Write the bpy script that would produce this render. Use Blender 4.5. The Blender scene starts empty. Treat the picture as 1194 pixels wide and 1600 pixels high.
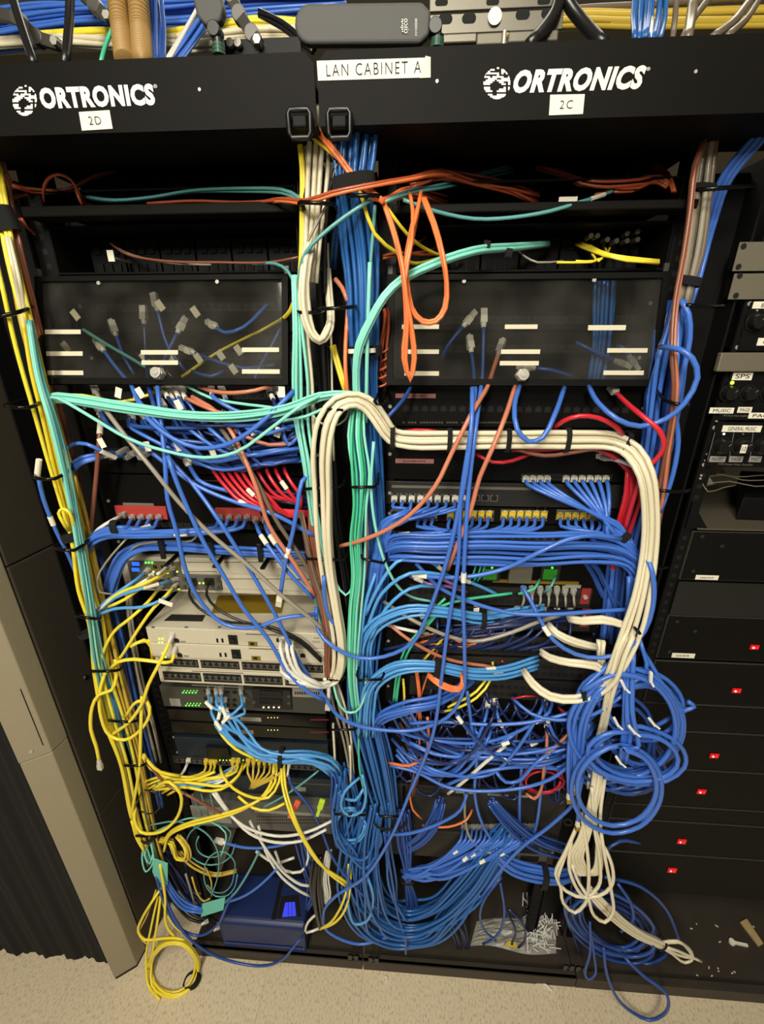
import bpy, bmesh, math, random
import numpy as np
from mathutils import Vector

# ------------------------------------------------------------------ camera
F = 674.0; CX, CY = 597.0, 800.0
CAM = np.array([0.11, -0.835, 1.872])
_n = np.array([3., 1680., F]); _n /= np.linalg.norm(_n)
_x = np.array([11500., 250., -F]); _x /= np.linalg.norm(_x)
_x -= _n * (_x @ _n); _x /= np.linalg.norm(_x)
_z = -_n; _y = np.cross(_z, _x)
M = np.array([_x, _y, _z])                      # world = M @ cam(x right, y down, z forward)
sc = bpy.context.scene
cd = bpy.data.cameras.new('camera'); cam = bpy.data.objects.new('camera', cd)
sc.collection.objects.link(cam); sc.camera = cam
cd.sensor_fit = 'AUTO'; cd.sensor_width = 36.0; cd.lens = F / 1600.0 * 36.0
cd.clip_start = 0.01; cd.clip_end = 50
from mathutils import Matrix
R3 = Matrix([[M[i][0], -M[i][1], -M[i][2]] for i in range(3)])
cam.matrix_world = Matrix.Translation(Vector(CAM)) @ R3.to_4x4()

# ------------------------------------------------------------------ light
w = bpy.data.worlds.new('room_ambient'); sc.world = w; w.use_nodes = True
w.node_tree.nodes['Background'].inputs[0].default_value = (0.9, 0.85, 0.75, 1)
w.node_tree.nodes['Background'].inputs[1].default_value = 0.11
sc.view_settings.view_transform = 'Standard'; sc.view_settings.look = 'None'
sc.view_settings.exposure = 0.0; sc.view_settings.gamma = 1.0
def area_light(name, loc, target, sx, sy, power, col):
    l = bpy.data.lights.new(name, 'AREA'); l.shape = 'RECTANGLE'; l.size = sx; l.size_y = sy
    l.energy = power; l.color = col
    o = bpy.data.objects.new(name, l); sc.collection.objects.link(o); o.location = loc
    o.rotation_euler = (Vector(target) - Vector(loc)).to_track_quat('-Z', 'Y').to_euler()
    return o
area_light('ceiling_troffer', (-0.05, -1.22, 2.96), (0.0, -0.55, 0.6), 1.0, 0.6, 42, (1.0, 0.94, 0.80))
area_light('front_fill', (-0.35, -2.3, 2.96), (0.05, -0.6, 0.3), 0.42, 1.2, 100, (1.0, 0.94, 0.80))  # unseen fill added to brighten the floor, set clear of the covers' reflections
area_light('rear_troffer', (0.1, 0.62, 2.96), (0.0, 0.4, 0.0), 1.6, 0.4, 13, (1.0, 0.94, 0.80))

# ------------------------------------------------------------------ helpers
def at(px, py, Y):
    d = M @ np.array([(px - CX) / F, (py - CY) / F, 1.0]); t = (Y - CAM[1]) / d[1]
    return CAM + t * d
def onz(px, py, Z):
    d = M @ np.array([(px - CX) / F, (py - CY) / F, 1.0]); t = (Z - CAM[2]) / d[2]
    return CAM + t * d
def pxm(p):                                      # metres per pixel at a point
    return float((p - CAM) @ M[:, 2]) / F

MATS = {}
def mat(key, col, rough=0.5, metal=0.0, noise=0.0, nscale=40, emit=0.0, coat=0.0, bump=0.0, spec=0.5, emcol=None):
    m = bpy.data.materials.new(key); m.use_nodes = True; nt = m.node_tree
    b = nt.nodes['Principled BSDF']
    c = tuple(((v / 255) / 12.92 if v / 255 <= 0.04045 else ((v / 255 + 0.055) / 1.055) ** 2.4) for v in col)
    b.inputs['Base Color'].default_value = (*c, 1); b.inputs['Roughness'].default_value = rough
    b.inputs['Metallic'].default_value = metal; b.inputs['Specular IOR Level'].default_value = spec
    b.inputs['Coat Weight'].default_value = coat
    if emit:
        e = c if emcol is None else emcol
        b.inputs['Emission Color'].default_value = (*e, 1); b.inputs['Emission Strength'].default_value = emit
    if noise or bump:
        tc = nt.nodes.new('ShaderNodeTexCoord'); n = nt.nodes.new('ShaderNodeTexNoise')
        n.inputs['Scale'].default_value = nscale; n.inputs['Detail'].default_value = 4
        nt.links.new(tc.outputs['Object'], n.inputs['Vector'])
        if noise:
            r = nt.nodes.new('ShaderNodeMapRange'); r.inputs[3].default_value = 1 - noise; r.inputs[4].default_value = 1 + noise
            nt.links.new(n.outputs['Fac'], r.inputs[0])
            mx = nt.nodes.new('ShaderNodeMix'); mx.data_type = 'RGBA'; mx.blend_type = 'MULTIPLY'; mx.inputs[0].default_value = 1
            mx.inputs[6].default_value = (*c, 1); nt.links.new(r.outputs[0], mx.inputs[7]); nt.links.new(mx.outputs[2], b.inputs['Base Color'])
        if bump:
            bp = nt.nodes.new('ShaderNodeBump'); bp.inputs['Strength'].default_value = bump; bp.inputs['Distance'].default_value = 0.002
            nt.links.new(n.outputs['Fac'], bp.inputs['Height']); nt.links.new(bp.outputs['Normal'], b.inputs['Normal'])
    MATS[key] = m; return m

def link(name, verts, faces, mats, parent=None, loc=None, smooth=False, fm=None):
    me = bpy.data.meshes.new(name)
    if loc is None: loc = (0, 0, 0) if parent is None else None
    base = np.zeros(3)
    if parent is not None: base = np.array(parent['_o'])
    elif loc is not None: base = np.array(loc, float)
    V = np.asarray(verts, float) - base
    me.from_pydata(V.tolist(), [], faces)
    if not isinstance(mats, (list, tuple)): mats = [mats]
    for m in mats: me.materials.append(MATS[m] if isinstance(m, str) else m)
    if fm is not None: me.polygons.foreach_set('material_index', fm)
    if smooth: me.polygons.foreach_set('use_smooth', [True] * len(me.polygons))
    me.update()
    o = bpy.data.objects.new(name, me); sc.collection.objects.link(o)
    if parent is not None: o.parent = parent
    else: o.location = base.tolist()
    o['_o'] = base.tolist()
    return o
def tag(o, label, cat, group=None, kind=None):
    if label: o['label'] = label
    if cat: o['category'] = cat
    if group: o['group'] = group
    if kind: o['kind'] = kind
    return o
def thing(name, loc, label, cat, group=None):
    o = bpy.data.objects.new(name, None); sc.collection.objects.link(o)
    o.empty_display_size = 0.02; o.location = [float(v) for v in loc]; o['_o'] = [float(v) for v in loc]
    return tag(o, label, cat, group)

class B:
    def __init__(s): s.v = []; s.f = []; s.m = []
    def box(s, x0, x1, y0, y1, z0, z1, m=0):
        if x0 > x1: x0, x1 = x1, x0
        if y0 > y1: y0, y1 = y1, y0
        if z0 > z1: z0, z1 = z1, z0
        k = len(s.v)
        s.v += [(x, y, z) for z in (z0, z1) for (x, y) in ((x0, y0), (x1, y0), (x1, y1), (x0, y1))]
        s.f += [(k+3, k+2, k+1, k), (k+4, k+5, k+6, k+7)] + [(k+i, k+(i+1) % 4, k+4+(i+1) % 4, k+4+i) for i in range(4)]
        s.m += [m] * 6; return s
    def pbox(s, px0, py0, px1, py1, Y, th, m=0):            # box whose front face sits on plane Y, th deep away from the room
        pm, pt, pb = at((px0+px1)/2, (py0+py1)/2, Y), at((px0+px1)/2, py0, Y), at((px0+px1)/2, py1, Y)
        a, b = at(px0, (py0+py1)/2, Y), at(px1, (py0+py1)/2, Y)
        return s.box(a[0], b[0], Y, Y + th, pb[2], pt[2], m)
    def prism(s, poly, vec, m=0):                           # polygon (list of 3-vectors) extruded by vec
        k = len(s.v); n = len(poly); vec = np.array(vec, float)
        s.v += [tuple(p) for p in poly] + [tuple(np.array(p) + vec) for p in poly]
        s.f += [tuple(range(k, k+n)), tuple(range(k+2*n-1, k+n-1, -1))] + [(k+i, k+n+i, k+n+(i+1) % n, k+(i+1) % n) for i in range(n)]
        s.m += [m] * (n + 2); return s
    def cyl(s, c, ax, r, h, n=16, r2=None, m=0):            # from c along ax for h
        c = np.array(c, float); ax = np.array(ax, float); ax /= np.linalg.norm(ax); r2 = r if r2 is None else r2
        u = np.cross(ax, (0, 0, 1.0) if abs(ax[2]) < .9 else (1.0, 0, 0)); u /= np.linalg.norm(u); v = np.cross(ax, u)
        k = len(s.v)
        for cc, rr in ((c, r), (c + ax * h, r2)):
            for i in range(n):
                a = 2*math.pi*i/n; s.v.append(tuple(cc + rr*(math.cos(a)*u + math.sin(a)*v)))
        s.f += [tuple(range(k+n-1, k-1, -1)), tuple(range(k+n, k+2*n))] + [(k+i, k+(i+1) % n, k+n+(i+1) % n, k+n+i) for i in range(n)]
        s.m += [m] * (n + 2); return s
    def obox(s, c, d, up, l, wd, h, m=0):                   # oriented box: starts at c, runs l along d, wd across, h along up
        c = np.array(c, float); d = np.array(d, float); d /= np.linalg.norm(d); up = np.array(up, float)
        sd = np.cross(d, up); nn = np.linalg.norm(sd); sd = sd / nn if nn > 1e-6 else np.array([1., 0, 0]); up = np.cross(sd, d)
        k = len(s.v)
        for t in (0, l):
            for (a, b) in ((-1, -1), (1, -1), (1, 1), (-1, 1)): s.v.append(tuple(c + d*t + sd*a*wd/2 + up*b*h/2))
        s.f += [(k+3, k+2, k+1, k), (k+4, k+5, k+6, k+7)] + [(k+i, k+(i+1) % 4, k+4+(i+1) % 4, k+4+i) for i in range(4)]
        s.m += [m] * 6; return s
    def tube(s, P, r, n=7, closed=False, m=0, rad=None):
        P = np.asarray(P, float); L = len(P)
        T = np.empty_like(P)
        if closed: T = np.roll(P, -1, 0) - np.roll(P, 1, 0)
        else: T[1:-1] = P[2:] - P[:-2]; T[0] = P[1] - P[0]; T[-1] = P[-1] - P[-2]
        T /= (np.linalg.norm(T, axis=1)[:, None] + 1e-12)
        u = np.cross(T[0], (0, 1.0, 0.13)); u /= np.linalg.norm(u) + 1e-12
        k = len(s.v); ca = [(math.cos(2*math.pi*i/n), math.sin(2*math.pi*i/n)) for i in range(n)]
        for i in range(L):
            u = u - T[i] * (u @ T[i]); u /= np.linalg.norm(u) + 1e-12
            v = np.cross(T[i], u); rr = r if rad is None else rad[i]
            for c, sn in ca: s.v.append(tuple(P[i] + rr * (c*u + sn*v)))
        nr = L if closed else L - 1
        for i in range(nr):
            a, b = k + i*n, k + ((i+1) % L)*n
            for j in range(n): s.f.append((a+j, a+(j+1) % n, b+(j+1) % n, b+j))
        cnt = nr * n
        if not closed:
            s.f += [tuple(range(k+n-1, k-1, -1)), tuple(range(k+(L-1)*n, k+L*n))]; cnt += 2
        s.m += [m] * cnt; return s
    def link(s, name, mats, parent=None, loc=None, smooth=False, bevel=0.0, seg=2):
        if bevel:
            bm = bmesh.new(); vs = [bm.verts.new(v) for v in s.v]
            for f, mi in zip(s.f, s.m):
                ff = bm.faces.new([vs[i] for i in f]); ff.material_index = mi
            bmesh.ops.recalc_face_normals(bm, faces=bm.faces)
            bmesh.ops.bevel(bm, geom=[e for e in bm.edges if e.is_manifold and e.calc_face_angle() > 0.5], offset=bevel, segments=seg, affect='EDGES', profile=0.5)
            bm.verts.index_update()
            V = [tuple(v.co) for v in bm.verts]; Fc = [tuple(v.index for v in f.verts) for f in bm.faces]; fm = [f.material_index for f in bm.faces]
            bm.free(); return link(name, V, Fc, mats, parent, loc, smooth, fm)
        if loc is None and parent is None:
            a = np.array(s.v); loc = ((a[:, 0].min()+a[:, 0].max())/2, (a[:, 1].min()+a[:, 1].max())/2, a[:, 2].min())
        return link(name, s.v, s.f, mats, parent, loc, smooth, s.m)

def parse(path):
    """'x,y,d[,w] x,y ...' pixel, depth of the plane it lies on in cm (kept from the one before), half width in pixels"""
    out = []; d = 0.0; wd = 0.0
    for tkn in path.split():
        q = [float(v) for v in tkn.split(',')]
        if len(q) > 2: d = q[2]
        if len(q) > 3: wd = q[3]
        p = at(q[0], q[1], d / 100.0)
        if p[2] < .006: p = onz(q[0], q[1], .006)      # reaches the floor: lies on it
        out.append((p, wd))
    return [p for p, _ in out], [b for _, b in out]
def smooth_path(P, step=0.018):
    P = [np.array(p, float) for p in P]
    if len(P) == 2:
        n = max(2, int(np.linalg.norm(P[1]-P[0]) / 0.04)); return np.array([P[0] + (P[1]-P[0])*i/n for i in range(n+1)])
    Q = [2*P[0]-P[1]] + P + [2*P[-1]-P[-2]]; out = []
    for i in range(1, len(Q)-2):
        p0, p1, p2, p3 = Q[i-1:i+3]
        d1, d2, d3 = [max(np.linalg.norm(b-a), 1e-5) ** 0.5 for a, b in ((p0, p1), (p1, p2), (p2, p3))]
        m1 = (p1-p0)/d1 - (p2-p0)/(d1+d2) + (p2-p1)/d2; m2 = (p2-p1)/d2 - (p3-p1)/(d2+d3) + (p3-p2)/d3
        m1 *= d2; m2 *= d2
        n = max(2, min(14, int(np.linalg.norm(p2-p1) / step)))
        for j in range(n):
            t = j/n; t2 = t*t; t3 = t2*t
            out.append((2*t3-3*t2+1)*p1 + (t3-2*t2+t)*m1 + (-2*t3+3*t2)*p2 + (t3-t2)*m2)
    out.append(P[-1]); return np.array(out)

KIND = {}
def kind(key, name, cat, m, r): KIND[key] = (name, cat, m, r)
def plug_on(o, P, end, style):
    """connector on a cord's end: rj = clear plug in a boot, wh = white boot and plug, lc = small fibre connector"""
    p, q = (P[0], P[min(2, len(P)-1)]) if end == 's' else (P[-1], P[max(-3, -len(P))])
    d = p - q; d /= np.linalg.norm(d) + 1e-9; up = (0, 0, 1.0) if abs(d[2]) < .85 else (0, 1.0, 0)
    if style == 'lc':
        B().obox(p, d, up, 0.016, 0.007, 0.007).link('connector', 'beige_plastic', o); return
    boot, body = {'rj': ('clear_plastic', 'clear_plastic'), 'wh': ('white_boot', 'clear_plastic'), 'ye': ('yellow_boot', 'clear_plastic'), 'gr': ('grey_boot', 'clear_plastic'), 'rd': ('red_boot', 'clear_plastic'), 'wo': ('white_boot', 'gold_plug')}[style]
    b = B().cyl(p - d*0.008, d, 0.0042, 0.008, 8, 0.0054)
    if style in ('rj', 'wo', 'rd'): b.cyl(p, d, .0054, .010, 8, .006)
    else: b.obox(p, d, up, .013, .0118, .0105)
    b.link('boot', boot, o)
    b = B().obox(p + d*0.010, d, up, 0.016, 0.0116, 0.008).obox(p + d*0.008 + np.array(up)*0.0055, d, up, 0.016, 0.0035, 0.0015)
    b.link('plug', body, o)
def sleeve(o, P, t, L, r, m='paper'):
    k = int(t * (len(P)-1)); k = min(max(k, 1), len(P)-2); d = P[k+1]-P[k-1]; d /= np.linalg.norm(d)
    B().cyl(P[k]-d*L/2, d, r*1.22, L, 9).link('label_sleeve', m, o)
def make_cord(key, P, label, group=None, r=None, ends='', sl=None, n=7, name=None):
    nm, cat, m, r0 = KIND[key]; r = r or r0
    P = smooth_path(P)
    o = tag(B().tube(P, r, n).link(name or nm, m, loc=P[len(P)//2], smooth=True), label, cat, group)
    if ends:
        a, b = ends.split('/') if '/' in ends else (ends, '')
        if a: plug_on(o, P, 's', a)
        if b: plug_on(o, P, 'e', b)
    for t, L in (sl or []): sleeve(o, P, t, L, r)
    return o
def S(key, path, label, r=None, ends='', sl=None, group=None, name=None):
    P, _ = parse(path); return make_cord(key, P, label, group, r, ends, sl, name=name)
def BN(n, key, path, label, group, r=None, seed=0, jit=0.18, twist=0.5, flat=0.6, ends='', sl=None, endj=0.0):
    """n cords side by side along one run"""
    P, W = parse(path); rnd = random.Random(seed * 7 + n + len(path)); L = len(P)
    keys = key.split('+'); made = []
    T = [P[min(i+1, L-1)] - P[max(i-1, 0)] for i in range(L)]
    for k in range(n):
        ra = math.sqrt((k + 0.5) / n); th = k * 2.39996 + rnd.uniform(-.3, .3); tw = rnd.uniform(-twist, twist); Q = []
        for i in range(L):
            t = T[i] / (np.linalg.norm(T[i]) + 1e-9); u = np.cross(t, (0, 1.0, 0)); nu = np.linalg.norm(u); u = u/nu if nu > .05 else np.array([1., 0, 0])
            a = th + tw * i; rr = ra * (1 + rnd.uniform(-jit, jit)); hw = W[i] * pxm(P[i])
            q = P[i] + hw * rr * (math.cos(a) * u + flat * math.sin(a) * np.array([0, 1.0, 0]))
            if endj and i in (0, L-1): q = q + t * rnd.uniform(-endj, endj)
            Q.append(q)
        made.append(make_cord(keys[k % len(keys)], Q, label if len(keys) == 1 else label.replace('*', COLN[keys[k % len(keys)]]), group if len(keys) == 1 else COLN[keys[k % len(keys)]] + ' ' + group, r, ends,
                              [(min(.95, max(.03, t + rnd.uniform(-.06, .06))), l) for t, l in (sl or []) if k % 3 == 0]))
    return made
def FAN(starts, key, path, label, group, r=None, seed=0, ends='', lane=1.0, sl=None, via=(0, 14, 0), every=3, straight=False):
    """cords that leave single ports (pixel starts on plane d) and join one run"""
    P, W = parse(path); rnd = random.Random(seed + 5); n = len(starts); L = len(P)
    for k, (x, y, d) in enumerate(starts):
        s0 = at(x, y, d/100); Q = [s0, at(x + via[0]*.5, y + via[1]*.6, d/100 - 0.022), at(x + via[0], y + via[1]*1.2, d/100 - 0.038 + via[2]/100)]
        t0 = (k + .5) / n * 2 - 1
        for i in range(L):
            t = P[min(i+1, L-1)] - P[max(i-1, 0)]; t /= np.linalg.norm(t) + 1e-9
            u = np.cross(t, (0, 1.0, 0)); u /= np.linalg.norm(u) + 1e-9; hw = W[i] * pxm(P[i])
            q = P[i] + hw * (t0 * lane * u + rnd.uniform(-.5, .5) * np.array([0, 1., 0]) + rnd.uniform(-.12, .12) * u)
            if straight and i == 0: Q.pop(); a = Q[-1]; Q += [a*.62 + q*.38 + np.array([0, -.012, 0]), a*.3 + q*.7 + np.array([0, -.008, 0])]
            Q.append(q)
        make_cord(key, Q, label, group, r, ends, [(min(.9, max(.05, t + rnd.uniform(-.05, .05))), l) for t, l in (sl or []) if k % every == every - 1])
def COIL(key, cx, cy, d, rx, ry, turns, label, r=None, ang=0, seed=0, jit=0.08, depth=2.0, head=None, tail=None, ends='', group=None, a0=0.0):
    rnd = random.Random(seed); P = []
    if head: P += parse(head)[0]
    N = int(turns * 10); ca, sa = math.cos(ang), math.sin(ang)
    ox = oy = 0.0; s1 = 1.0; dd = 0.0
    for i in range(N + 1):
        a = a0 + 2*math.pi*i/10
        if i % 10 == 0: ox, oy, s1, dd = rnd.uniform(-jit, jit)*rx, rnd.uniform(-jit, jit)*ry, 1 + rnd.uniform(-jit, jit)*1.6, rnd.uniform(-1, 1)
        x = rx*s1*math.cos(a) + ox; y = ry*s1*math.sin(a) + oy
        p = at(cx + ca*x - sa*y, cy + sa*x + ca*y, (d + depth*(i/N - .5) + dd*.5)/100)
        if p[2] < .005: p = onz(cx + ca*x - sa*y, cy + sa*x + ca*y, .005 + .004*(i/N))
        P.append(p)
    if tail: P += parse(tail)[0]
    return make_cord(key, P, label, group, r, ends)
def TIE(px, py, d, hw, ang, label, m='velcro', wd=0.014, dep=0.75, th=0.0022, cat='cable tie', name='cable_tie', group=None):
    """strap round a bundle: hw half width in px, ang = direction of the bundle in the picture plane (deg, 0 = runs along X)"""
    c = at(px, py, d/100)
    if c[2] < .008: c = onz(px, py, .008)
    h = hw * pxm(c); a = math.radians(ang)
    t = np.array([math.cos(a), 0, -math.sin(a)]); u = np.cross(t, (0, 1.0, 0)); yv = np.array([0, 1., 0]); N = 20
    b = B(); 
    for rr in (1.0, 1.0 + th / max(h, 1e-4)):
        for s0 in (-.5, .5):
            for i in range(N):
                q = 2*math.pi*i/N; cs, sn = math.cos(q), math.sin(q)
                cs = math.copysign(abs(cs)**.75, cs); sn = math.copysign(abs(sn)**.75, sn)
                b.v.append(tuple(c + h*rr*(cs*u + dep*sn*yv) + t*wd*s0))
    for i in range(N):
        j = (i+1) % N
        b.f += [(i, N+i, N+j, j), (2*N+i, 2*N+j, 3*N+j, 3*N+i), (i, j, 2*N+j, 2*N+i), (N+i, 3*N+i, 3*N+j, N+j)]
    b.m += [0] * (4*N)
    return tag(b.link(name, m, loc=c, smooth=False), label, cat, group)
def text(body, px0, py0, px1, py1, Y, m, parent, name='lettering', shear=0.0, bold=0.0, sp=1.0):
    cu = bpy.data.curves.new(name, 'FONT'); cu.body = body; cu.shear = shear; cu.offset = bold; cu.extrude = 0.0; cu.size = 1; cu.space_character = sp; cu.resolution_u = 3
    to = bpy.data.objects.new(name, cu); sc.collection.objects.link(to)
    dg = bpy.context.evaluated_depsgraph_get(); me = bpy.data.meshes.new_from_object(to.evaluated_get(dg))
    V = np.array([v.co[:] for v in me.vertices]); Fc = [tuple(p.vertices) for p in me.polygons]
    bpy.data.objects.remove(to); bpy.data.curves.remove(cu); bpy.data.meshes.remove(me)
    lo, hi = V.min(0), V.max(0); u = (V[:, 0]-lo[0])/(hi[0]-lo[0]); v = (V[:, 1]-lo[1])/max(hi[1]-lo[1], 1e-6)
    A, Bq, C0, D = at(px0, py1, Y), at(px1, py1, Y), at(px0, py0, Y), at(px1, py0, Y)
    x0, x1 = (A[0]+C0[0])/2, (Bq[0]+D[0])/2; z0, z1 = (A[2]+Bq[2])/2, (C0[2]+D[2])/2
    W = np.stack([x0 + u*(x1-x0), np.full(len(V), Y - 0.0006), z0 + v*(z1-z0)], 1)
    return link(name, W, Fc, m, parent)
# ------------------------------------------------------------------ materials
mat('black_steel', (9, 9, 9), 0.55, 0.0, spec=0.25, noise=0.15, nscale=30)
mat('black_paint', (14, 12.5, 10.5), 0.6, 0.0, spec=0.12, noise=0.1, nscale=60, bump=0.05)
mat('base_paint', (58, 52, 44), 0.5, noise=.25, nscale=14, spec=.3)
mat('gateway_grey', (66, 66, 58), 0.5)
mat('knob_metal', (44, 44, 42), 0.22, 0.6)
mat('black_gloss', (11, 11, 11), 0.25, 0.3)
mat('black_plastic', (13, 13, 13), 0.4)
mat('dark_hole', (4, 4, 4), 0.8)  # near-black faces stand in for the shade inside ports, slots and holes
mat('dark_grey', (34, 33, 31), 0.5)
mat('mid_grey', (92, 90, 84), 0.5)
mat('bracket_grey', (88, 86, 82), 0.45, 0.5)
mat('velcro', (14, 14, 14), 0.95)
mat('wire_black', (20, 20, 20), 0.16, 0.5)
mat('cream_metal', (206, 198, 176), 0.5, 0.1, noise=0.06, nscale=90)
mat('cream_top', (176, 170, 152), 0.5, 0.1, noise=0.06, nscale=50)
mat('steel', (100, 96, 86), 0.4, 0.6, noise=0.1, nscale=25)
mat('screw_steel', (186, 182, 172), 0.35, 0.25)
mat('silver_plate', (120, 114, 98), 0.5, 0.3, noise=0.05)
mat('paper', (240, 234, 214), 0.7)
mat('masking', (214, 206, 180), 0.75)
mat('pink_label', (170, 112, 108), 0.7)
mat('ink', (22, 22, 24), 0.8)
mat('white_ink', (236, 233, 222), 0.6)
mat('grey_ink', (110, 108, 100), 0.6)
mat('red_ink', (140, 40, 36), 0.6)
mat('beige_plastic', (150, 140, 120), 0.5)
mat('clear_plastic', (196, 192, 182), 0.2, spec=0.6)
mat('white_boot', (226, 222, 206), 0.45)
mat('yellow_boot', (226, 196, 60), 0.45)
mat('grey_boot', (150, 148, 140), 0.45)
mat('red_boot', (178, 44, 44), 0.45)
mat('gold_plug', (176, 142, 44), 0.3, 0.5)
mat('red_block', (176, 60, 52), 0.5)
mat('yellow_sticker', (128, 104, 26), 0.5, noise=0.1, nscale=120)
mat('led_green', (90, 255, 70), 0.4, emit=2.2)
mat('led_lime', (190, 255, 60), 0.4, emit=2.0)
mat('led_red', (255, 20, 34), 0.4, emit=2.2)
mat('red_lens', (190, 14, 24), 0.3, emit=.5)
mat('led_pink', (255, 150, 150), 0.4, emit=2.0)
mat('led_white', (255, 245, 215), 0.4, emit=1.4)
mat('led_amber', (255, 215, 130), 0.4, emit=1.2)
mat('lcd_blue', (60, 70, 235), 0.3, emit=0.5)
mat('led_blue', (50, 110, 255), 0.4, emit=1.2)
mat('green_lens', (40, 130, 30), 0.3, emit=0.15)
mat('modem_blue', (15, 35, 86), 0.42, noise=0.05)
mat('modem_blue_light', (26, 48, 112), 0.4)
mat('teal_chassis', (26, 38, 50), 0.45, 0.2)
mat('post_grey', (150, 140, 116), 0.55, noise=0.05, nscale=80)
mat('panel_dark', (58, 53, 44), 0.5, spec=.3, noise=0.06, nscale=40)
mat('panel_dark_edge', (128, 122, 108), 0.5)
mat('rubber', (14, 14, 14), 0.8)
mat('desk_grey', (84, 78, 64), 0.6, noise=0.12, nscale=160)
mat('wood', (186, 160, 112), 0.6, noise=0.15, nscale=60)
mat('teal_tape', (110, 200, 180), 0.6)
mat('orange_tag', (236, 96, 70), 0.45)
mat('lime_tag', (190, 228, 50), 0.45)
mat('conduit_tan', (164, 130, 74), 0.5)
mat('amp_face', (10, 9, 8), 0.6, spec=0.2, noise=0.1, nscale=80)
mat('amp_edge', (62, 60, 54), 0.5)
mat('tie_white', (232, 230, 222), 0.5)
mat('antenna_grey', (78, 78, 76), 0.65, bump=0.1, nscale=300)
mat('green_band', (40, 86, 66), 0.5)
mat('plastic_bag', (150, 147, 138), 0.35, bump=0.6, nscale=30)
for k, c in dict(j_blue=(66, 114, 206), j_mid=(40, 98, 168), j_light=(84, 158, 222), j_deep=(42, 78, 152), j_navy=(26, 42, 92), j_yellow=(246, 224, 62), j_gold=(204, 174, 66),  # j_mid takes in the heap's lower light; j_deep also serves blue in shade
                 j_aqua=(140, 222, 204), j_teal=(92, 158, 156), j_green=(74, 196, 150), j_cream=(228, 219, 190), j_white=(226, 224, 214), j_grey=(150, 143, 128), j_orange=(240, 126, 70), j_rust=(168, 78, 46),  # j_rust is further darkened for the shadow under the header
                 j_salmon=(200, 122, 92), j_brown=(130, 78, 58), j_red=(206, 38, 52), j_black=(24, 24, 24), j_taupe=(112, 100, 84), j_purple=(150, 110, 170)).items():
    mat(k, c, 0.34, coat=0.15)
# hinged covers: smoked acrylic
m = bpy.data.materials.new('smoked_acrylic'); m.use_nodes = True; nt = m.node_tree; MATS['smoked_acrylic'] = m
for n_ in list(nt.nodes):
    if n_.type != 'OUTPUT_MATERIAL': nt.nodes.remove(n_)
out = nt.nodes['Material Output']; tr = nt.nodes.new('ShaderNodeBsdfTransparent'); tr.inputs[0].default_value = (0.80, 0.80, 0.78, 1)
gl = nt.nodes.new('ShaderNodeBsdfGlossy'); gl.inputs['Roughness'].default_value = 0.06; gl.inputs[0].default_value = (0.9, 0.9, 0.9, 1)
fr = nt.nodes.new('ShaderNodeFresnel'); fr.inputs[0].default_value = 1.49; mx = nt.nodes.new('ShaderNodeMixShader')
ge = nt.nodes.new('ShaderNodeNewGeometry'); sb = nt.nodes.new('ShaderNodeMath'); sb.operation = 'SUBTRACT'; sb.inputs[0].default_value = 1; nt.links.new(ge.outputs['Backfacing'], sb.inputs[1]); mu = nt.nodes.new('ShaderNodeMath'); mu.operation = 'MULTIPLY'; nt.links.new(fr.outputs[0], mu.inputs[0]); nt.links.new(sb.outputs[0], mu.inputs[1]); nt.links.new(mu.outputs[0], mx.inputs[0]);   # only the outer face mirrors the room
nt.links.new(tr.outputs[0], mx.inputs[1]); nt.links.new(gl.outputs[0], mx.inputs[2]); df = nt.nodes.new('ShaderNodeBsdfDiffuse'); df.inputs[0].default_value = (.5, .48, .44, 1); m2 = nt.nodes.new('ShaderNodeMixShader'); ns = nt.nodes.new('ShaderNodeTexNoise'); ns.inputs['Scale'].default_value = 9; tcc = nt.nodes.new('ShaderNodeTexCoord'); nt.links.new(tcc.outputs['Object'], ns.inputs['Vector'])
mr = nt.nodes.new('ShaderNodeMapRange'); mr.inputs[1].default_value = .35; mr.inputs[2].default_value = .75; mr.inputs[3].default_value = .01; mr.inputs[4].default_value = .055; nt.links.new(ns.outputs['Fac'], mr.inputs[0]); nt.links.new(mr.outputs[0], m2.inputs[0]); nt.links.new(mx.outputs[0], m2.inputs[1]); nt.links.new(df.outputs[0], m2.inputs[2]); nt.links.new(m2.outputs[0], out.inputs[0])
# floor: vinyl tile with short flecks
m = bpy.data.materials.new('vinyl_tile'); m.use_nodes = True; nt = m.node_tree; MATS['vinyl_tile'] = m; b_ = nt.nodes['Principled BSDF']; b_.inputs['Roughness'].default_value = 0.55
tc = nt.nodes.new('ShaderNodeTexCoord'); mp = nt.nodes.new('ShaderNodeMapping'); mp.inputs['Scale'].default_value = (230, 95, 60); nt.links.new(tc.outputs['Object'], mp.inputs[0])
n1 = nt.nodes.new('ShaderNodeTexNoise'); n1.inputs['Scale'].default_value = 1.0; n1.inputs['Detail'].default_value = 3; nt.links.new(mp.outputs[0], n1.inputs['Vector'])
cr = nt.nodes.new('ShaderNodeValToRGB'); e = cr.color_ramp.elements
e[0].position = 0.36; e[0].color = (0.52, 0.42, 0.275, 1); e[1].position = 0.45; e[1].color = (0.70, 0.58, 0.395, 1)
e2 = cr.color_ramp.elements.new(0.68); e2.color = (0.76, 0.64, 0.44, 1); nt.links.new(n1.outputs[0], cr.inputs[0])
br = nt.nodes.new('ShaderNodeTexBrick'); br.offset = 0; br.inputs['Scale'].default_value = 1.0; br.inputs['Brick Width'].default_value = 0.305; br.inputs['Row Height'].default_value = 0.305; br.inputs['Mortar Size'].default_value = 0.0007
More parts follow.
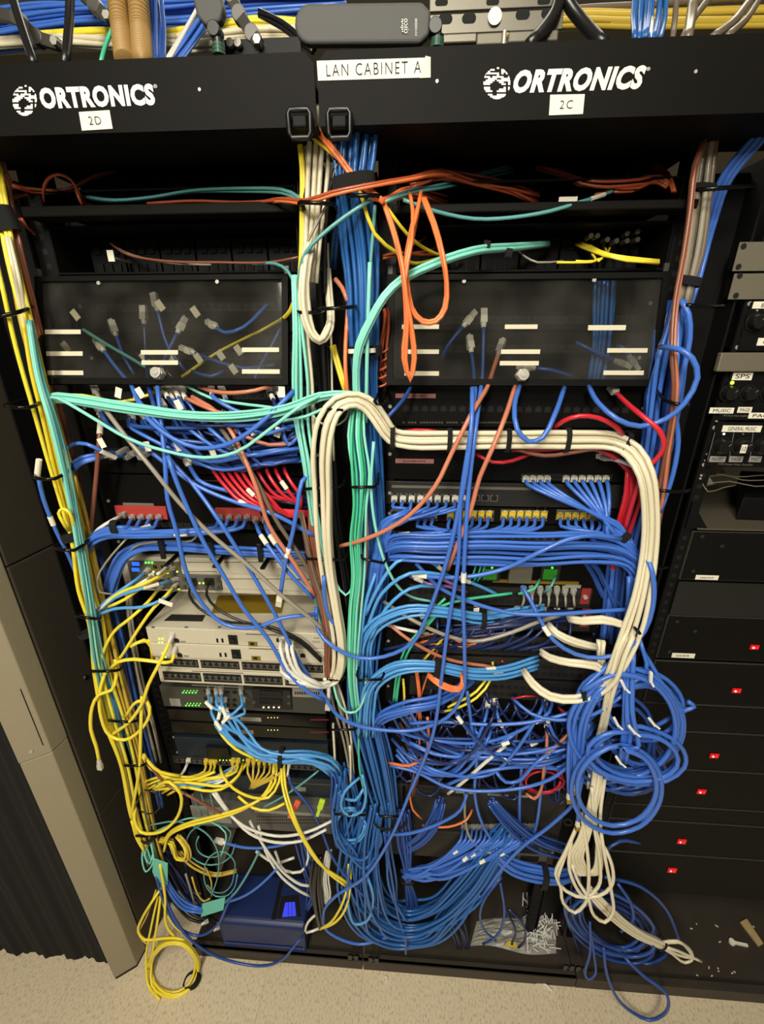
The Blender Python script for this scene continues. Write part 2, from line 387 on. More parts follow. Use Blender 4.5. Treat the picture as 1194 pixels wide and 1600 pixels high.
br.inputs[1].default_value = (1, 1, 1, 1); br.inputs[2].default_value = (0.94, 0.94, 0.95, 1); br.inputs[3].default_value = (0.66, 0.63, 0.6, 1); nt.links.new(tc.outputs['Object'], br.inputs[0])
ml = nt.nodes.new('ShaderNodeMix'); ml.data_type = 'RGBA'; ml.blend_type = 'MULTIPLY'; ml.inputs[0].default_value = 1
nt.links.new(cr.outputs[0], ml.inputs[6]); nt.links.new(br.outputs[0], ml.inputs[7]); nt.links.new(ml.outputs[2], b_.inputs['Base Color'])
# perforated amplifier vent: dots
m = bpy.data.materials.new('perforated'); m.use_nodes = True; nt = m.node_tree; MATS['perforated'] = m; b_ = nt.nodes['Principled BSDF']; b_.inputs['Roughness'].default_value = 0.5
tc = nt.nodes.new('ShaderNodeTexCoord'); vo = nt.nodes.new('ShaderNodeTexVoronoi'); vo.inputs['Scale'].default_value = 260; vo.inputs['Randomness'].default_value = 0; nt.links.new(tc.outputs['Object'], vo.inputs['Vector'])
cr = nt.nodes.new('ShaderNodeValToRGB'); cr.color_ramp.elements[0].position = .3; cr.color_ramp.elements[0].color = (.002, .002, .002, 1); cr.color_ramp.elements[1].position = .34; cr.color_ramp.elements[1].color = (.012, .011, .010, 1)
nt.links.new(vo.outputs[0], cr.inputs[0]); nt.links.new(cr.outputs[0], b_.inputs['Base Color'])
mat('wall_paint', (70, 62, 44), 0.8, noise=0.05)
mat('ceiling_tile', (190, 185, 172), 0.9, noise=0.08, nscale=120)

# ------------------------------------------------------------------ the room
def setting(b, name, m, smooth=False): return tag(b.link(name, m, loc=(0, 0, 0), smooth=smooth), None, None, kind='structure')
setting(B().box(-2.6, 2.6, -3.2, 1.5, -0.05, 0.0), 'floor', 'vinyl_tile')
setting(B().box(-2.6, 2.6, -3.2, 1.5, 3.0, 3.05), 'ceiling', 'ceiling_tile')
setting(B().box(-2.6, 2.6, 1.5, 1.55, 0, 3.0), 'wall_back', 'wall_paint')

# ------------------------------------------------------------------ racks
RL = (-0.555, -0.052); RR = (0.052, 0.56)
def holes(b, x, y, z0, z1, m=1):
    z = z0
    while z < z1: b.box(x-0.0045, x+0.0045, y-0.0006, y, z, z+0.009, m); z += 0.0222
def rack(nm, xr, label, split):
    r = thing(nm, ((xr[0]+xr[1])/2, 0.05, 0), label, 'equipment rack')
    for x0, x1, hx in ((xr[0], xr[0]+0.03, xr[0]+0.016), (xr[1]-0.03, xr[1], xr[1]-0.016)):
        b = B().box(x0, x1, 0.006, 0.012, 0.02, 2.15); b.box(x0 if x0 == xr[0] else x1-0.004, x0+0.004 if x0 == xr[0] else x1, 0.012, 0.09, 0.02, 2.15)
        holes(b, hx, 0.006, 0.08, 2.1); b.link('upright', ['black_steel', 'dark_hole'], r)
    B().box(xr[0], xr[1], 0.006, 0.09, 2.15, 2.165).link('top_bar', 'black_steel', r)
    b = B().box(split[0], split[1], -0.105, -0.095, 0.0, 0.05).box(split[0], split[1], -0.105, -0.085, 0.046, 0.05).box(split[0], split[1], -0.095, 0.32, 0.022, 0.028)
    b.link('base_tray', 'base_paint', r, bevel=0.0015)
    B().box(split[2], split[3], 0.325, 0.331, 0.03, 2.16).link('rear_panel', 'black_steel', r)
    B().box(xr[0], xr[1], 0.091, 0.324, 2.152, 2.160).link('top_light_baffle', 'black_steel', r)  # unseen cover added to keep the rear lamp's light out of the rack
    if split[4]: B().box(*split[4], 0.10, 0.324, 0.03, 2.16).link('side_panel', 'black_steel', r)
    return r
rack_left = rack('relay_rack', RL, 'black steel relay rack on the left, under the 2D header', (-0.556, -0.002, -0.72, -0.001, (-0.712, -0.704)))
rack_right = rack('relay_rack', RR, 'black steel relay rack in the middle, under the 2C header', (0.002, 0.66, 0.001, 0.675, None))
def latch(px, py, par):
    c = at(px, py, -0.106); b = B()
    b.box(c[0]-0.016, c[0]-0.004, -0.109, -0.105, c[2]-0.008, c[2]+0.016).box(c[0]+0.004, c[0]+0.016, -0.109, -0.105, c[2]-0.008, c[2]+0.016).box(c[0]-0.004, c[0]+0.004, -0.108, -0.105, c[2], c[2]+0.006)
    b.link('latch', 'black_gloss', par)
latch(552, 1496, rack_left); latch(584, 1500, rack_right); latch(888, 1512, rack_right); latch(908, 1514, rack_right)

# header panels, in front of the tops of the racks
HY = -0.12
zt = at(490, 80, HY)[2]; zb = at(450, 199, HY)[2]
def header(nm, x0, x1, cl, cr_, label):
    c = 0.012; xa = x0; xb = x1
    poly = [(xa, HY, zb), (xb, HY, zb)] + ([(xb, HY, zt-c), (xb-c, HY, zt)] if cr_ else [(xb, HY, zt)]) + ([(xa+c, HY, zt), (xa, HY, zt-c)] if cl else [(xa, HY, zt)])
    h = thing(nm, ((x0+x1)/2, HY, zb), label, 'header panel')
    b = B().prism(poly, (0, 0.004, 0)); b.box(xa+c*cl, xb-c*cr_, HY+0.004, 0.0, zt-0.004, zt-0.001); b.box(xa, xb, HY+0.004, 0.005, zb, zb+0.003)
    b.link('face_plate', 'black_paint', h); return h
xs = at(494, 120, HY)[0]
hl = header('header_panel', -0.78, xs-0.002, 0, 1, 'black header panel carrying the 2D paper label')
hr = header('header_panel', xs+0.002, 1.25, 1, 0, 'black header panel carrying the LAN CABINET A label')
GLOBE = """
......#.....
...##...##..
..#.....###.
.######.#.##
#.....#.....
###.#####..#
..####..####
.####.######
####...##..#
###.....##.#
............
###......#.#
###....###.#
.###..####..
............
..##..####..
...#######..
....####...."""
def globe(px, py, rx, ry, par, slant=0.0):
    rows = GLOBE.strip().split('\n'); b = B(); Y = HY - 0.0006; n = len(rows); mcol = len(rows[0]); sub = 4
    for j, row in enumerate(rows):
        for i, ch in enumerate(row):
            if ch != '#': continue
            for sj in range(sub):
                for si in range(sub):
                    u = ((i + (si+.5)/sub)/mcol)*2-1; v = 1-((j + (sj+.5)/sub)/n)*2
                    if u*u + v*v > 1: continue
                    q = [at(px + rx*(((i + (si+di)/sub)/mcol)*2-1) + slant*v*rx, py - ry*(1-((j + (sj+dj)/sub)/n)*2), Y) for di, dj in ((0, 1), (1, 1), (1, 0), (0, 0))]
                    k = len(b.v); b.v += [tuple(p) for p in q]; b.f.append((k, k+1, k+2, k+3)); b.m.append(0)
    b.link('globe_emblem', 'white_ink', par)
globe(38.5, 157, 19, 24, hl); globe(776.5, 130, 21, 25, hr)
text('ORTRONICS', 62, 134, 242, 168, HY, 'white_ink', hl, bold=0.055, shear=0.0, sp=1.1)
text('ORTRONICS', 803, 106, 1007, 143, HY, 'white_ink', hr, bold=0.055, shear=0.25, sp=1.1)
text('®', 240, 132, 246, 138, HY, 'white_ink', hl); text('®', 1010, 105, 1016, 111, HY, 'white_ink', hr)
def paper_on(par, pts, Y, body, box, th=0.0008, m='paper', ink='ink', nm='paper_label'):
    poly = [at(x, y, Y - th) for x, y in pts]
    o = B().prism(poly, (0, th*0.9, 0)).link(nm, m, par)
    if body: text(body, *box, Y - th, ink, o, bold=-.012, sp=1.25)
    return o
paper_on(hl, [(128, 204), (176, 201), (171, 172), (123, 175)], HY, '2D', (139, 182, 158, 195)).__setitem__('label', 'white paper label reading 2D')
paper_on(hr, [(858, 180), (911, 178), (914, 147), (860, 148)], HY, '2C', (875, 157, 895, 170)).__setitem__('label', 'white paper label reading 2C')
lab = paper_on(hr, [(497, 126), (662, 121), (667, 90), (495, 95)], HY, 'LAN CABINET A', (510, 98, 658, 117)); lab['label'] = 'white tape reading LAN CABINET A'
b = B(); q = [at(656, 122, HY-.001), at(673, 121, HY-.001), at(673, 89, HY-.004), at(665, 87, HY-.006), at(660, 110, HY-.003)]
b.prism(q, (0, .0004, 0)).link('curled_tape_end', 'paper', hr)
for x, y, p in ((312, 140, hl), (683, 127, hr), (1087, 112, hr)):
    c = at(x, y, HY); B().cyl((c[0], HY, c[2]), (0, -1, 0), .002, .0008, 10).link('rivet', 'screw_steel', p)
# plastic bridle clips under the header joint
for px in (468, 530):
    c = at(px, 190, HY - 0.01); wv = 0.0145; b = B()
    P = [c + np.array([x, 0, z]) for x, z in ((-wv, -.012), (-wv, .008), (-wv*.8, .0125), (wv*.8, .0125), (wv, .008), (wv, -.012), (wv*.75, -.017), (-wv*.75, -.017))]
    b.tube(P, 0.0035, 8, closed=True)
    t_ = thing('bridle_clip', c, 'black plastic bridle clip under the header joint, ' + ('left one above the cream cords' if px < 500 else 'right one above the blue cords'), 'clip')
    b.link('ring', 'black_plastic', t_, smooth=True)
    B().box(c[0]-.009, c[0]+.009, HY-.012, HY-.001, c[2]-.006, c[2]+.006).link('dark_gap', 'dark_hole', t_, bevel=.002)  # solid block coloured dark to stand in for the clip's shaded opening

# ------------------------------------------------------------------ vertical cable managers with wire rings
def manager(nm, x0, x1, label, rings):
    r = thing(nm, ((x0+x1)/2, 0.04, 0.03), label, 'cable manager')
    b = B().box(x0, x1, 0.05, 0.056, 0.03, 2.12).box(x0, x0+0.004, 0.006, 0.05, 0.03, 2.12).box(x1-0.004, x1, 0.006, 0.05, 0.03, 2.12)
    b.link('channel', 'black_steel', r)
    for (pa, pb, dfront, rr) in rings:              # wire from wall out to front and back
        a, c = at(*pa, dfront), at(*pb, dfront)
        P = [np.array([a[0]+.004, .012, a[2]+.012]), a + np.array([.001, .012, .002]), a + np.array([.006, 0, 0]), c - np.array([.006, 0, 0]), c + np.array([-.001, .012, .002]), np.array([c[0]-.004, .012, c[2]+.012])]
        B().tube(P, rr*1.3, 8).link('cable_ring', 'wire_black', r, smooth=True)
    return r
manager('vertical_cable_manager', -0.05, 0.05, 'black cable manager standing between the two relay racks',
        [((463, 316), (521, 318), -.11, .0022), ((540, 306), (594, 305), -.11, .0022), ((462, 488), (500, 488), -.10, .0020), ((494, 483), (553, 480), -.10, .0022), ((580, 481), (602, 480), -.10, .0022),
         ((452, 650), (470, 649), -.09, .0018), ((508, 640), (540, 641), -.12, .002), ((583, 631), (602, 632), -.12, .002), ((470, 764), (536, 761), -.10, .0022), ((546, 761), (590, 761), -.11, .0022),
         ((475, 873), (542, 875), -.10, .0022), ((562, 873), (604, 880), -.11, .0022), ((508, 1063), (540, 1062), -.10, .0022), ((556, 1063), (600, 1062), -.12, .0022), ((515, 1140), (560, 1140), -.09, .002),
         ((520, 1272), (575, 1274), -.11, .0022), ((590, 1275), (632, 1276), -.11, .0022)])
def open_ring(pts, r0, par):
    P, _ = parse(pts); B().tube(smooth_path(P, .03), r0, 8).link('cable_ring', 'wire_black', par, smooth=True)
ml_ = manager('vertical_cable_manager', -0.70, -0.562, 'black cable manager on the left side behind the yellow and aqua cords', [])
for s in ('58,476,-1 20,490,-12 -30,500,-12', '78,618,0 8,634,-13 44,637,-13 70,622,-4', '95,722,0 52,746,-13 86,748,-13 112,732,-8 125,722,-2', '118,836,0 86,856,-13 116,860,-13 140,842,-8 152,830,-2',
          '138,958,-3 120,962,-13 148,967,-13 160,958,-3', '160,1046,-2 146,1049,-12 180,1048,-12 190,1040,-2', '190,1122,-2 172,1126,-12 206,1128,-12 218,1118,-2', '215,1192,-2 196,1196,-12 222,1196,-12 234,1180,-2', '232,1306,-2 216,1306,-12 245,1308,-12'):
    open_ring(s, .0034, ml_)
mr_ = manager('vertical_cable_manager', 0.565, 0.655, 'black cable manager on the right side holding the thick blue and cream runs', [])
for s in ('1090,293,2 1094,296,-6 1180,290,-6', '1060,474,-2 1074,477,-9 1130,479,-4', '1020,598,-2 1040,626,-10 1066,633,-12 1078,622,-3', '996,738,-2 1030,766,-12 1064,768,-12 1078,764,-3', '985,890,-3 1000,891,-10 1030,888,-10 1043,886,-2', '975,968,-3 996,985,-16 1000,990,-16'):
    open_ring(s, .0030, mr_)

# ------------------------------------------------------------------ grey post, dark side panel and black drape on the left
pa, pb, pc = onz(180, 1532, 0), onz(215, 1511, 0), onz(229, 1484, 0)
pd_ = pc + (pc - pb)*0.0 + np.array([-.05, .04, 0]); pe_ = pa + np.array([-.01, .05, 0])
post = thing('cabinet_post', (pa+pb)/2, 'grey painted steel corner post of the cabinet beside the black drape', 'cabinet post')
zs = at(31, 1194, pa[1])[2]
def up(poly, z0, z1): return [np.array([p[0], p[1], z0]) for p in poly], (0, 0, z1 - z0)
cen = (pa+pb+pc+pd_+pe_)/5
B().prism(*up([pa, pb, pc, pd_, pe_], 0.012, zs-0.001)).link('lower_sleeve', 'post_grey', post, bevel=.002)
g = 1.02
B().prism(*up([cen+(p-cen)*g for p in (pa, pb, pc, pd_, pe_)], zs+0.001, 2.3)).link('upper_sleeve', 'post_grey', post, bevel=.002)
B().prism(*up([cen+(p-cen)*.95 for p in (pa, pb, pc, pd_, pe_)], 0.0, 0.012)).link('foot', 'rubber', post)
sc1 = at(56, 1176, pa[1]-.002); nrm = np.cross(pb-pa, (0, 0, 1.)); nrm /= np.linalg.norm(nrm)
mid = pa + (pb-pa)*.45; c_ = np.array([mid[0], mid[1], zs+.025]) - 0
nv = nrm if nrm[1] < 0 else -nrm
B().cyl(c_ + nv*.001, nv, .004, .002, 10).link('screw', 'screw_steel', post)
sl_ = pa + (pb-pa)*.82
B().prism([np.array([*(sl_[:2] + nv[:2]*.0015), zs+.03]), np.array([*(sl_[:2] + nv[:2]*.0015 + (pb-pa)[:2]*.03), zs+.03]), np.array([*(sl_[:2] + nv[:2]*.0015 + (pb-pa)[:2]*.03), zs+.2]), np.array([*(sl_[:2]+nv[:2]*.0015), zs+.2])], -nv*.003).link('slot', 'dark_hole', post)
dp = thing('cabinet_side_panel', pc, 'dark grey side panel between the grey post and the yellow cords', 'cabinet panel')
e_ = np.array([-0.695, 0.06, 0]); f_ = pc + np.array([.003, .004, 0])
nn = np.cross(e_-f_, (0, 0, 1.)); nn /= np.linalg.norm(nn); nn = nn if nn[0] > 0 else -nn
zseam = at(45, 880, f_[1]+.02)[2]
pl = [f_, e_, e_ - nn*.02, f_ - nn*.02]
zl2 = at(150, 1250, f_[1]+.04)[2]
B().prism(*up(pl, 0.02, zl2-.0012)).link('bottom_panel', 'panel_dark', dp, bevel=.0015)
B().prism(*up(pl, zl2+.0012, zseam-.0015)).link('lower_panel', 'panel_dark', dp, bevel=.003)
B().prism(*up(pl, zseam+.0015, 2.25)).link('upper_panel', 'panel_dark', dp, bevel=.003)
q = f_ + (e_-f_)*.52; B().cyl((q[0], q[1], at(122, 1058, q[1])[2]) + nn*.001, nn, .007, .003, 16, .005).link('grommet', 'black_plastic', dp)
# drape
P0 = onz(-60, 1509, 0.0); P1 = onz(172, 1506, 0.0); N = 90; V = []; fs = []
for zi, z in enumerate((0.006, .5, 1.2, 2.3)):
    for i in range(N):
        t = i/(N-1); x = -1.5 + t*(P1[0] + .03 + 1.5); y = P1[1] + .004 + .005*math.sin(t*46 + .5*math.sin(t*17)) + .0025*math.sin(t*131)
        V.append((x, y, z + (.004*math.sin(t*190) if zi == 0 else 0)))
for s in range(2):
    if s: V += [(x, y+.003, z) for x, y, z in V[:4*N]]
for zi in range(3):
    for i in range(N-1):
        a = zi*N+i; fs.append((a, a+1, a+N+1, a+N)); a += 4*N; fs.append((a+1, a, a+N, a+N+1))
mat('drape_black', (9, 7, 5), 0.95, noise=.3, nscale=200)
tag(link('drape', V, fs, 'drape_black', loc=(-1.1, P1[1]+.05, 0), smooth=True), 'black cloth drape hanging to the floor beside the grey post', 'drape')
# ------------------------------------------------------------------ equipment in the racks
XL = (-0.524, -0.084); XR = (0.084, 0.528)
def zl(py, Y=0.0): return float(at(330, py, Y)[2])
def zr(py, Y=0.0): return float(at(790, py, Y)[2])
def zav(py, Y=0.0): return float(at(1120, py, Y)[2])
def dev(nm, label, cat, xs, z1, z0, yf, depth, m, ears=None, bev=0.002, group=None):
    t = thing(nm, ((xs[0]+xs[1])/2, yf + depth/2, z0), label, cat, group)
    B().box(xs[0], xs[1], yf, yf+depth, z0+.0006, z1-.0006).link('chassis', m, t, bevel=bev)
    if ears:
        cx = (xs[0]+xs[1])/2
        for sx, xe in ((-1, xs[0]), (1, xs[1])):
            xo = xe + sx*0.020
            B().box(xe + sx*.0005, xo, -.002, .0055, z0+.001, z1-.001).link('mounting_ear', ears, t, bevel=.001)
            for zz in ((z0+z1)/2 - (z1-z0)*.28, (z0+z1)/2 + (z1-z0)*.28): B().cyl((xo - sx*.008, -.002, zz), (0, -1, 0), .0035, .002, 10).link('screw', 'screw_steel', t)
    return t
def part(b, nm, m, par, **k): return b.link(nm, m, par, **k)
def ports(par, x0, x1, n, zc, Y, w=.0115, h=.0095, m='dark_hole', nm='port', rim=None):
    for i in range(n):
        x = x0 + (x1-x0)*i/(max(1, n-1)); b = B()
        if rim: b.box(x-w/2-.002, x+w/2+.002, Y-.0012, Y, zc-h/2-.002, zc+h/2+.002, 1)
        b.box(x-w/2, x+w/2, Y-.0016 if rim else Y-.0008, Y, zc-h/2, zc+h/2, 0).box(x-w/5, x+w/5, Y-.0017 if rim else Y-.0009, Y, zc+h/2, zc+h/2+.002, 0)
        b.link(nm, [m, rim or m], par)
def led(par, px, py, Y, m='led_green', r=.0018, nm='led'):
    p = at(px, py, Y); B().cyl(p, (0, -1, 0), r, .0012, 10).link(nm, m, par)
def strip(par, px0, py0, px1, py1, Y, m='masking', nm='label_strip', body=None, ink='ink'):
    o = B().pbox(px0, py0, px1, py1, Y - .0008, .0007).link(nm, m, par)
    if body == '~':                                # worn print that cannot be read
        b = B(); rr = random.Random(int(px0*7+py0)); x = px0 + (px1-px0)*.2
        while x < px1 - (px1-px0)*.22:
            wd_ = rr.uniform(.8, 2.2); yy = rr.uniform(-.5, .5)
            b.pbox(x, py0+(py1-py0)*.38+yy*.4, x+wd_, py0+(py1-py0)*.7+yy*.4, Y-.001, .0002); x += wd_ + rr.uniform(.5, 1.6)
        b.link('worn_print', ink, o); return o
    if body: text(body, px0+(px1-px0)*.14, py0+(py1-py0)*.2, px1-(px1-px0)*.14, py1-(py1-py0)*.22, Y-.0009, ink, o)
    return o

# --- left relay rack, top to bottom
def enclosure(nm, label, xs, z1, z0, lipz, depth=.22, yf=.004):
    t = thing(nm, ((xs[0]+xs[1])/2, yf+depth/2, z0), label, 'fibre enclosure')
    B().box(xs[0], xs[1], yf, yf+depth, z0, z0+.003).box(xs[0], xs[1], yf, yf+depth, z1-.003, z1).box(xs[0], xs[0]+.003, yf, yf+depth, z0+.003, z1-.003).box(xs[1]-.003, xs[1], yf, yf+depth, z0+.003, z1-.003).link('housing', 'black_paint', t)
    n = 6; ww = (xs[1]-xs[0]-.02)/n
    for i in range(n):
        x = xs[0] + .01 + ww*i; b = B().box(x+.002, x+ww-.002, yf+.085, yf+.09, z0+.006, z1-.006, 0)
        for j in range(3):
            for k in range(2): b.box(x+.012+j*.018, x+.024+j*.018, yf+.081, yf+.085, z0+.014+k*.03, z0+.028+k*.03, 1)
        b.link('adapter_panel', ['black_steel', 'dark_hole'], t)
    if lipz: B().box(xs[0]-.008, xs[1]+.008, -.035, yf, lipz[1], lipz[0]).link('front_lip', 'black_paint', t, bevel=.002)
    return t
e1 = enclosure('fibre_enclosure', 'upper black fibre enclosure of the left rack, orange cords looping inside', XL, 2.105, zl(322), (zl(326), zl(343)))
e2 = enclosure('fibre_enclosure', 'black fibre enclosure just above the left smoked cover, small white tag inside', XL, zl(348), zl(426, 0), None)
e3 = enclosure('fibre_enclosure', 'upper black fibre enclosure of the middle rack with a fan of orange cords', XR, 2.105, zr(322), (zr(326), zr(340)))
e4 = enclosure('fibre_enclosure', 'black fibre enclosure above the right smoked cover with yellow and aqua cords', XR, zr(348), zr(424), None)
p_ = at(174, 400, .03); tag(B().box(p_[0]-.006, p_[0]+.006, .028, .03, p_[2]-.009, p_[2]+.009).box(p_[0]-.004, p_[0]+.004, .030, .085, p_[2]-.004, p_[2]-.001).link('paper_tag', 'paper'), 'small white paper tag in the enclosure above the left smoked cover', 'tag')
for px in (880,):
    p_ = at(887, 316, -.02); tag(B().box(p_[0]-.014, p_[0]+.014, -.021, -.0205, p_[2]-.007, p_[2]+.007).link('paper_tag', 'paper'), 'small white paper flag on the teal fibre cord, top of the middle rack', 'tag')
for i, (x, y) in enumerate(((917, 372), (927, 372), (942, 378), (956, 380), (972, 369), (972, 380), (988, 366), (988, 378))):
    c = at(x, y, .05); B().cyl(c, (0, -1, 0), .0045, .02, 12, .004).link('adapter', 'steel', e4)
# horizontal combs / blank panels behind
def cover(nm, label, tl, tr, bl, br_, yt, yb, x0, x1, strips, latchp, screws):
    """smoked hinged cover, hinge at the top, lower edge swung out"""
    zt_, zb_ = at((tl[0]+tr[0])/2, (tl[1]+tr[1])/2, yt)[2], at((bl[0]+br_[0])/2, (bl[1]+br_[1])/2, yb)[2]
    t = thing(nm, ((x0+x1)/2, yb, zb_), label, 'hinged cover')
    T, Bo = np.array([0, yt, zt_]), np.array([0, yb, zb_]); vd = Bo - T; L = np.linalg.norm(vd); vd /= L; nr = np.array([0, vd[2], -vd[1]]); nr = nr if nr[1] < 0 else -nr
    def pt(x, v, o=0.0): return np.array([x, *(T + vd*v + nr*o)[1:]])
    fw = .011; th = .012
    def bar(xa, xb, va, vb, a=-th*.5, c=th*.5): return B().prism([pt(xa, va, c), pt(xb, va, c), pt(xb, vb, c), pt(xa, vb, c)], nr*(a-c))
    b = B()
    for xa, xb, va, vb in ((x0, x1, 0, fw*.8), (x0, x1, L-fw, L), (x0, x0+fw, fw*.8, L-fw), (x1-fw, x1, fw*.8, L-fw)):
        q = bar(xa, xb, va, vb); k = len(b.v); b.v += q.v; b.f += [tuple(i+k for i in f) for f in q.f]; b.m += q.m
    b.link('frame', 'black_paint', t)
    bar(x0+fw*.6, x1-fw*.6, fw*.6, L-fw*.6, -.001, .002).link('smoked_pane', 'smoked_acrylic', t)
    def hit(px, py):                             # where a pixel's ray meets the pane
        d = M @ np.array([(px-CX)/F, (py-CY)/F, 1.0]); P0_ = pt(0, 0, .003); s = ((P0_-CAM) @ nr)/(d @ nr); return CAM + d*s
    for (xa, ya, xb, yb_) in strips:
        c = hit((xa+xb)/2, (ya+yb_)/2); wv = np.linalg.norm(hit(xb, (ya+yb_)/2)-hit(xa, (ya+yb_)/2)); hv = np.linalg.norm(hit((xa+xb)/2, yb_)-hit((xa+xb)/2, ya))
        q = [c + np.array([sx*wv/2, 0, 0]) - vd*sy*hv/2 for sx, sy in ((-1, 1), (1, 1), (1, -1), (-1, -1))]
        B().prism(q, -nr*.0006).link('label_strip', 'masking', t)
    c = hit(*latchp); b = B().cyl(c, nr, .0125, .012, 6, .011).cyl(c + nr*.012, nr, .0095, .004, 20).cyl(c + nr*.016, nr, .005, .0015, 12)
    b.link('latch', 'screw_steel', t, bevel=.0008)
    for s in screws: B().cyl(hit(*s), nr, .0033, .0025, 12).link('screw', 'screw_steel', t)
    for sx, xx in ((-1, x0+.004), (1, x1-.004)):
        B().obox(pt(xx, -.004, -.004), (0, 0, 1.), (0, 1., 0), .012, .008, .004).link('hinge', 'bracket_grey', t)
    return t
cover('hinged_cover', 'smoked acrylic hinged cover of the left rack with a square silver latch', (57, 432), (447, 432), (65, 603), (450, 600), 0.0, -.055, -.563, -.104,
      [(70, 515, 126, 522), (72, 549, 129, 556), (74, 579, 130, 586), (220, 547, 278, 554), (221, 563, 278, 570), (378, 543, 436, 550), (378, 577, 437, 584)], (250, 585), [(155, 443), (340, 441)])
cover('hinged_cover', 'smoked acrylic hinged cover of the middle rack, orange fibre loops hanging before it', (608, 432), (1042, 426), (612, 603), (1025, 603), 0.0, -.035, .068, .532,
      [(628, 507, 686, 514), (630, 546, 686, 553), (632, 580, 686, 587), (789, 507, 840, 514), (783, 546, 844, 553), (781, 564, 842, 571), (919, 508, 978, 516), (949, 544, 1012, 551), (943, 579, 1006, 586)], (815, 587), [(725, 440), (928, 438)])

def panel(label, xs, z1, z0, Y=0.0, m='black_paint', nm='patch_panel', cat='patch panel', depth=.03, ears=True):
    t = thing(nm, ((xs[0]+xs[1])/2, Y, z0), label, cat)
    x0, x1 = (xs[0]-.019, xs[1]+.019) if ears else xs
    B().box(x0, x1, Y, Y+.0055, z0+.0005, z1-.0005).box(xs[0]+.01, xs[1]-.01, Y+.0055, Y+depth, z0+.004, z1-.004).link('face_plate', m, t, bevel=.0008)
    if ears:
        for x in (x0+.008, x1-.008):
            B().cyl((x, Y, (z0+z1)/2), (0, -1, 0), .0035, .002, 10).link('screw', 'screw_steel', t)
    return t
# behind the left cover
pA = panel('black patch panel behind the left smoked cover, tagged cords plugged in', XL, zl(432, .06), zl(520, .06), .055)
ports(pA, XL[0]+.03, XL[1]-.03, 24, zl(480, .055), 0.055, rim='dark_grey')
pB = panel('lower black patch panel behind the left smoked cover', XL, zl(522, .06), zl(596, .06), 0.055)
ports(pB, XL[0]+.03, XL[1]-.03, 24, zl(556, .055), 0.055, rim='dark_grey')
pC = panel('black patch panel directly below the left smoked cover, crowded with blue plugs', XL, zl(603), zl(672), 0.001)
ports(pC, XL[0]+.02, XL[1]-.02, 24, zl(618), 0.001, rim='dark_grey'); ports(pC, XL[0]+.02, XL[1]-.02, 24, zl(652), 0.001, rim='dark_grey')
pD = panel('black patch panel above the red jack blocks, grey plugs at its left end', XL, zl(674), zl(742), 0.001)
ports(pD, XL[0]+.02, XL[1]-.02, 24, zl(707), 0.001, rim='dark_grey')
strip(pD, 300, 750, 345, 752, 0.001, 'steel', 'metal_edge')
pE = panel('black patch panel with two red jack blocks, left rack', XL, zl(744), zl(826), 0.001)
for a, c in ((183, 262), (338, 408)):
    p0, p1 = at(a, 798, 0.0), at(c, 798, 0.0)
    B().box(p0[0], p1[0], -.006, .0, zl(812), zl(792)).link('jack_block', 'red_block', pE, bevel=.001)
strip(pE, 192, 786, 240, 790, 0.001, 'grey_ink'); ports(pE, XL[0]+.05, XL[1]-.02, 22, zl(822), 0.001, h=.008, rim='dark_grey')
# horizontal manager above the router
hm = panel('black horizontal cable manager with upright fingers above the router, left rack', XL, zl(832), zl(868), 0.001, nm='horizontal_cable_manager', cat='cable manager')
for px in (268, 342, 415, 487):
    c = at(px, 858, -.03); B().box(c[0]-.005, c[0]+.005, -.062, .0, zl(866), zl(863)).box(c[0]-.005, c[0]+.005, -.066, -.060, zl(874, -.06), zl(846, -.06)).link('finger', 'black_plastic', hm, bevel=.001)
# router
zr1, zr0 = zl(871), zl(925)
rt = dev('router', 'cream modular router with blue and green lights, left rack', 'router', XL, zr1, zr0, -.004, .30, 'cream_metal', ears='cream_metal')
YR = -.004
B().pbox(203, 877, 285, 920, YR-.001, .0009).link('io_panel', 'mid_grey', rt)
B().pbox(206, 879, 217, 884, YR-.003, .002).link('power_led', 'led_blue', rt); B().pbox(206, 888, 217, 893, YR-.003, .002).link('power_led', 'led_blue', rt)
for x in (228, 233, 238): led(rt, x, 879, YR-.001, 'led_green', .0026)
for x, y in ((277, 893), (280, 920), (262, 895), (240, 893)): led(rt, x, y, YR-.001, 'led_lime', .0022)
for x, y in ((243, 885), (255, 885), (272, 887), (224, 897), (246, 905), (266, 905), (276, 915)):
    c = at(x, y, YR-.001); B().box(c[0]-.0075, c[0]+.0075, YR-.0025, YR-.001, c[2]-.007, c[2]+.007, 1).box(c[0]-.005, c[0]+.005, YR-.003, YR-.0025, c[2]-.005, c[2]+.004, 0).link('port', ['dark_hole', 'yellow_sticker'], rt)
def vents(par, px0, px1, py, Y, n, m='dark_hole', nm='vent_row', h=.003):
    b = B()
    for i in range(n):
        c = at(px0 + (px1-px0)*(i+.5)/n, py, Y); ww = abs(at(px1, py, Y)[0]-at(px0, py, Y)[0])/n
        b.box(c[0]-ww*.28, c[0]+ww*.28, Y-.0006, Y, c[2]-h/2, c[2]+h/2)
    b.link(nm, m, par)
for (x0, y0, x1, y1, nm) in ((287, 876, 341, 896, 'blank_module'), (347, 876, 498, 898, 'blank_module'), (347, 902, 500, 922, 'blank_module')):
    o = B().pbox(x0, y0, x1, y1, YR-.003, .0025).link(nm, 'cream_metal', rt, bevel=.0008)
    vents(o, x0+2, x1-2, y0+2.5, YR-.003, int((x1-x0)/3), h=.002)
    if x0 < 300: vents(o, x0+2, x1-2, y1-3, YR-.003, int((x1-x0)/3), h=.002)
o = B().pbox(283, 899, 345, 922, YR-.006, .005).link('serial_module', 'mid_grey', rt, bevel=.0008)
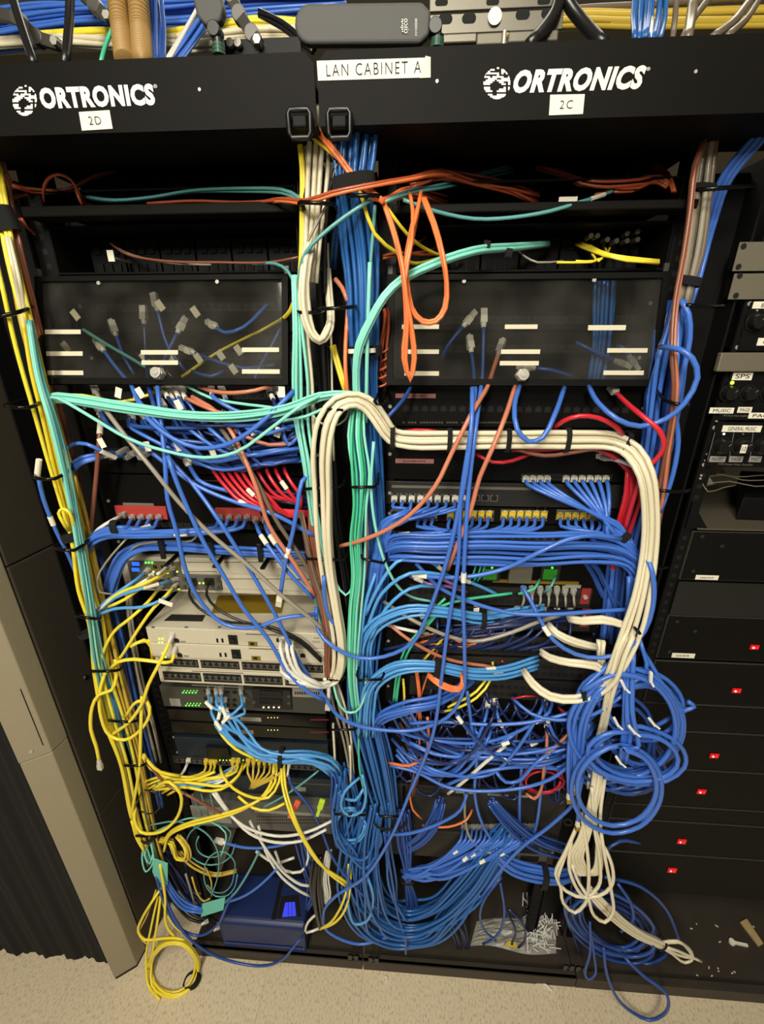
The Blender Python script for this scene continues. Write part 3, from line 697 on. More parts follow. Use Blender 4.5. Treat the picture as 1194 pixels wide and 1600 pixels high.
for x, y in ((289, 904), (289, 916), (342, 904), (342, 918), (322, 914)):
    B().cyl(at(x, y, YR-.006), (0, -1, 0), .004, .006, 10).link('thumbscrew', 'steel', o)
for x in (299, 326): B().pbox(x-7, 905, x+7, 915, YR-.012, .006).link('connector', 'black_plastic', o, bevel=.001)
led(rt, 312, 911, YR-.006, 'led_lime', .002); led(rt, 318, 911, YR-.006, 'led_lime', .002)
for x, y in ((268, 880), (345, 880), (345, 905)): B().cyl(at(x, y, YR-.003), (0, -1, 0), .003, .002, 10).link('screw', 'screw_steel', rt)
strip(rt, 432, 880, 447, 887, YR-.003, 'paper'); strip(rt, 450, 882, 485, 885, YR-.003, 'grey_ink'); strip(rt, 455, 905, 490, 907, YR-.003, 'grey_ink')
# pair of cream switches, standing forward
YS = -.075
def zs_(py): return float(at(370, py, YS)[2])
XS = (float(at(228, 985, YS)[0]) , -.07)
XS = (-.466, -.058)
def whitesw(label, y1, y0, top):
    t = dev('network_switch', label, 'network switch', XS, zs_(y1), zs_(y0), YS, .23, 'cream_metal', bev=.0018)
    return t
s1 = whitesw('cream network switch, top of the stack of four, yellow sticker on its lid', 985, 1009, 1)
s2 = whitesw('cream network switch second from the top of the stack of four', 1009.5, 1032, 0)
zt1 = zs_(985)
def lidq(pts): return [onz(x, y, zt1 + .0003) for x, y in pts]
B().prism(lidq([(330, 958), (440, 958), (447, 930), (342, 930)]), (0, 0, .0004)).link('warning_sticker', 'yellow_sticker', s1)
B().prism(lidq([(256, 970), (316, 971), (321, 961), (268, 960)]), (0, 0, .0004)).link('dark_sticker', 'dark_grey', s1)
for x in (236, 288, 340): B().prism(lidq([(x, 981), (x+5, 981), (x+6, 979), (x+1, 979)]), (0, 0, .0004)).link('lid_slot', 'mid_grey', s1)
for t, dy, dx in ((s1, 0, 0), (s2, 22.5, 5)):
    for k in range(4): led(t, 249+dx+(k % 2)*5, 998+dy+(k//2)*6, YS, 'led_lime', .0018)
    for x in (338, 346): B().pbox(x+dx, 998+dy, x+3+dx, 1004+dy, YS-.001, .001).link('slot', 'dark_hole', t)
    o = B().pbox(357+dx, 993+dy, 371+dx, 1007+dy, YS-.0015, .0015).link('console_port', 'dark_hole', t); B().cyl(at(364+dx, 1000+dy, YS-.0015), (0, -1, 0), .005, .004, 14).link('round_socket', 'black_plastic', o)
    B().pbox(388+dx, 1003+dy, 402+dx, 1009.5+dy, YS-.001, .001).link('usb_port', 'yellow_sticker', t); B().pbox(391+dx, 1004.5+dy, 397+dx, 1008+dy, YS-.0016, .001).link('port', 'dark_hole', t)
    strip(t, 282+dx, 1002+dy, 290+dx, 1003.5+dy, YS, 'grey_ink', 'printed_mark'); strip(t, 384+dx, 991+dy, 432+dx, 992.5+dy, YS, 'grey_ink', 'printed_mark')
    text('cisco', 488+dx*.5, 1000+dy, 500+dx*.5, 1004+dy, YS, 'grey_ink', t); vents(t, 490+dx*.5, 499+dx*.5, 997+dy, YS, 5, 'grey_ink', 'logo_bars')
    ports(t, at(436+dx, 1000+dy, YS)[0], at(468+dx, 1000+dy, YS)[0], 3, at(450, 1001+dy, YS)[2], YS)
    ports(t, at(276+dx, 1000+dy, YS)[0], at(276+dx, 1000+dy, YS)[0], 1, at(276, 1001+dy, YS)[2], YS)
def portsw(label, y1, y0):
    t = dev('network_switch', label, 'network switch', XS, zs_(y1), zs_(y0), YS+.006, .23, 'cream_metal', bev=.0012)
    Y = YS+.006; w4 = (XS[1]-XS[0]-.02)/4; z1, z0 = zs_(y1), zs_(y0); h = z1-z0
    for k in range(4):
        xa = XS[0]+.008+w4*k
        o = B().box(xa+.003, xa+w4-.003, Y-.0008, Y, z0+h*.18, z1-h*.2).link('port_block', 'black_plastic', t)
        ports(o, xa+.012, xa+w4-.012, 6, z0+h*.50, Y-.0008, w=.0095, h=.0075, rim='mid_grey')
    strip(t, 300, y0-2.2, 380, y0-1.0, Y, 'grey_ink', 'printed_mark')
    return t
s3 = portsw('cream network switch third from the top of the stack, row of empty ports', 1032.5, 1052)
s4 = portsw('cream network switch at the bottom of the stack of four, row of empty ports', 1052.5, 1074)
for x in (262, 268, 274): led(s4, x, 1054.5, YS+.006, 'led_lime', .0014)
# grey blade server with green lights
YD = -.02
def zd(py, Y=YD): return float(at(380, py, Y)[2])
bl = dev('gateway_chassis', 'dark grey two-row gateway chassis with green lights and light blue cords', 'gateway', (-.51, -.085), zd(1078), zd(1110), YD, .28, 'gateway_grey', bev=.0015)
for yy, x0 in ((1082, 286), (1102, 291)):
    for k in range(5): led(bl, x0+k*5, yy, YD, 'led_green', .0019); led(bl, x0+2+k*5, yy-3, YD, 'led_green', .0012)
led(bl, 330, 1092, YD, 'led_green', .003)
B().pbox(266, 1092, 282, 1103, YD-.001, .001).link('grey_label', 'grey_boot', bl)
for y in (1081, 1093, 1101): ports(bl, at(322, y, YD)[0], at(378, y, YD)[0], 6, at(350, y, YD)[2], YD, w=.01, h=.008)
o = B().pbox(395, 1078, 455, 1108, YD-.006, .006).link('serial_module', 'dark_grey', bl, bevel=.001)
for y in (1084, 1097): B().pbox(405, y-4, 440, y+4, YD-.010, .004).link('connector', 'black_plastic', o, bevel=.001)
for x in (412, 420, 428, 436): led(o, x, 1105, YD-.007, 'led_white', .0022)
for x, y in ((398, 1096), (452, 1086), (452, 1097)): B().cyl(at(x, y, YD-.006), (0, -1, 0), .004, .005, 10).link('thumbscrew', 'steel', o)
o = B().pbox(457, 1077, 505, 1090, YD-.005, .005).link('power_module', 'grey_boot', bl, bevel=.001); vents(o, 460, 500, 1083, YD-.005, 11, h=.008)
# two dark firewalls
for i, (y1, y0, lb) in enumerate(((1113, 1131, 'upper of two slim black appliances with four amber lights'), (1132, 1151, 'lower of two slim black appliances with four amber lights'))):
    t = dev('black_appliance', lb, 'network appliance', (-.505, -.085), zd(y1), zd(y0), YD, .25, 'black_gloss', bev=.0015)
    for k in range(4): led(t, 419+k*5, (y1+y0)/2-1, YD, 'led_amber', .0013)
    strip(t, 375-i*10, (y1+y0)/2-1, 408-i*12, (y1+y0)/2+5, YD, 'grey_boot', 'serial_label')
    vents(t, 485, 514, (y1+y0)/2+2.5, YD, 16, 'red_ink', 'red_mark', h=.0045)
# teal chassis with row of lights
t5 = dev('poe_switch', 'dark teal switch with a row of lime lights and yellow cords plugged in', 'network switch', (-.505, -.085), zd(1157), zd(1199), YD, .25, 'teal_chassis', bev=.002, ears='black_steel')
o = B().pbox(272, 1188, 520, 1199, YD-.002, .002).link('port_strip', 'dark_grey', t5)
ports(o, at(283, 1193, YD)[0], at(515, 1193, YD)[0], 26, at(400, 1194, YD)[2], YD-.002, w=.010, h=.008, rim='mid_grey')
for k in range(24): led(t5, 323+k*5.2, 1187.5, YD-.002, 'led_lime', .0017)
o = B().pbox(322, 1170, 357, 1187, YD-.012, .012).link('handle', 'black_plastic', t5, bevel=.002)
# blue-grey unit and media converter chassis
t6 = dev('blue_grey_unit', 'blue-grey rack unit behind the yellow cords with a paper label', 'network switch', (-.505, -.085), zd(1222), zd(1250), YD+.02, .22, 'teal_chassis', bev=.002)
strip(t6, 455, 1230, 478, 1236, YD+.02, 'grey_boot'); strip(t6, 440, 1224, 520, 1225.5, YD+.02, 'steel', 'metal_edge')
YM = -.02
def zm(py): return float(at(400, py, YM)[2])
t7 = dev('media_chassis', 'grey chassis with perforated front, orange and lime tags hanging before it', 'server', (-.50, -.085), zm(1254), zm(1296), YM, .25, 'mid_grey', bev=.002)
b = B()
for j in range(3):
    for i in range(34):
        c = at(402+i*3.3, 1276+j*5, YM); b.box(c[0]-.0016, c[0]+.0016, YM-.0006, YM, c[2]-.002, c[2]+.002)
b.link('vent_grille', 'dark_hole', t7); B().pbox(398, 1270, 516, 1273, YM-.003, .003).link('bezel_bar', 'grey_boot', t7)
B().pbox(300, 1262, 360, 1285, YM-.004, .004).link('drive_bay', 'grey_boot', t7, bevel=.001)

# --- right (middle) relay rack
pF = panel('black patch panel behind the right smoked cover', XR, zr(434, .06), zr(516, .06), 0.055); ports(pF, XR[0]+.02, XR[1]-.02, 24, zr(500, .055), 0.055, rim='dark_grey')
pG = panel('lower black patch panel behind the right smoked cover', XR, zr(520, .06), zr(596, .06), 0.055); ports(pG, XR[0]+.02, XR[1]-.02, 24, zr(545, .055), 0.055, rim='dark_grey')
pH = panel('black patch panel below the right smoked cover with a pink label', XR, zr(604), zr(668), 0.001)
strip(pH, 618, 615, 681, 622, 0.001, 'pink_label', body='~', ink='dark_grey'); ports(pH, XR[0]+.02, XR[1]-.02, 24, zr(640), 0.001)
b = B()
for i in range(40):
    if random.Random(i).random() < .7:
        c = at(626+i*4.6, 660, 0.001); b.box(c[0]-.002, c[0]+.002, -.0008, .0008, c[2]-.0015, c[2]+.0015)
b.link('metal_edge', 'steel', pH)
pI = panel('black patch panel behind the horizontal cream bundle with a pink label', XR, zr(670), zr(752), 0.001)
strip(pI, 618, 717, 678, 724, 0.001, 'pink_label', body='~', ink='dark_grey')
ports(pI, at(820, 748, 0)[0], at(950, 748, 0)[0], 12, zr(744), 0.001, rim='dark_grey')
pJ = panel('patch panel with long white strip and white plugs in its upper row', XR, zr(755), zr(792), 0.001, 'dark_grey')
strip(pJ, 612, 760, 830, 764, 0.001, 'silver_plate', 'designation_strip'); ports(pJ, at(617, 780, 0)[0], at(772, 780, 0)[0], 12, zr(779), 0.001, rim='mid_grey')
pK = panel('patch panel with grouped yellow-booted plugs', XR, zr(794), zr(818), 0.001, 'black_paint')
for a, n in ((616, 5), (704, 6), (788, 6), (875, 6)): 
    o = B().pbox(a-6, 797, a+68, 814, -.001, .0018).link('jack_module', 'mid_grey', pK, bevel=.0006); ports(o, at(a, 805, 0)[0], at(a+12.5*5, 805, 0)[0], 6, zr(806), -.001)
pL = panel('patch panel hidden behind the horizontal blue run', XR, zr(820), zr(862), 0.001, 'black_paint')
ports(pL, at(620, 838, 0)[0], at(910, 838, 0)[0], 24, zr(839), 0.001, rim='mid_grey')
# modular core switch
YC = -.03
def zc(py): return float(at(790, py, YC)[2])
cs = dev('core_switch', 'large black modular switch with two green lit displays, middle rack', 'network switch', XR, zc(866), zc(985), YC, .3, 'black_paint', bev=.002, ears='black_steel')
for x in (766, 860):
    o = B().pbox(x-14, 880, x+16, 908, YC-.008, .008).link('supervisor_module', 'dark_grey', cs, bevel=.001)
    B().pbox(x-11, 890, x+11, 906, YC-.011, .003).link('lens', 'green_lens', o, bevel=.001); led(o, x-2, 881, YC-.009, 'led_green', .003); led(o, x+3, 881, YC-.009, 'led_green', .003); led(o, x+3, 887, YC-.009, 'led_green', .002)
B().pbox(796, 882, 832, 912, YC-.012, .012).link('power_supply', 'silver_plate', cs, bevel=.001)
B().pbox(770, 908, 905, 912, YC-.004, .004).link('yellow_bar', 'yellow_sticker', cs)
for j, (y0, y1) in enumerate(((918, 946), (950, 982))):
    o = B().pbox(640, y0, 925, y1, YC-.006, .006).link('line_card', 'dark_grey', cs, bevel=.001)
    ports(o, at(655, y0+9, YC)[0], at(905, y0+9, YC)[0], 24, at(790, y0+9, YC)[2], YC-.006, h=.008); ports(o, at(655, y0+20, YC)[0], at(905, y0+20, YC)[0], 24, at(790, y0+20, YC)[2], YC-.006, h=.008)
    B().pbox(908, y0+2, 922, y1-2, YC-.009, .003).link('ejector', 'red_ink', o); B().cyl(at(914, y0+14, YC-.009), (0, -1, 0), .0045, .005, 12).link('thumbscrew', 'screw_steel', o)
strip(cs, 884, 914, 908, 919, YC-.006, 'grey_boot')
cs2 = dev('core_switch', 'second black modular switch under the one with green displays, cords everywhere', 'network switch', XR, zc(990), zc(1120), YC, .3, 'black_paint', bev=.002, ears='black_steel')
for j, (y0, y1) in enumerate(((994, 1024), (1028, 1058), (1062, 1092))):
    o = B().pbox(640, y0, 925, y1, YC-.006, .006).link('line_card', 'dark_grey', cs2, bevel=.001)
    for yy in (y0+9, y0+20): ports(o, at(655, yy, YC)[0], at(905, yy, YC)[0], 24, at(790, yy, YC)[2], YC-.006, h=.008)
led(cs2, 785, 1033, YC-.006, 'led_red', .0016)
pM = panel('black panel behind the blue tangle, middle rack', XR, zr(1125, -.02), zr(1228, -.02), -.02, 'black_paint')
ports(pM, XR[0]+.02, XR[1]-.02, 24, zr(1180, -.02), -.02, rim='dark_grey')
YP = -.035
def zp(py): return float(at(770, py, YP)[2])
pN = panel('charcoal patch panel low in the middle rack, blue fan from its right half', XR, zp(1234), zp(1302), YP, 'dark_grey', depth=.04)
ports(pN, at(690, 1250, YP)[0], at(720, 1250, YP)[0], 5, zp(1246), YP); ports(pN, at(722, 1290, YP)[0], at(850, 1292, YP)[0], 20, zp(1289), YP, rim='mid_grey')
strip(pN, 712, 1237, 745, 1240, YP, 'grey_boot'); strip(pN, 762, 1241, 795, 1244, YP, 'grey_boot'); strip(pN, 805, 1243, 825, 1246, YP, 'grey_boot')
pO = panel('charcoal blank panel lowest in the middle rack', XR, zp(1305), zp(1345), YP, 'panel_dark', depth=.04)
pw = dev('power_unit', 'small grey power unit with black sockets behind the lower blue run', 'power unit', (float(at(805, 1330, -.06)[0]), float(at(856, 1330, -.06)[0])), zp(1312)+.01, zp(1352)+.01, -.066, .03, 'mid_grey')
for y in (1330, 1342): B().pbox(813, y-4, 842, y+4, -.067, .001).link('socket', 'dark_hole', pw)

# --- audio rack on the right
AX = (0.668, 1.32)
ar = thing('audio_rack', (1.0, .15, 0), 'black audio equipment rack at the right with red-lit amplifiers', 'equipment rack')
b = B().box(AX[0], AX[0]+.022, .004, .010, .03, 2.15).box(AX[0]+.022, AX[0]+.026, .006, .6, .03, 2.15); holes(b, AX[0]+.011, .004, .2, 2.1); b.link('upright', ['black_steel', 'dark_hole'], ar)
b = B().box(0.662, 1.45, -.105, -.095, 0.0, .05).box(0.662, 1.45, -.095, .55, .022, .028).box(.662, 1.45, -.095, -.085, .046, .05); b.link('base_tray', 'base_paint', ar)
B().box(AX[0]+.026, AX[1], .56, .566, .03, 2.15).link('rear_panel', 'black_paint', ar)
for x, y in ((1055, 374), (1116, 450), (1125, 462), (1146, 475), (1129, 543), (1125, 554), (1121, 568), (1097, 668), (1098, 658), (1083, 726), (1061, 719), (1054, 709), (1059, 742), (1069, 747)):
    p = at(x, y, .004); p[0] = max(p[0], AX[0]+.008); B().cyl(p, (0, -1, 0), .0038 if y in (475, 543, 668, 726) else .002, .002, 12).link('rack_screw', 'screw_steel', ar)
def av(nm, label, cat, y1, y0, xl=.690, m='amp_face', Y=0.0, depth=.3, outline=True, group=None):
    z1, z0 = zav(y1, Y), zav(y0, Y)
    t = thing(nm, (1.0, Y, z0), label, cat, group)
    if outline: B().box(xl, AX[1], Y, Y+.004, z0, z1).link('edge', 'amp_edge', t); k = .0016
    else: k = 0
    B().box(xl+k, AX[1]-k, Y-.0012, Y+.0, z0+k, z1-k).link('front_plate', m, t)
    B().box(xl+.004, AX[1]-.004, Y+.0045, Y+depth, z0+.004, z1-.004).link('chassis', 'black_steel', t)
    return t
def blank(y1, y0, xa, lb, holes_):
    t = av('blank_plate', lb, 'blank plate', y1, y0, xl=xa, m='silver_plate', outline=False, depth=.02)
    for h in holes_: B().cyl(at(*h, -.0012), (0, -1, 0), .0045, .0006, 14).link('slot_hole', 'dark_hole', t)
blank(379, 424, float(at(1150, 400, 0)[0]), 'upper silver blank plate of the audio rack', [(1162, 385), (1154, 417)])
blank(428, 468, float(at(1142, 448, 0)[0]), 'lower silver blank plate of the audio rack', [(1156, 431), (1150, 462)])
def knob(par, px, py, Y, r=.013):
    c = at(px, py, Y); b = B().cyl(c, (0, -1, 0), r*1.15, .003, 24).cyl(c + np.array([0, -.003, 0]), (0, -1, 0), r, .012, 24, r*.8)
    o = b.link('knob', 'knob_metal', par, bevel=.001); B().obox(c + np.array([r*.2, -.0152, r*.2]), (.7, 0, .7), (0, -1., 0), r*.4, .0012, .0006).link('pointer', 'grey_ink', o)
mx1 = av('mixer_amplifier', 'black mixer amplifier below the silver blank plates', 'amplifier', 472, 548, .674, outline=False)
strip(mx1, 1177, 471, 1230, 482, -.0015, 'paper'); text('BA', 1190, 474, 1204, 480, -.0024, 'ink', mx1); strip(mx1, 1184, 528, 1230, 540, -.0015, 'paper', body='~'); knob(mx1, 1178, 503, -.0012); knob(mx1, 1222, 503, -.0012)
led(mx1, 1183, 485, -.0012, 'screw_steel', .0015)
sp = B().pbox(1124, 551, 1260, 581, -.012, .011); tag(sp.link('silver_rack_plate', 'silver_plate', bevel=.002), 'brushed silver plate with a grooved top edge between two mixers', 'rack plate')
mx2 = av('mixer_amplifier', 'black mixer amplifier with a bright green light and SPS label', 'amplifier', 582, 656, .674, outline=False)
strip(mx2, 1145, 582, 1176, 594, -.0015, 'paper', body='SPS'); led(mx2, 1144, 598, -.0015, 'led_lime', .0032)
for x in (1137, 1168, 1200): knob(mx2, x, 614, -.0012)
strip(mx2, 1109, 637, 1147, 646, -.0015, 'paper', body='MUSIC'); strip(mx2, 1153, 636, 1175, 645, -.0015, 'paper', body='PAGE'); strip(mx2, 1170, 645, 1215, 654, -.003, 'paper', body='PAGE')
text('MTR Power Mixer Amplifier', 1130, 648, 1168, 652, -.0013, 'grey_ink', mx2)
mx3 = av('mixer_amplifier', 'black mixer amplifier with three knobs under a long GENERAL MUSIC label', 'amplifier', 659, 729, .674, outline=False)
strip(mx3, 1129, 665, 1190, 675, -.0015, 'paper', body='GENERAL MUSIC'); led(mx3, 1131, 678, -.0015, 'led_white', .002); led(mx3, 1161, 678, -.0015, 'grey_ink', .0015)
for x in (1127, 1158, 1190): knob(mx3, x, 697, -.0012, .015)
strip(mx3, 1158, 695, 1167, 708, -.018, 'paper', 'knob_label', body='10')
for x0, x1, s in ((1109, 1134, 'MUSIC'), (1140, 1161, 'PAGE'), (1171, 1190, 'MISC')): strip(mx3, x0, 713, x1, 722, -.0015, 'grey_boot', body=s)
for xa, xb in ((1117, 1106), (1147, 1139), (1177, 1172)):
    p0, p1 = at(xa, 676, -.0015), at(xb, 719, -.0015); B().tube([p0, p1], .0006, 6).link('divider_line', 'grey_ink', mx3)
text('MTR Power Mixer Amplifier', 1122, 724, 1177, 728, -.0013, 'grey_ink', mx3)
# open shelf with papers and a black box
zsh = float(at(1120, 825, 0)[2])
sh = thing('rack_shelf', (1.0, .1, zsh), 'grey open shelf of the audio rack with papers and thin wires', 'shelf')
B().box(.694, AX[1], -.004, .5, zsh-.003, zsh).link('shelf_board', 'desk_grey', sh)
b = B(); p = at(1075, 795, .004)
B().prism([np.array([.672, -.002, zsh-.002]), np.array([.715, -.002, zsh-.002]), np.array([.672, -.002, zsh+.055])], (0, .004, 0)).link('side_bracket', 'black_steel', sh)
def onshelf(pts, dz=.001): return [onz(x, y, zsh + dz) for x, y in pts]
p = onz(1130, 738, zsh+.001)
tag(B().prism(onshelf([(1085, 750), (1108, 746), (1116, 757), (1090, 763)], .004), (0, 0, .002)).link('paper_scrap', 'paper'), 'cream paper scrap lying on the audio rack shelf', 'paper')
tag(B().prism(onshelf([(1084, 738), (1098, 736), (1098, 744), (1082, 745)], .001), (0, 0, .025)).link('paper_box', 'paper'), 'small cream carton at the back of the audio rack shelf', 'carton')
tag(B().prism(onshelf([(1098, 735), (1128, 734), (1128, 739), (1098, 741)], .001), (0, 0, .022)).link('brown_carton', 'wood'), 'brown cardboard strip beside the cream carton on the shelf', 'carton')
q = onshelf([(1150, 812), (1235, 815), (1240, 770), (1148, 765)], .001)
bb = thing('black_box', q[0], 'black box standing on the audio rack shelf', 'box')
B().prism(q, (0, 0, .05)).link('casing', 'black_steel', bb, bevel=.003)
kind('wire', 'thin_wire', 'wire', 'j_taupe', .0012)
for i, pth in enumerate(('1090,748,4 1130,742,4 1160,750,3 1230,748,4', '1100,757,3 1140,752,3 1180,760,2 1235,754,2', '1087,738,3 1096,752,1 1106,768,-1 1130,762,1 1150,758,2', '1120,740,4 1150,745,3 1200,742,3 1240,744,3')):
    S('wire', pth, 'thin loose wire lying across the audio rack shelf', group='wires on the audio rack shelf')
# amplifiers
def lamp(t, lx, ly):
    o = B().pbox(lx-7, ly-3.5, lx+7, ly+3.5, -.0045, .0033).link('rocker_switch', 'red_lens', t, bevel=.0015)
    for dx, rr in ((-2.5, .0026), (3, .0022)): B().cyl(at(lx+dx, ly, -.0045), (0, -1, 0), rr, .0012, 10).link('lamp', 'led_red' if dx > 0 else 'led_pink', o)
a1 = av('power_amplifier', 'uppermost large amplifier panel, light outline and white label, no red light', 'amplifier', 831, 907)
vp = av('vent_panel', 'perforated black vent panel between the two outlined amplifiers', 'vent panel', 910, 962, m='perforated', outline=False)
a2 = av('power_amplifier', 'outlined amplifier panel with white label and the highest red light', 'amplifier', 964, 1031)
for t, (x, y), ss in ((a1, (1087, 899), [(1097, 838), (1083, 892), (1128, 853)]), (a2, (1050, 1021), [(1058, 971), (1046, 1018), (1086, 986)])):
    strip(t, x, y, x+36, y+7, -.0015, 'paper', body='~', ink='grey_ink')
    for q in ss: B().cyl(at(*q, -.0013), (0, -1, 0), .0042, .0016, 12).link('screw', 'dark_grey', t)
lbs = ['first red-lit plain amplifier below the outlined pair', 'plain black blank panel below the first plain red-lit amplifier', 'red-lit amplifier level with the big blue coil', 'red-lit amplifier below the one level with the big blue coil', 'black blank panel between red-lit amplifiers, behind the lower blue coil', 'second lowest red-lit amplifier, level with the cream loops', 'lowest red-lit amplifier just above the dusty tray']
for (y1, y0), lb in zip(((1036, 1100), (1103, 1143), (1146, 1203), (1206, 1262), (1265, 1286), (1289, 1338), (1341, 1400)), lbs):
    t = av('power_amplifier' if 'red-lit' in lb and 'blank' not in lb else 'blank_cover_plate', lb, 'amplifier' if 'blank' not in lb else 'blank panel', y1, y0, outline=True, m='amp_face')
    for c_, sx, sy in ((1178, 1012, 0),): pass
    for lx, ly in ((1152, 1080), (1117, 1182), (1097, 1238), (1066, 1316), (1051, 1361)):
        if y1 < ly < y0: lamp(t, lx, ly)
lamp(a2, 1180, 1012)

# --- things on the base and floor
zb_ = .0285
yb = -.07
def modem():
    c0 = onz(345, 1478, .03); x0, x1 = -.470, -.235
    t = thing('network_tester', ((x0+x1)/2, 0, zb_), 'dark blue boxy network unit with a small lit blue screen on the base tray', 'network unit')
    x0, x1 = float(at(346, 1460, -.09)[0]), float(at(477, 1460, -.09)[0])
    z0, z1 = .0505, .0505
    zf, zk = float(at(410, 1446, -.09)[2]), 0
    # body: slanted top rising to the back
    prof = [(-.094, .056), (-.094, zf), (-.082, zf+.010), (.035, zf+.022), (.035, .056)]
    B().prism([np.array([x0, y, z]) for y, z in prof], (x1-x0, 0, 0)).link('body', 'modem_blue', t, bevel=.006)
    prof2 = [(-.097, .0505), (-.097, .068), (-.088, .068), (-.088, .0505)]
    for a, c in ((x0+.004, x0+.05), (x1-.05, x1-.004)): B().prism([np.array([a, y, z]) for y, z in prof2], (c-a, 0, 0)).link('foot', 'modem_blue_light', t, bevel=.004)
    B().box(x0+.012, x1-.012, -.097, -.0945, .062, .074).link('front_ledge', 'modem_blue_light', t, bevel=.001)
    def ontop(px, py):
        # plane of the slanted lid
        A = np.array([0, -.082, zf+.010]); D = np.array([0, .117, .012]); nr = np.cross(D, (1., 0, 0)); nr /= np.linalg.norm(nr); nr = nr if nr[2] > 0 else -nr
        d = M @ np.array([(px-CX)/F, (py-CY)/F, 1.0]); return CAM + d*(((A-CAM) @ nr)/(d @ nr)) + nr*.0006, nr
    for pts, m_, nm, h in (([(433, 1436), (470, 1433), (466, 1399), (440, 1402)], 'black_plastic', 'screen_frame', .003), ([(441, 1434), (463, 1432), (461, 1410), (446, 1411)], 'lcd_blue', 'screen', .0034), ([(424, 1437), (431, 1437), (443, 1377), (437, 1377)], 'black_steel', 'trim_strip', .001)):
        q = [ontop(*p)[0] for p in pts]; nr = ontop(*pts[0])[1]; B().prism(q, nr*h).link(nm, m_, t)
    q = [ontop(x, y) for x, y in ((449, 1418), (457, 1426))]
    b = B()
    for x in (450.5, 456): b.prism([ontop(x, 1433)[0], ontop(x+.7, 1433)[0], ontop(x+.7, 1411)[0], ontop(x, 1411)[0]], ontop(x, 1420)[1]*.0038)
    b.link('segment_lines', 'modem_blue', t)
    return t
modem()
def coax(px, py, d, label):
    c = at(px, py, d); b = B().cyl(c, (-.8, -.5, -.1), .0065, .012, 6).cyl(c + np.array([-.010, -.006, 0]), (-.8, -.5, -.1), .005, .01, 14)
    tag(b.link('coax_connector', 'screw_steel'), label, 'connector')
coax(345, 1447, -.08, 'shiny silver coax connector left of the blue network unit')
coax(326, 1438, -.07, 'small silver coax connector beside the teal tape')
def flagtape(pts, d, label, m='teal_tape'):
    q = [at(x, y, dd/100) for (x, y), dd in zip(pts, d)]
    b = B().prism(q, (0, .002, .0005)); tag(b.link('tape_flag', m), label, 'tape flag')
flagtape([(314, 1433), (349, 1422), (352, 1403), (316, 1413)], (-9, -9, -8.5, -8.5), 'teal tape flag just left of the blue network unit')
flagtape([(247, 1384), (262, 1384), (262, 1350), (240, 1342), (238, 1362)], (-9, -9, -9, -9, -9), 'teal tape flag hanging among the yellow cords, left corner of the rack')
# hanging tags
for m_, (x, y), (x2, y2), lb, h in (('orange_tag', (466, 1252), (452, 1276), 'orange plastic tag before the grey perforated chassis', 8), ('lime_tag', (504, 1250), (496, 1274), 'lime green plastic tag before the grey perforated chassis', 8)):
    p, q = at(x, y, -.09), at(x2, y2, -.09); b = B().obox(p, q-p, (0, 1., 0), np.linalg.norm(q-p)*.55, .015, .008).obox(p+(q-p)*.5, q-p, (0, 1., 0), np.linalg.norm(q-p)*.55, .009, .006)
    tag(b.link('pull_tag', m_, bevel=.002), lb, 'tag')
# bright cutting-board-like white plastic bag with scraps, right base
P_ = [onz(x, y, .0295) for x, y in ((735, 1478), (870, 1492), (868, 1428), (800, 1412), (745, 1440))]
V = []; fs = []; N = 14; rnd = random.Random(3)
for j in range(N):
    for i in range(N):
        u, v = i/(N-1), j/(N-1); a = P_[0]*(1-u)+P_[1]*u; c = P_[4]*(1-u)+P_[2]*u; p = a*(1-v)+c*v; V.append((p[0], p[1]+.006*math.sin(u*7), .030+.014*rnd.random()*(math.sin(math.pi*u)*math.sin(math.pi*v))**.5))
for j in range(N-1):
    for i in range(N-1): a = j*N+i; fs.append((a, a+1, a+N+1, a+N))
k = len(V); V += [(x, y, .0285) for x, y, z in V[:N*N]]; fs += [(c+k, b_+k, a+k, d_+k)[::1] for a, b_, c, d_ in fs[:(N-1)**2]]
bg = tag(link('plastic_bag', V, fs, 'plastic_bag', loc=tuple(P_[0])), 'crumpled white plastic sheet lying on the base tray of the middle rack', 'plastic bag')
b = B()
for i in range(120):
    x, y = rnd.gauss(845, 16), rnd.gauss(1452, 24)
    if not (812 < x < 878 and 1412 < y < 1490): continue
    p = onz(x, y, .036 + rnd.random()*.022); a = rnd.uniform(0, 3.14)
    b.obox(p, (math.cos(a), math.sin(a), rnd.uniform(-.3, .3)), (0, 0, 1.), rnd.uniform(.015, .04), .0026, .0012)
tag(b.link('scraps', 'tie_white'), 'heap of cut white tie scraps on the base tray', 'scraps', kind='stuff')
tag(B().prism([onz(x, y, .043) for x, y in ((788, 1478), (812, 1482), (806, 1472), (794, 1470))], (0, 0, .001)).link('yellow_scrap', 'yellow_boot'), 'small yellow scrap on the white plastic sheet', 'scrap')
q = [onz(x, y, .0285) for x, y in ((1185, 1480), (1192, 1476), (1166, 1437), (1156, 1442))]
tag(B().prism(q, (0, 0, .008)).link('wood_offcut', 'wood', bevel=.001), 'pale wooden offcut lying in the dusty tray under the amplifiers', 'wood offcut')
q = onz(1160, 1476, .034); b = B().obox(q, (onz(1172, 1479, .034)-q), (0, 0, 1.), .035, .007, .006).cyl(q - np.array([0, 0, .004]), (0, 0, 1), .008, .008, 14)
q2 = onz(1144, 1472, .033)
tag(B().obox(q2, onz(1171, 1478, .033)-q2, (0, 0, 1.), .045, .007, .007).cyl(q2 - np.array([0, 0, .004]), (0, 0, 1), .009, .009, 14).link('plastic_anchor', 'paper'), 'white plastic anchor lying beside the wooden offcut', 'anchor')
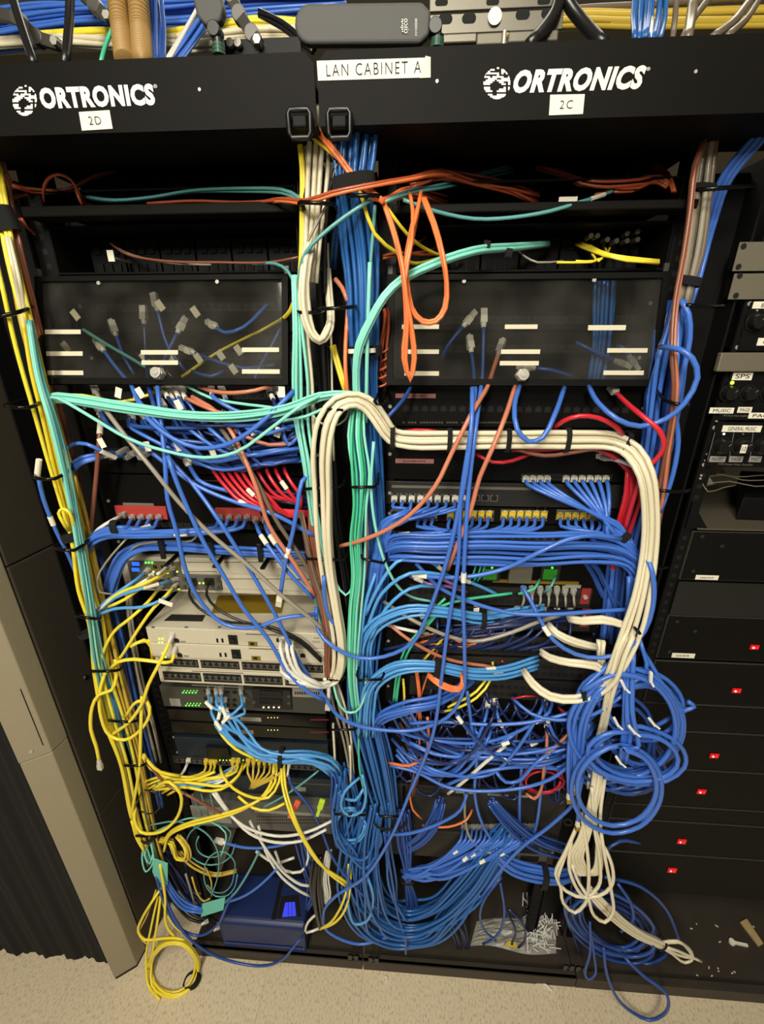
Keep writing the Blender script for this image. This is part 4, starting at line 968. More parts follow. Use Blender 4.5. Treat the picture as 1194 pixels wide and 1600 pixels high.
for i in range(14):
    x, y = rnd.uniform(1050, 1190), rnd.uniform(1432, 1528); p = onz(x, y, .029)
    tag(B().obox(p, (rnd.uniform(-1, 1), rnd.uniform(-1, 1), 0.01), (0, 0, 1.), rnd.uniform(.003, .009), .003, .0025).link('dust_crumb', 'masking'), 'pale crumb of debris in the dusty tray under the amplifiers', 'crumb', 'crumbs in the dusty tray')
for x, y, x2, y2, lb in ((838, 1536, 862, 1548, 'curved white tie offcut on the floor before the middle rack'), (602, 1526, 603, 1537, 'short white tie offcut standing on the floor near the rack joint')):
    p, q = onz(x, y, .003), onz(x2, y2, .003); mdl = (p+q)/2 + np.array([.004, .006, .002])
    tag(B().tube(smooth_path([p, mdl, q], .006), .0022, 6).link('tie_offcut', 'tie_white', loc=p), lb, 'tie offcut')
# ------------------------------------------------------------------ kinds of cord
COLN = {}
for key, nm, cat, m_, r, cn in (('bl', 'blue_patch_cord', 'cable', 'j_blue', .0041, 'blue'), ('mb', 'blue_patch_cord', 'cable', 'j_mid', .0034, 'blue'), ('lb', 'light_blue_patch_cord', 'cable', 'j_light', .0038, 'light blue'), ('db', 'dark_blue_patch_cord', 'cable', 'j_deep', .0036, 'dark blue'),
    ('nb', 'navy_patch_cord', 'cable', 'j_navy', .0036, 'navy'), ('ye', 'yellow_patch_cord', 'cable', 'j_yellow', .0036, 'yellow'), ('go', 'gold_patch_cord', 'cable', 'j_gold', .0034, 'dull yellow'), ('aq', 'aqua_fibre_cord', 'cable', 'j_aqua', .0029, 'aqua'), ('te', 'teal_fibre_cord', 'cable', 'j_teal', .0026, 'teal'), ('gn', 'green_fibre_cord', 'cable', 'j_green', .0028, 'green'),
    ('cr', 'cream_cord', 'cable', 'j_cream', .0040, 'cream'), ('wh', 'white_patch_cord', 'cable', 'j_white', .0038, 'white'), ('gy', 'grey_patch_cord', 'cable', 'j_grey', .0034, 'grey'), ('or', 'orange_fibre_cord', 'cable', 'j_orange', .0026, 'orange'), ('ru', 'orange_fibre_cord', 'cable', 'j_rust', .0022, 'orange'),
    ('sa', 'salmon_patch_cord', 'cable', 'j_salmon', .0038, 'salmon'), ('br', 'brown_patch_cord', 'cable', 'j_brown', .0036, 'brown'), ('re', 'red_patch_cord', 'cable', 'j_red', .0036, 'red'), ('bk', 'black_power_cord', 'cable', 'j_black', .0050, 'black'), ('ta', 'taupe_cord', 'cable', 'j_taupe', .0036, 'taupe'), ('pu', 'purple_patch_cord', 'cable', 'j_purple', .0034, 'purple')):
    kind(key, nm, cat, m_, r); COLN[key] = cn

# ------------------------------------------------------------------ above the header
BN(26, 'bl', '-60,58,16,20 60,40,16,22 150,32,15,22 260,38,16,24 400,26,16,22 540,18,16,20', 'blue cord in the bundle lying behind the left header panel', 'blue trunk above the header', r=.0031, flat=.9, seed=1)
BN(6, 'db', '-60,20,20,14 150,12,20,16 330,14,20,16 540,30,20,16', 'dark blue cord behind the blue trunk above the left header panel', 'dark blue trunk above the header', r=.0045, seed=31)
BN(9, 'db', '238,-20,9,13 243,40,8,13 247,100,2,10', 'dark blue cord dropping right of the tan conduits', 'blue drop by the conduits', r=.0031, seed=2)
BN(9, 'bl+wh+bl', '338,-10,10,14 300,50,8,14 262,104,2,12', '* cord slanting down to the header right of the tan conduits', 'slanting cords by the conduits', r=.0031, seed=3)
BN(8, 'ye', '60,56,13,4 160,51,13,5 240,55,13,5 330,46,13,6 400,36,13,6 540,46,13,6', 'yellow cord under the blue trunk above the left header panel', 'yellow cords above the header', seed=4)
BN(8, 'cr', '-30,70,12,6 80,62,12,7 180,66,12,9 300,66,12,12 420,56,12,12 540,60,12,12', 'cream cord lowest in the tray above the left header panel', 'cream cords above the header', r=.0036, seed=5)
S('gn', '178,40,6 166,68,5 158,98,2', 'bright green cord left of the tan conduits above the header', r=.0032)
for k, (x0, x1) in enumerate(((184, 196), (216, 224))):
    P, _ = parse(f'{x0-4},-40,7 {x0},0,6 {(x0+x1)/2},45,5 {x1},96,1'); P = smooth_path(P, .004); ar_ = np.concatenate([[0], np.cumsum(np.linalg.norm(np.diff(P, axis=0), axis=1))]); ss = np.arange(0, ar_[-1], .0009); P = np.stack([np.interp(ss, ar_, P[:, i]) for i in range(3)], 1); rad = .0146 + .0011*np.sin(ss*2*math.pi/.0056)
    tag(B().tube(P, .015, 18, rad=rad).link('corrugated_conduit', 'conduit_tan', loc=P[-1], smooth=True), ('left' if k == 0 else 'right') + ' of two tan corrugated conduits rising behind the header', 'conduit')
S('bk', '14,-30,4 24,10,3 40,60,1 54,100,-2', 'black power cord leaning over the left end of the header', r=.0062)
S('bk', '110,-30,4 109,20,3 106,60,1 102,100,-2', 'black power cord standing left of the tan conduits', r=.0062)
for pts, lb in (('-10,20,9 30,30,8 60,60,6 92,70,5', 'grey steel cable-tray clamp at the left end above the header'), ('130,-10,10 150,10,9 172,30,8', 'grey steel cable-tray clamp behind the tan conduits'), ('362,-5,6 375,25,5 395,55,3 405,68,2', 'dark jointed steel bracket above the header beside the upright antenna')):
    P, _ = parse(pts); b = B()
    for a, c in zip(P[:-1], P[1:]): b.obox(a, c-a, (0, 1., 0), np.linalg.norm(c-a), .016, .010).cyl(a - np.array([0, .008, 0]), (0, 1, 0), .011, .016, 14)
    t = thing('tray_clamp', P[0], lb, 'clamp'); b.link('jointed_arm', 'bracket_grey', t, bevel=.001)
    B().cyl(P[-1] - np.array([0, .012, 0]), (0, 1, 0), .006, .02, 6).link('bolt', 'screw_steel', t)
BN(3, 'bk', '405,20,8,5 440,38,7,5 470,62,4,5 490,78,0,4', 'black cord sagging to the left of the lying antenna', 'black cords by the lying antenna', r=.0036, seed=8)
for x in (361, 373):
    c = at(x, 70, .02); tag(B().cyl(c, (0, -1, .1), .0055, .006, 16).link('pipe_cap', 'screw_steel'), ('left' if x < 365 else 'right') + ' of two small round metal caps behind the header beside the upright antenna', 'cap')
B_ = B().box(*[float(v) for v in (at(346, 74, .024)[0], at(470, 74, .024)[0], .024, .03, at(400, 110, .024)[2], at(400, 60, .024)[2])])
tag(B_.link('tray_side_plate', 'black_steel'), 'black steel tray side plate carrying two round caps behind the header', 'plate')
# antennas
def antenna(nm, lb, pts, width, th, neckpts, txt=None):
    P, _ = parse(pts); t = thing(nm, parse(neckpts)[0][-1], lb, 'antenna')
    a, c = P[0], P[-1]; d = c - a; L = np.linalg.norm(d); d /= L; up = np.array([0, 1., 0]); sd = np.cross(d, up); sd /= np.linalg.norm(sd)
    N = 10; out = []
    for i in range(N+1):
        q = -math.pi/2 + math.pi*i/N; out.append(a + d*(width/2) - d*(width/2)*math.cos(q)*1.0 + sd*(width/2)*math.sin(q))
    out += [c - d*.012 + sd*width/2, c + sd*width*.28, c - sd*width*.28, c - d*.012 - sd*width/2]
    B().prism([o_ - up*th/2 for o_ in out], up*th).link('blade', 'antenna_grey', t, bevel=.004, seg=3)
    Q, _ = parse(neckpts)
    b = B().cyl(Q[0] - np.array([0, .010, 0]), (0, 1, 0), .009, .02, 18); b.obox(Q[0], Q[1]-Q[0], (0, 1., 0), np.linalg.norm(Q[1]-Q[0]), .010, .010); b.link('hinge', 'black_plastic', t, bevel=.001)
    dd = Q[2]-Q[1]; b = B().cyl(Q[1], dd, .0085, np.linalg.norm(dd), 18); b.link('collar', 'black_plastic', t)
    for f_ in (.3, .55, .8): B().cyl(Q[1]+dd*f_, dd, .0089, .0035, 18).link('ring_band', 'green_band', t)
    return t
aN = antenna('paddle_antenna', 'grey paddle antenna lying horizontally above the header, small logo at its right end', '462,42,-5.5 672,40,-5.5', .041, .014, '680,46,-5.5 684,56,-5.5 683,74,-5.5')
def rot_text(body, pts, Y, par, m_='white_ink'):          # lettering turned to read from below
    o = text(body, 0, 0, 10, 10, Y, m_, par); me = o.data; V = np.array([v.co[:] for v in me.vertices]); lo, hi = V.min(0), V.max(0); (x0, y0), (x1, y1) = pts
    for v in me.vertices:
        u = (v.co[0]-lo[0])/(hi[0]-lo[0]); w_ = (v.co[2]-lo[2])/(hi[2]-lo[2]); p = at(x0 + (x1-x0)*w_, y1 + (y0-y1)*u, Y) - np.array(par['_o']); v.co = (p[0], p[1], p[2])
ya = -.0635
rot_text('cisco', ((631.5, 29), (639, 52)), ya, aN)
rr_ = B()
for i, h in enumerate((3, 5, 3, 4, 6, 4, 3, 5, 3)[:7]):
    y = 31 + i*3.1; p, q = at(630-h*.6, y, ya), at(630, y, ya); rr_.box(p[0], q[0], ya-.0006, ya, p[2]-.0006, p[2]+.0006)
rr_.link('logo_bars', 'white_ink', aN); rot_text('0-0-0-0000000', ((648.5, 29), (652, 56)), ya, aN)
antenna('paddle_antenna', 'grey paddle antenna hanging from above, its tip hinged down behind the header left of centre', '316,-40,-2 336,42,-2', .040, .016, '337,50,-2 341,62,-2 343,86,-2')
rot_t = None
# perforated steel strut
st = thing('perforated_strut', at(770, 60, .03), 'perforated galvanised steel strut above the right header panel', 'strut')
def slotplate(px0, py0, px1, py1, Y, slots, nm):
    a, c = at(px0, py0, Y), at(px1, py1, Y); x0, x1 = a[0], c[0]; z1, z0 = (a[2]+at(px1, py0, Y)[2])/2, (c[2]+at(px0, py1, Y)[2])/2
    b = B().box(x0, x1, Y, Y+.003, z0, z1)
    o = b.link(nm, 'steel', st, bevel=.001)
    for (sx, sy, wx, wy) in slots:
        p = at(sx, sy, Y); w2, h2 = wx*pxm(p), wy*pxm(p); bb = B(); n = 18; pts = []
        for i in range(n):
            q = 2*math.pi*i/n; pts.append(np.array([p[0] + math.copysign(max(0, w2-h2), math.cos(q)) + h2*math.cos(q), Y-.0004, p[2] + h2*math.sin(q)]))
        bb.prism(pts, (0, .0003, 0)); bb.link('slot', 'dark_hole', o)
slotplate(672, 18, 878, 50, .03, [(696, 30, 11, 6), (733, 29, 11, 6), (817, 23, 11, 6), (856, 21, 10, 6)], 'web')
slotplate(672, -10, 878, 14, .045, [(690, 4, 10, 4), (770, 3, 10, 4), (850, 2, 10, 4)], 'flange')
p = at(773, 27, .029); B().cyl(p, (0, -1, 0), .010, .003, 20).link('bright_slot', 'screw_steel', st)
for x0, x1, y0, y1 in ((690, 745, 52, 66), (796, 872, 48, 64)): 
    a, c = at(x0, y0, .02), at(x1, y1, .02); B().box(a[0], c[0], .02, .045, c[2], a[2]).link('lower_lip', 'steel', st, bevel=.002)
a, c = at(746, 51, .012), at(785, 69, .012); B().box(a[0], c[0], .012, .03, c[2], a[2]).link('end_clip', 'silver_plate', st, bevel=.002)
B().cyl(at(789, 48, .01), (0, 0, -1), .003, .022, 10).link('threaded_rod', 'screw_steel', st)
# right part of the tray
BN(5, 'go+ta', '700,60,22,10 880,24,22,12 1000,22,22,12 1194,14,22,14 1320,10,22,14', '* cord in the tray behind the right header panel', 'tray cords behind the right header panel', r=.005, seed=12)
BN(4, 'go', '800,40,20,4 900,36,20,5 1000,38,20,5 1320,34,20,5', 'dull yellow cord along the tray behind the right header panel', 'dull yellow tray cords', r=.005, seed=13)
for p_ in ('880,-20,3 868,20,2 850,45,1 826,72,-1', '872,-20,3 895,15,3 925,50,1 945,70,-1'):
    S('bk', p_, 'thick black cord crossing another above the right header panel' , r=.0085, group='two crossing black cords')
BN(16, 'mb', '1016,-25,8,26 1012,30,6,26 1008,68,2,24', 'blue cord dropping behind the right header panel', 'blue drop behind the right header panel', r=.0035, seed=14, twist=.15)
S('wh', '1018,30,5 1016,50,3 1015,72,1', 'white cord in the gap of the blue drop behind the right header panel')
for i, p_ in enumerate(('1058,-10,6 1055,30,5 1050,66,2', '1085,-10,8 1080,30,6 1074,62,2', '1180,-10,8 1150,30,6 1112,60,2', '1194,-15,8 1170,25,6 1135,58,2', '1120,-15,8 1090,20,7 1066,62,3')):
    S('ta', p_, ('thin upright', 'thicker upright', 'long slanting', 'rightmost slanting', 'short slanting')[i] + ' taupe cord above the right end of the header', r=(.004, .007, .006, .005, .005)[i])
# ------------------------------------------------------------------ left vertical run
BN(6, 'ye', '-4,250,-3,4 6,320,-4,8 14,380,-5,9 28,440,-6,9 42,500,-7,9 58,580,-8,10 76,650,-8,13 96,730,-8,14 112,800,-8,12 122,850,-9,10 134,920,-9,13 148,970,-9,11 158,1050,-9,14 175,1120,-9,16 196,1190,-9,14 212,1270,-9,12 226,1320,-9,9', 'yellow cord in the long run down the left manager', 'yellow run of the left manager', r=.0036, seed=111, twist=.3)
BN(6, 'aq+te', '46,500,-9,4 62,590,-10,7 84,660,-11,9 104,740,-11,9 118,810,-10.5,7 130,880,-11,7 142,950,-11,7 156,1040,-10,11 178,1120,-8,14 200,1190,-8,14 222,1290,-8,10 240,1350,-8,8', '* cord in the long run down the left manager', 'run of the left manager', r=.0023, seed=112, twist=.3)
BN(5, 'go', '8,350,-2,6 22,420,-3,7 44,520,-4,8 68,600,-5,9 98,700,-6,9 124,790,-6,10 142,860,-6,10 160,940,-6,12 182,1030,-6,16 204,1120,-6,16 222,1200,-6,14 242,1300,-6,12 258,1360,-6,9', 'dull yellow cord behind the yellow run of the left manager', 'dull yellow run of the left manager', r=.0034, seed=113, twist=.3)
BN(3, 'cr+gy', '12,370,-6,4 26,430,-7,5 40,500,-7,4 70,640,-6,5 108,760,-6,5 130,840,-6,5 160,960,-5,8 190,1060,-5,10 214,1150,-5,10', '* cord mixed in the run of the left manager', 'mixed cords of the left manager', r=.0034, seed=114)
BN(4, 'sa+br+br', '2,250,-3,3 18,320,-3,3 34,400,-4,4 50,470,-4,4 72,560,-3,4 110,700,-3,4 132,800,-5,5 146,860,-6,5 156,920,-6,4', '* cord along the inner side of the left run', 'inner cords of the left run', r=.0030, seed=115)
TIE(9, 343, -4.5, 13, 80, 'black strap round the yellow run at the top left', wd=.034); TIE(113, 837, -8.5, 15, 75, 'black strap round the yellow run beside the wire ring', wd=.018); TIE(136, 990, -8, 11, 70, 'black strap low on the yellow run', wd=.013); TIE(104, 752, -6, 12, 70, 'black strap behind the yellow run at the upper wire ring', wd=.013)
S('ye', '-8,400,-10 4,450,-11 24,540,-11 52,640,-11 72,710,-10.5 96,790,-10 108,830,-10', 'lone yellow cord in front of the left run crossing the wire rings', r=.0034)
S('ye', '118,830,-10 108,800,-12 98,795,-12 92,802,-12 98,815,-12 106,828,-10.5', 'small yellow loop above the black strap of the left run', r=.0032)
S('bl', '60,746,-11 68,780,-11 88,830,-10 108,870,-9 124,910,-8 134,940,-8', 'blue cord hanging from the wire ring at the left', r=.0038, sl=[(.35, .02)])
p, q = at(58, 744, -.11), at(61, 718, -.11); tag(B().cyl(p, q-p, .0048, np.linalg.norm(q-p), 12).link('paper_sleeve', 'paper'), 'white paper sleeve standing on the wire ring at the left', 'label sleeve')
S('br', '158,650,-3 155,690,-6 150,750,-6 145,800,-6 141,850,-6 138,880,-6 146,920,-6 156,950,-6', 'brown cord hanging from a grey plug to the left run', r=.0044, ends='gr/', sl=[(.09, .024)])
# below the left cover: plugs and tangle
for i, (p_, key) in enumerate((('205,600,-5 215,625,-8 232,655,-10 270,685,-11 310,700,-11 350,696,-11 390,675,-11 430,640,-10 460,610,-8', 'bl'), ('232,604,-4 242,640,-7 252,680,-8 300,690,-7 345,694,-6', 'db'), ('246,604,-6 252,660,-9 258,720,-11 262,780,-12 276,830,-12 290,890,-12 310,935,-12 350,975,-12 400,980,-12 440,966,-11 494,960,-9', 'bl'), ('155,640,-3 170,665,-5 220,695,-7 260,725,-8 310,760,-9 370,785,-9 420,800,-10 470,825,-9 492,838,-8', 'bl'), ('295,725,-5 310,750,-8 330,760,-8 370,770,-7', 'bl'), ('486,740,-8 472,752,-10 465,790,-11 458,830,-11 446,880,-11 438,930,-11', 'bl'))):
    S(key, p_, ('blue cord hanging in a broad bow under the left smoked cover', 'dark blue cord dropping right of the broad bow', 'blue cord dropping plumb from the left cover and swinging over the white switches', 'blue cord slanting from the left plugs to the centre', 'blue cord from the single plug of the panel below the bow', 'blue cord hooking over at the centre with a dangling pale plug')[i], ends=('', '', '', 'gr/', 'wh/', '/wh')[i], r=.0042, sl=[(.62, .02)] if i == 5 else None)
S('gy', '150,612,-4 165,640,-9 195,680,-11 240,735,-12 280,785,-12 330,835,-12 390,885,-12 440,930,-12 490,970,-11 506,985,-10', 'greyish cream cord in a long diagonal across the left rack', r=.0042, ends='gr/')
S('ta', '335,655,-6 360,690,-9 400,750,-10 430,810,-10 470,870,-9 492,910,-8', 'taupe cord slanting through the red cords', r=.0042); S('sa', '300,620,-5 340,645,-7 370,690,-9 400,760,-11 420,820,-11 460,880,-11 492,930,-10', 'salmon cord slanting from the left tangle to the centre', r=.0042)
for i, p_ in enumerate(('310,605,-3 350,614,-6 400,610,-6 430,600,-4', '345,655,-5 380,680,-8 420,695,-8 460,692,-7', '290,622,-5 330,640,-7 360,650,-6')): S('sa', p_, ('salmon cord level just under the left cover', 'salmon cord lower in the left tangle', 'short salmon cord in the left tangle')[i], r=.0038)
rnd = random.Random(5)
for i in range(30):
    row = i % 3; x0 = rnd.uniform(200, 440); y0 = (612, 652, 655)[row] + rnd.uniform(-4, 4); dm = rnd.uniform(-9, -4); s = rnd.uniform(20, 50)
    y1 = rnd.uniform(630, 720); x1 = rnd.uniform(458, 480)
    S(('bl', 'db', 'nb', 'bl', 'db')[i % 5], f'{x0:.0f},{y0:.0f},-2.5 {x0+6:.0f},{y0+14:.0f},{dm:.1f} {x0*.6+x1*.4:.0f},{max(y0, y1)+s*.35:.0f},{dm:.1f} {x0*.25+x1*.75:.0f},{(y1*2+max(y0, y1)+s*.35)/3:.0f},{dm:.1f} {x1:.0f},{y1:.0f},-6',
      ('blue', 'dark blue', 'navy', 'blue', 'dark blue')[i % 5] + ' cord in the tangle under the left smoked cover', group=('blue', 'dark blue', 'navy', 'blue', 'dark blue')[i % 5] + ' cords of the left tangle', ends=('gr/', 'wh/', '')[i % 3], r=.0036, sl=[(.12, .018)] if i % 3 == 0 else None)
for i, (x, y) in enumerate(((186, 606), (275, 625), (214, 606), (440, 604), (330, 700), (392, 665), (275, 690), (436, 668), (155, 685), (228, 690))):
    p = at(x, y, -.085); a = rnd.uniform(-1, 1); tag(B().obox(p, (math.sin(a)*.6, 0, -1.), (0, 1., 0), .018, .011, .0012).link('paper_flag', 'paper'), 'small white paper flag on a cord under the left smoked cover', 'tag', 'paper flags of the left tangle')
BN(3, 'bl', '180,708,-2,4 160,712,-5,5 130,718,-7,5 112,732,-7,5 104,760,-5,4', 'blue cord from the left grey plugs to the left run', 'blue cords at the left grey plugs', r=.0038, seed=116, sl=[(.25, .02)])
S('bl', '196,710,-2 180,714,-5 158,704,-7 136,694,-8 115,694,-7 104,705,-5', 'blue cord arching over the left grey plugs', r=.0038, sl=[(.3, .03)])
for i in range(5): c = at(186+i*11, 708 - (i % 2)*6, -.008); tag(B().obox(c + np.array([0, .006, 0]), (-.35, -1, -.25), (0, 0, 1.), .026, .0115, .010).link('grey_plug', 'grey_boot', bevel=.001), 'grey plug in the row at the left of the panel above the red jacks', 'plug', 'grey plugs above the red jacks')
# red cords
for i in range(6):
    x0 = 330 + i*11; S('re', f'{x0},722,-2.5 {x0+5},738,-6 {x0+24-i*1.5},{762-i},-8 {x0+50-i*3},{786-i*2},-9 {430+i*4},{796+i*2},-8 486,{800+i},-6', 'red cord in the left bunch above the red jacks', group='left red bunch', ends='rd/', r=.0036, sl=[(.5, .018)] if i % 3 == 0 else None)
for i in range(5):
    x0 = 388 + i*14; S('re', f'{x0},720,-2.5 {x0+2},738,-6 {x0+14},758,-7 {x0+34-i*2},776,-7 {470},{782+i*3},-6', 'red cord in the right bunch above the red jacks', group='right red bunch', ends='rd/', r=.0036, sl=[(.6, .018)] if i % 3 == 0 else None)
BN(6, 'nb', '400,780,-4,6 430,775,-5,8 470,782,-5,8 490,790,-4,6', 'navy cord behind the red bunches', 'navy behind the red', r=.0034, seed=117)
# red jacks row
for k, (xs_, key) in enumerate((([206, 220, 234, 248], 'bl'), ([344, 358, 373, 386], 'bl'))):
    FAN([(x, 810, -1.4) for x in xs_], key, ('200,826,-8,4 170,828,-8,4 148,838,-8,4 132,860,-6,4' if k == 0 else '300,832,-8,5 220,834,-8,6 165,836,-8,6 144,845,-8,6 130,870,-6,5'), 'blue cord plugged in the ' + ('left' if k == 0 else 'right') + ' red jack block', ('left' if k == 0 else 'right') + ' red jack cords', r=.0040, seed=118+k, ends='gr/', lane=1, via=(-8, 12, 0), sl=[(.4, .026)])
for i, x in enumerate((400, 414)): S('bl', f'{x},814,-1.4 {x+4},830,-6 {x+24},860,-9 {x+60-i*6},{905-i*6},-10 {490+i*3},{935-i*8},-9', 'blue cord right of the right red jack block, slanting to the centre', group='slanting pair right of the red jacks', ends='gr/', sl=[(.3, .024)])
S('wh', '190,806,-2 172,815,-6 155,826,-7 144,838,-7', 'white cord left of the left red jack block', ends='gr/'); TIE(181, 823, -8, 9, 0, 'black strap on the left red jack cords', wd=.014)
S('gy', '205,834,-6 190,850,-8 165,880,-9 152,905,-9 156,925,-9 176,928,-8', 'thin grey cord bowing left of the router', r=.0022)
S('gy', '312,832,-4 300,845,-5 260,846,-5 220,850,-6 195,866,-5', 'grey cord above the router manager', r=.0026)
BN(9, 'bl', '494,868,-4,6 460,866,-5,7 400,862,-5,8 330,858,-5,9 270,854,-5,9 220,856,-5,9 195,870,-6,9 180,900,-6,10 172,930,-5,10', 'blue cord in the manager above the router', 'router manager cords', r=.0038, seed=120, twist=.15)
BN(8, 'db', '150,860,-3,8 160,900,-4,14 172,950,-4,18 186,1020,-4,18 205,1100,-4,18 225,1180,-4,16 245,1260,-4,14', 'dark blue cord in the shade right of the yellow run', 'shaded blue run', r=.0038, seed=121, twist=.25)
BN(3, 'lb', '148,975,-8,6 155,1010,-7,8 168,1060,-7,8 184,1120,-8,7 196,1190,-8,7 212,1260,-8,8', 'light blue cord in the lower left run', 'light blue lower left run', r=.0038, seed=122)
BN(4, 'gy', '200,930,-4,8 205,980,-5,10 218,1060,-4,12 236,1130,-4,12 250,1190,-4,8', 'grey cord right of the shaded blue run', 'grey left cords', r=.0028, seed=123, jit=.5)
# router cords
for i, (p_, key) in enumerate((('228,893,-2 214,905,-6 195,918,-8 165,940,-9 146,962,-9', 'lb'), ('266,890,-2 250,900,-6 225,912,-9 190,925,-9 155,950,-9 145,964,-9', 'ye'), ('270,906,-2 250,912,-6 220,920,-9 180,934,-9 150,958,-9', 'lb'), ('248,920,-2 232,940,-7 205,965,-10 180,985,-10 165,1010,-10 158,1040,-9 158,1080,-8', 'ye'), ('272,916,-2 260,930,-6 240,950,-8 215,985,-9 190,1025,-9 182,1034,-8', 'ye'), ('270,922,-2 255,936,-7 225,948,-9 180,951,-9 146,964,-9', 'lb'), ('246,904,-2 226,914,-7 196,936,-9 170,948,-9', 'ye'), ('262,884,-2 254,892,-5 246,897,-7', 'wh'), ('236,900,-2 226,908,-6 210,918,-8 175,935,-9 148,960,-9', 'wh'))):
    S(key, p_, ('highest light blue cord leaving the router', 'highest yellow cord leaving the router', 'middle light blue cord leaving the router', 'yellow cord swinging far down from the router', 'yellow cord with a paper flag from the router corner', 'lowest light blue cord leaving the router', 'short yellow cord in the middle of the router bunch', 'short white stub at the router', 'white sleeved cord in the router bunch')[i], ends='rj/' if key != 'wh' else 'wh/', r=.0036, sl=[(.3, .03)] if i in (2, 8) else None)
p = at(248, 938, -.09); tag(B().obox(p, (.9, 0, -.35), (0, 1., 0), .030, .010, .0012).link('paper_flag', 'paper'), 'long white paper flag below the router corner', 'tag')
for i, x in enumerate((299, 326)): S('bk', f'{x},912,-2 {x-3},930,-6 {x+12},950,-8 {x+50},970,-9 {420},{978+i*4},-9.5 470,{1000+i*5},-9.5 502,{1030+i*4},-9', 'dark grey serial cord from the router module', group='serial cords', r=.0030)
# yellow cords lower left
for i, p_ in enumerate(('266,1000,-8.5 255,1025,-11 232,1070,-12 222,1100,-12 200,1130,-12 180,1144,-11 174,1150,-10', '272,1018,-8.5 268,1034,-10.5 245,1034,-11.5 210,1030,-12 185,1034,-12 172,1046,-11', '165,1050,-10 156,1080,-11 158,1120,-11.5 172,1150,-11.5 195,1156,-11.5 220,1140,-11.5 234,1115,-11.5 230,1096,-11 215,1096,-11 196,1120,-10', '222,1088,-11 220,1140,-12 218,1200,-12 208,1260,-11 206,1280,-10', '180,1030,-10 182,1055,-11 175,1078,-11.5 155,1085,-12 144,1105,-12.5 142,1140,-13 150,1165,-13 155,1190,-13', '240,1000,-7 215,1004,-8 205,1010,-9 225,1000,-8 236,1010,-7 238,1030,-6', '240,1232,-10 265,1222,-12 282,1240,-12.5 278,1275,-12.5 250,1300,-12.5 220,1300,-12 210,1280,-11 212,1260,-10', '224,1178,-9 232,1190,-10 250,1206,-10 280,1212,-9', '206,1282,-10 214,1310,-10 226,1330,-10')):
    S('ye', p_, ('yellow cord from the top white switch slanting down to the left run', 'yellow cord from the second white switch bending to the left run', 'yellow cord looping round beside the switch stack', 'yellow cord hanging straight right of the left run', 'yellow cord hanging free with a bare plug before the dark panel', 'short yellow loop left of the white switches', 'big yellow loop at the lower left corner', 'short yellow cord above the big yellow loop', 'short yellow end under the big yellow loop')[i], ends=('rj/', 'rj/', '', '', '/rj', '', '', '', '')[i], r=.0040)
# white cords of the switches
for i, (x, y) in enumerate(((440, 999), (450, 999), (458, 1000), (446, 1020), (462, 1022), (442, 1036), (448, 1044), (456, 1052))):
    S('wh', f'{x},{y},-8.5 {x-2},{y+14},-12 {x+10+i},{1046+i*3},-13 {x+34},{1062+i*1.5},-12.5 505,{1068+i*.8},-11 524,{1060+i},-9', 'white cord from the right ports of the white switches', group='white switch cords', ends='wh/', r=.0040)
S('wh', '513,1068,-10 514,1080,-10 513,1095,-10', 'short white cord with a clear plug dangling right of the gateway', ends='/rj', r=.0044)
# long blue drops at the left
S('bl', '262,712,-12.5 275,750,-13 296,800,-13 320,850,-13 350,900,-13 380,950,-13 420,1000,-13 450,1050,-13 480,1080,-13 506,1094,-12', 'blue cord in a long diagonal from the left cover over the white switches', r=.0042)
# inside and above
for i, p_ in enumerate(('72,322,2 68,300,-1 74,280,-2 92,272,-2 110,280,-1 122,298,0 134,318,2 145,322,3', '20,290,-3 50,300,0 90,300,1 120,290,1 150,274,4 190,266,8', '10,270,-3 20,288,-2 60,296,0 110,296,1 140,280,3 180,268,8', '116,290,1 124,310,0 130,322,1', '0,316,-3 30,306,0 70,300,2 110,296,4')): S('ru', p_, ('rust fibre cord in a round loop in the upper left enclosure', 'lower rust fibre cord across the upper left enclosure', 'upper rust fibre cord across the upper left enclosure', 'short rust fibre cord under the round loop', 'faint rust fibre cord at the left of the enclosure')[i], r=.0026)
for p_ in ('30,342,-3 50,362,1 80,374,4 115,372,7', '34,342,-3 56,368,1 90,377,4 118,374,7'): S('ru', p_, 'rust fibre cord entering the lower left enclosure', group='rust pair of the lower left enclosure', r=.0022)
BN(4, 'te', '132,308,2,3 180,314,0,3 240,310,0,5 300,300,0,5 380,298,-1,6 440,300,-4,6 464,310,-7,4 470,318,-8,3', 'teal fibre cord along the lip of the upper left enclosure', 'teal cords of the upper left enclosure', r=.0024, seed=124)
S('ru', '230,318,-1 300,314,-1 380,316,-2 440,312,-5 470,306,-7', 'rust fibre cord under the teal ones at the upper left lip', r=.0022)
for i, p_ in enumerate(('172,380,5 200,398,2 260,408,0 340,410,-1 420,410,-2 466,402,-4', '178,385,5 210,400,2 280,412,0 330,414,1')): S('br' if i == 0 else 'gy', p_, ('orange cord, shaded to brown in its colour, lying above the left smoked cover', 'thin grey cord above the left smoked cover')[i], r=.002)  # first cord is orange, coloured brown to stand for the header's shadow
S('te', '396,413,0 430,412,-3 450,424,-5 462,448,-6', 'teal cord coming out above the left smoked cover', r=.0026)
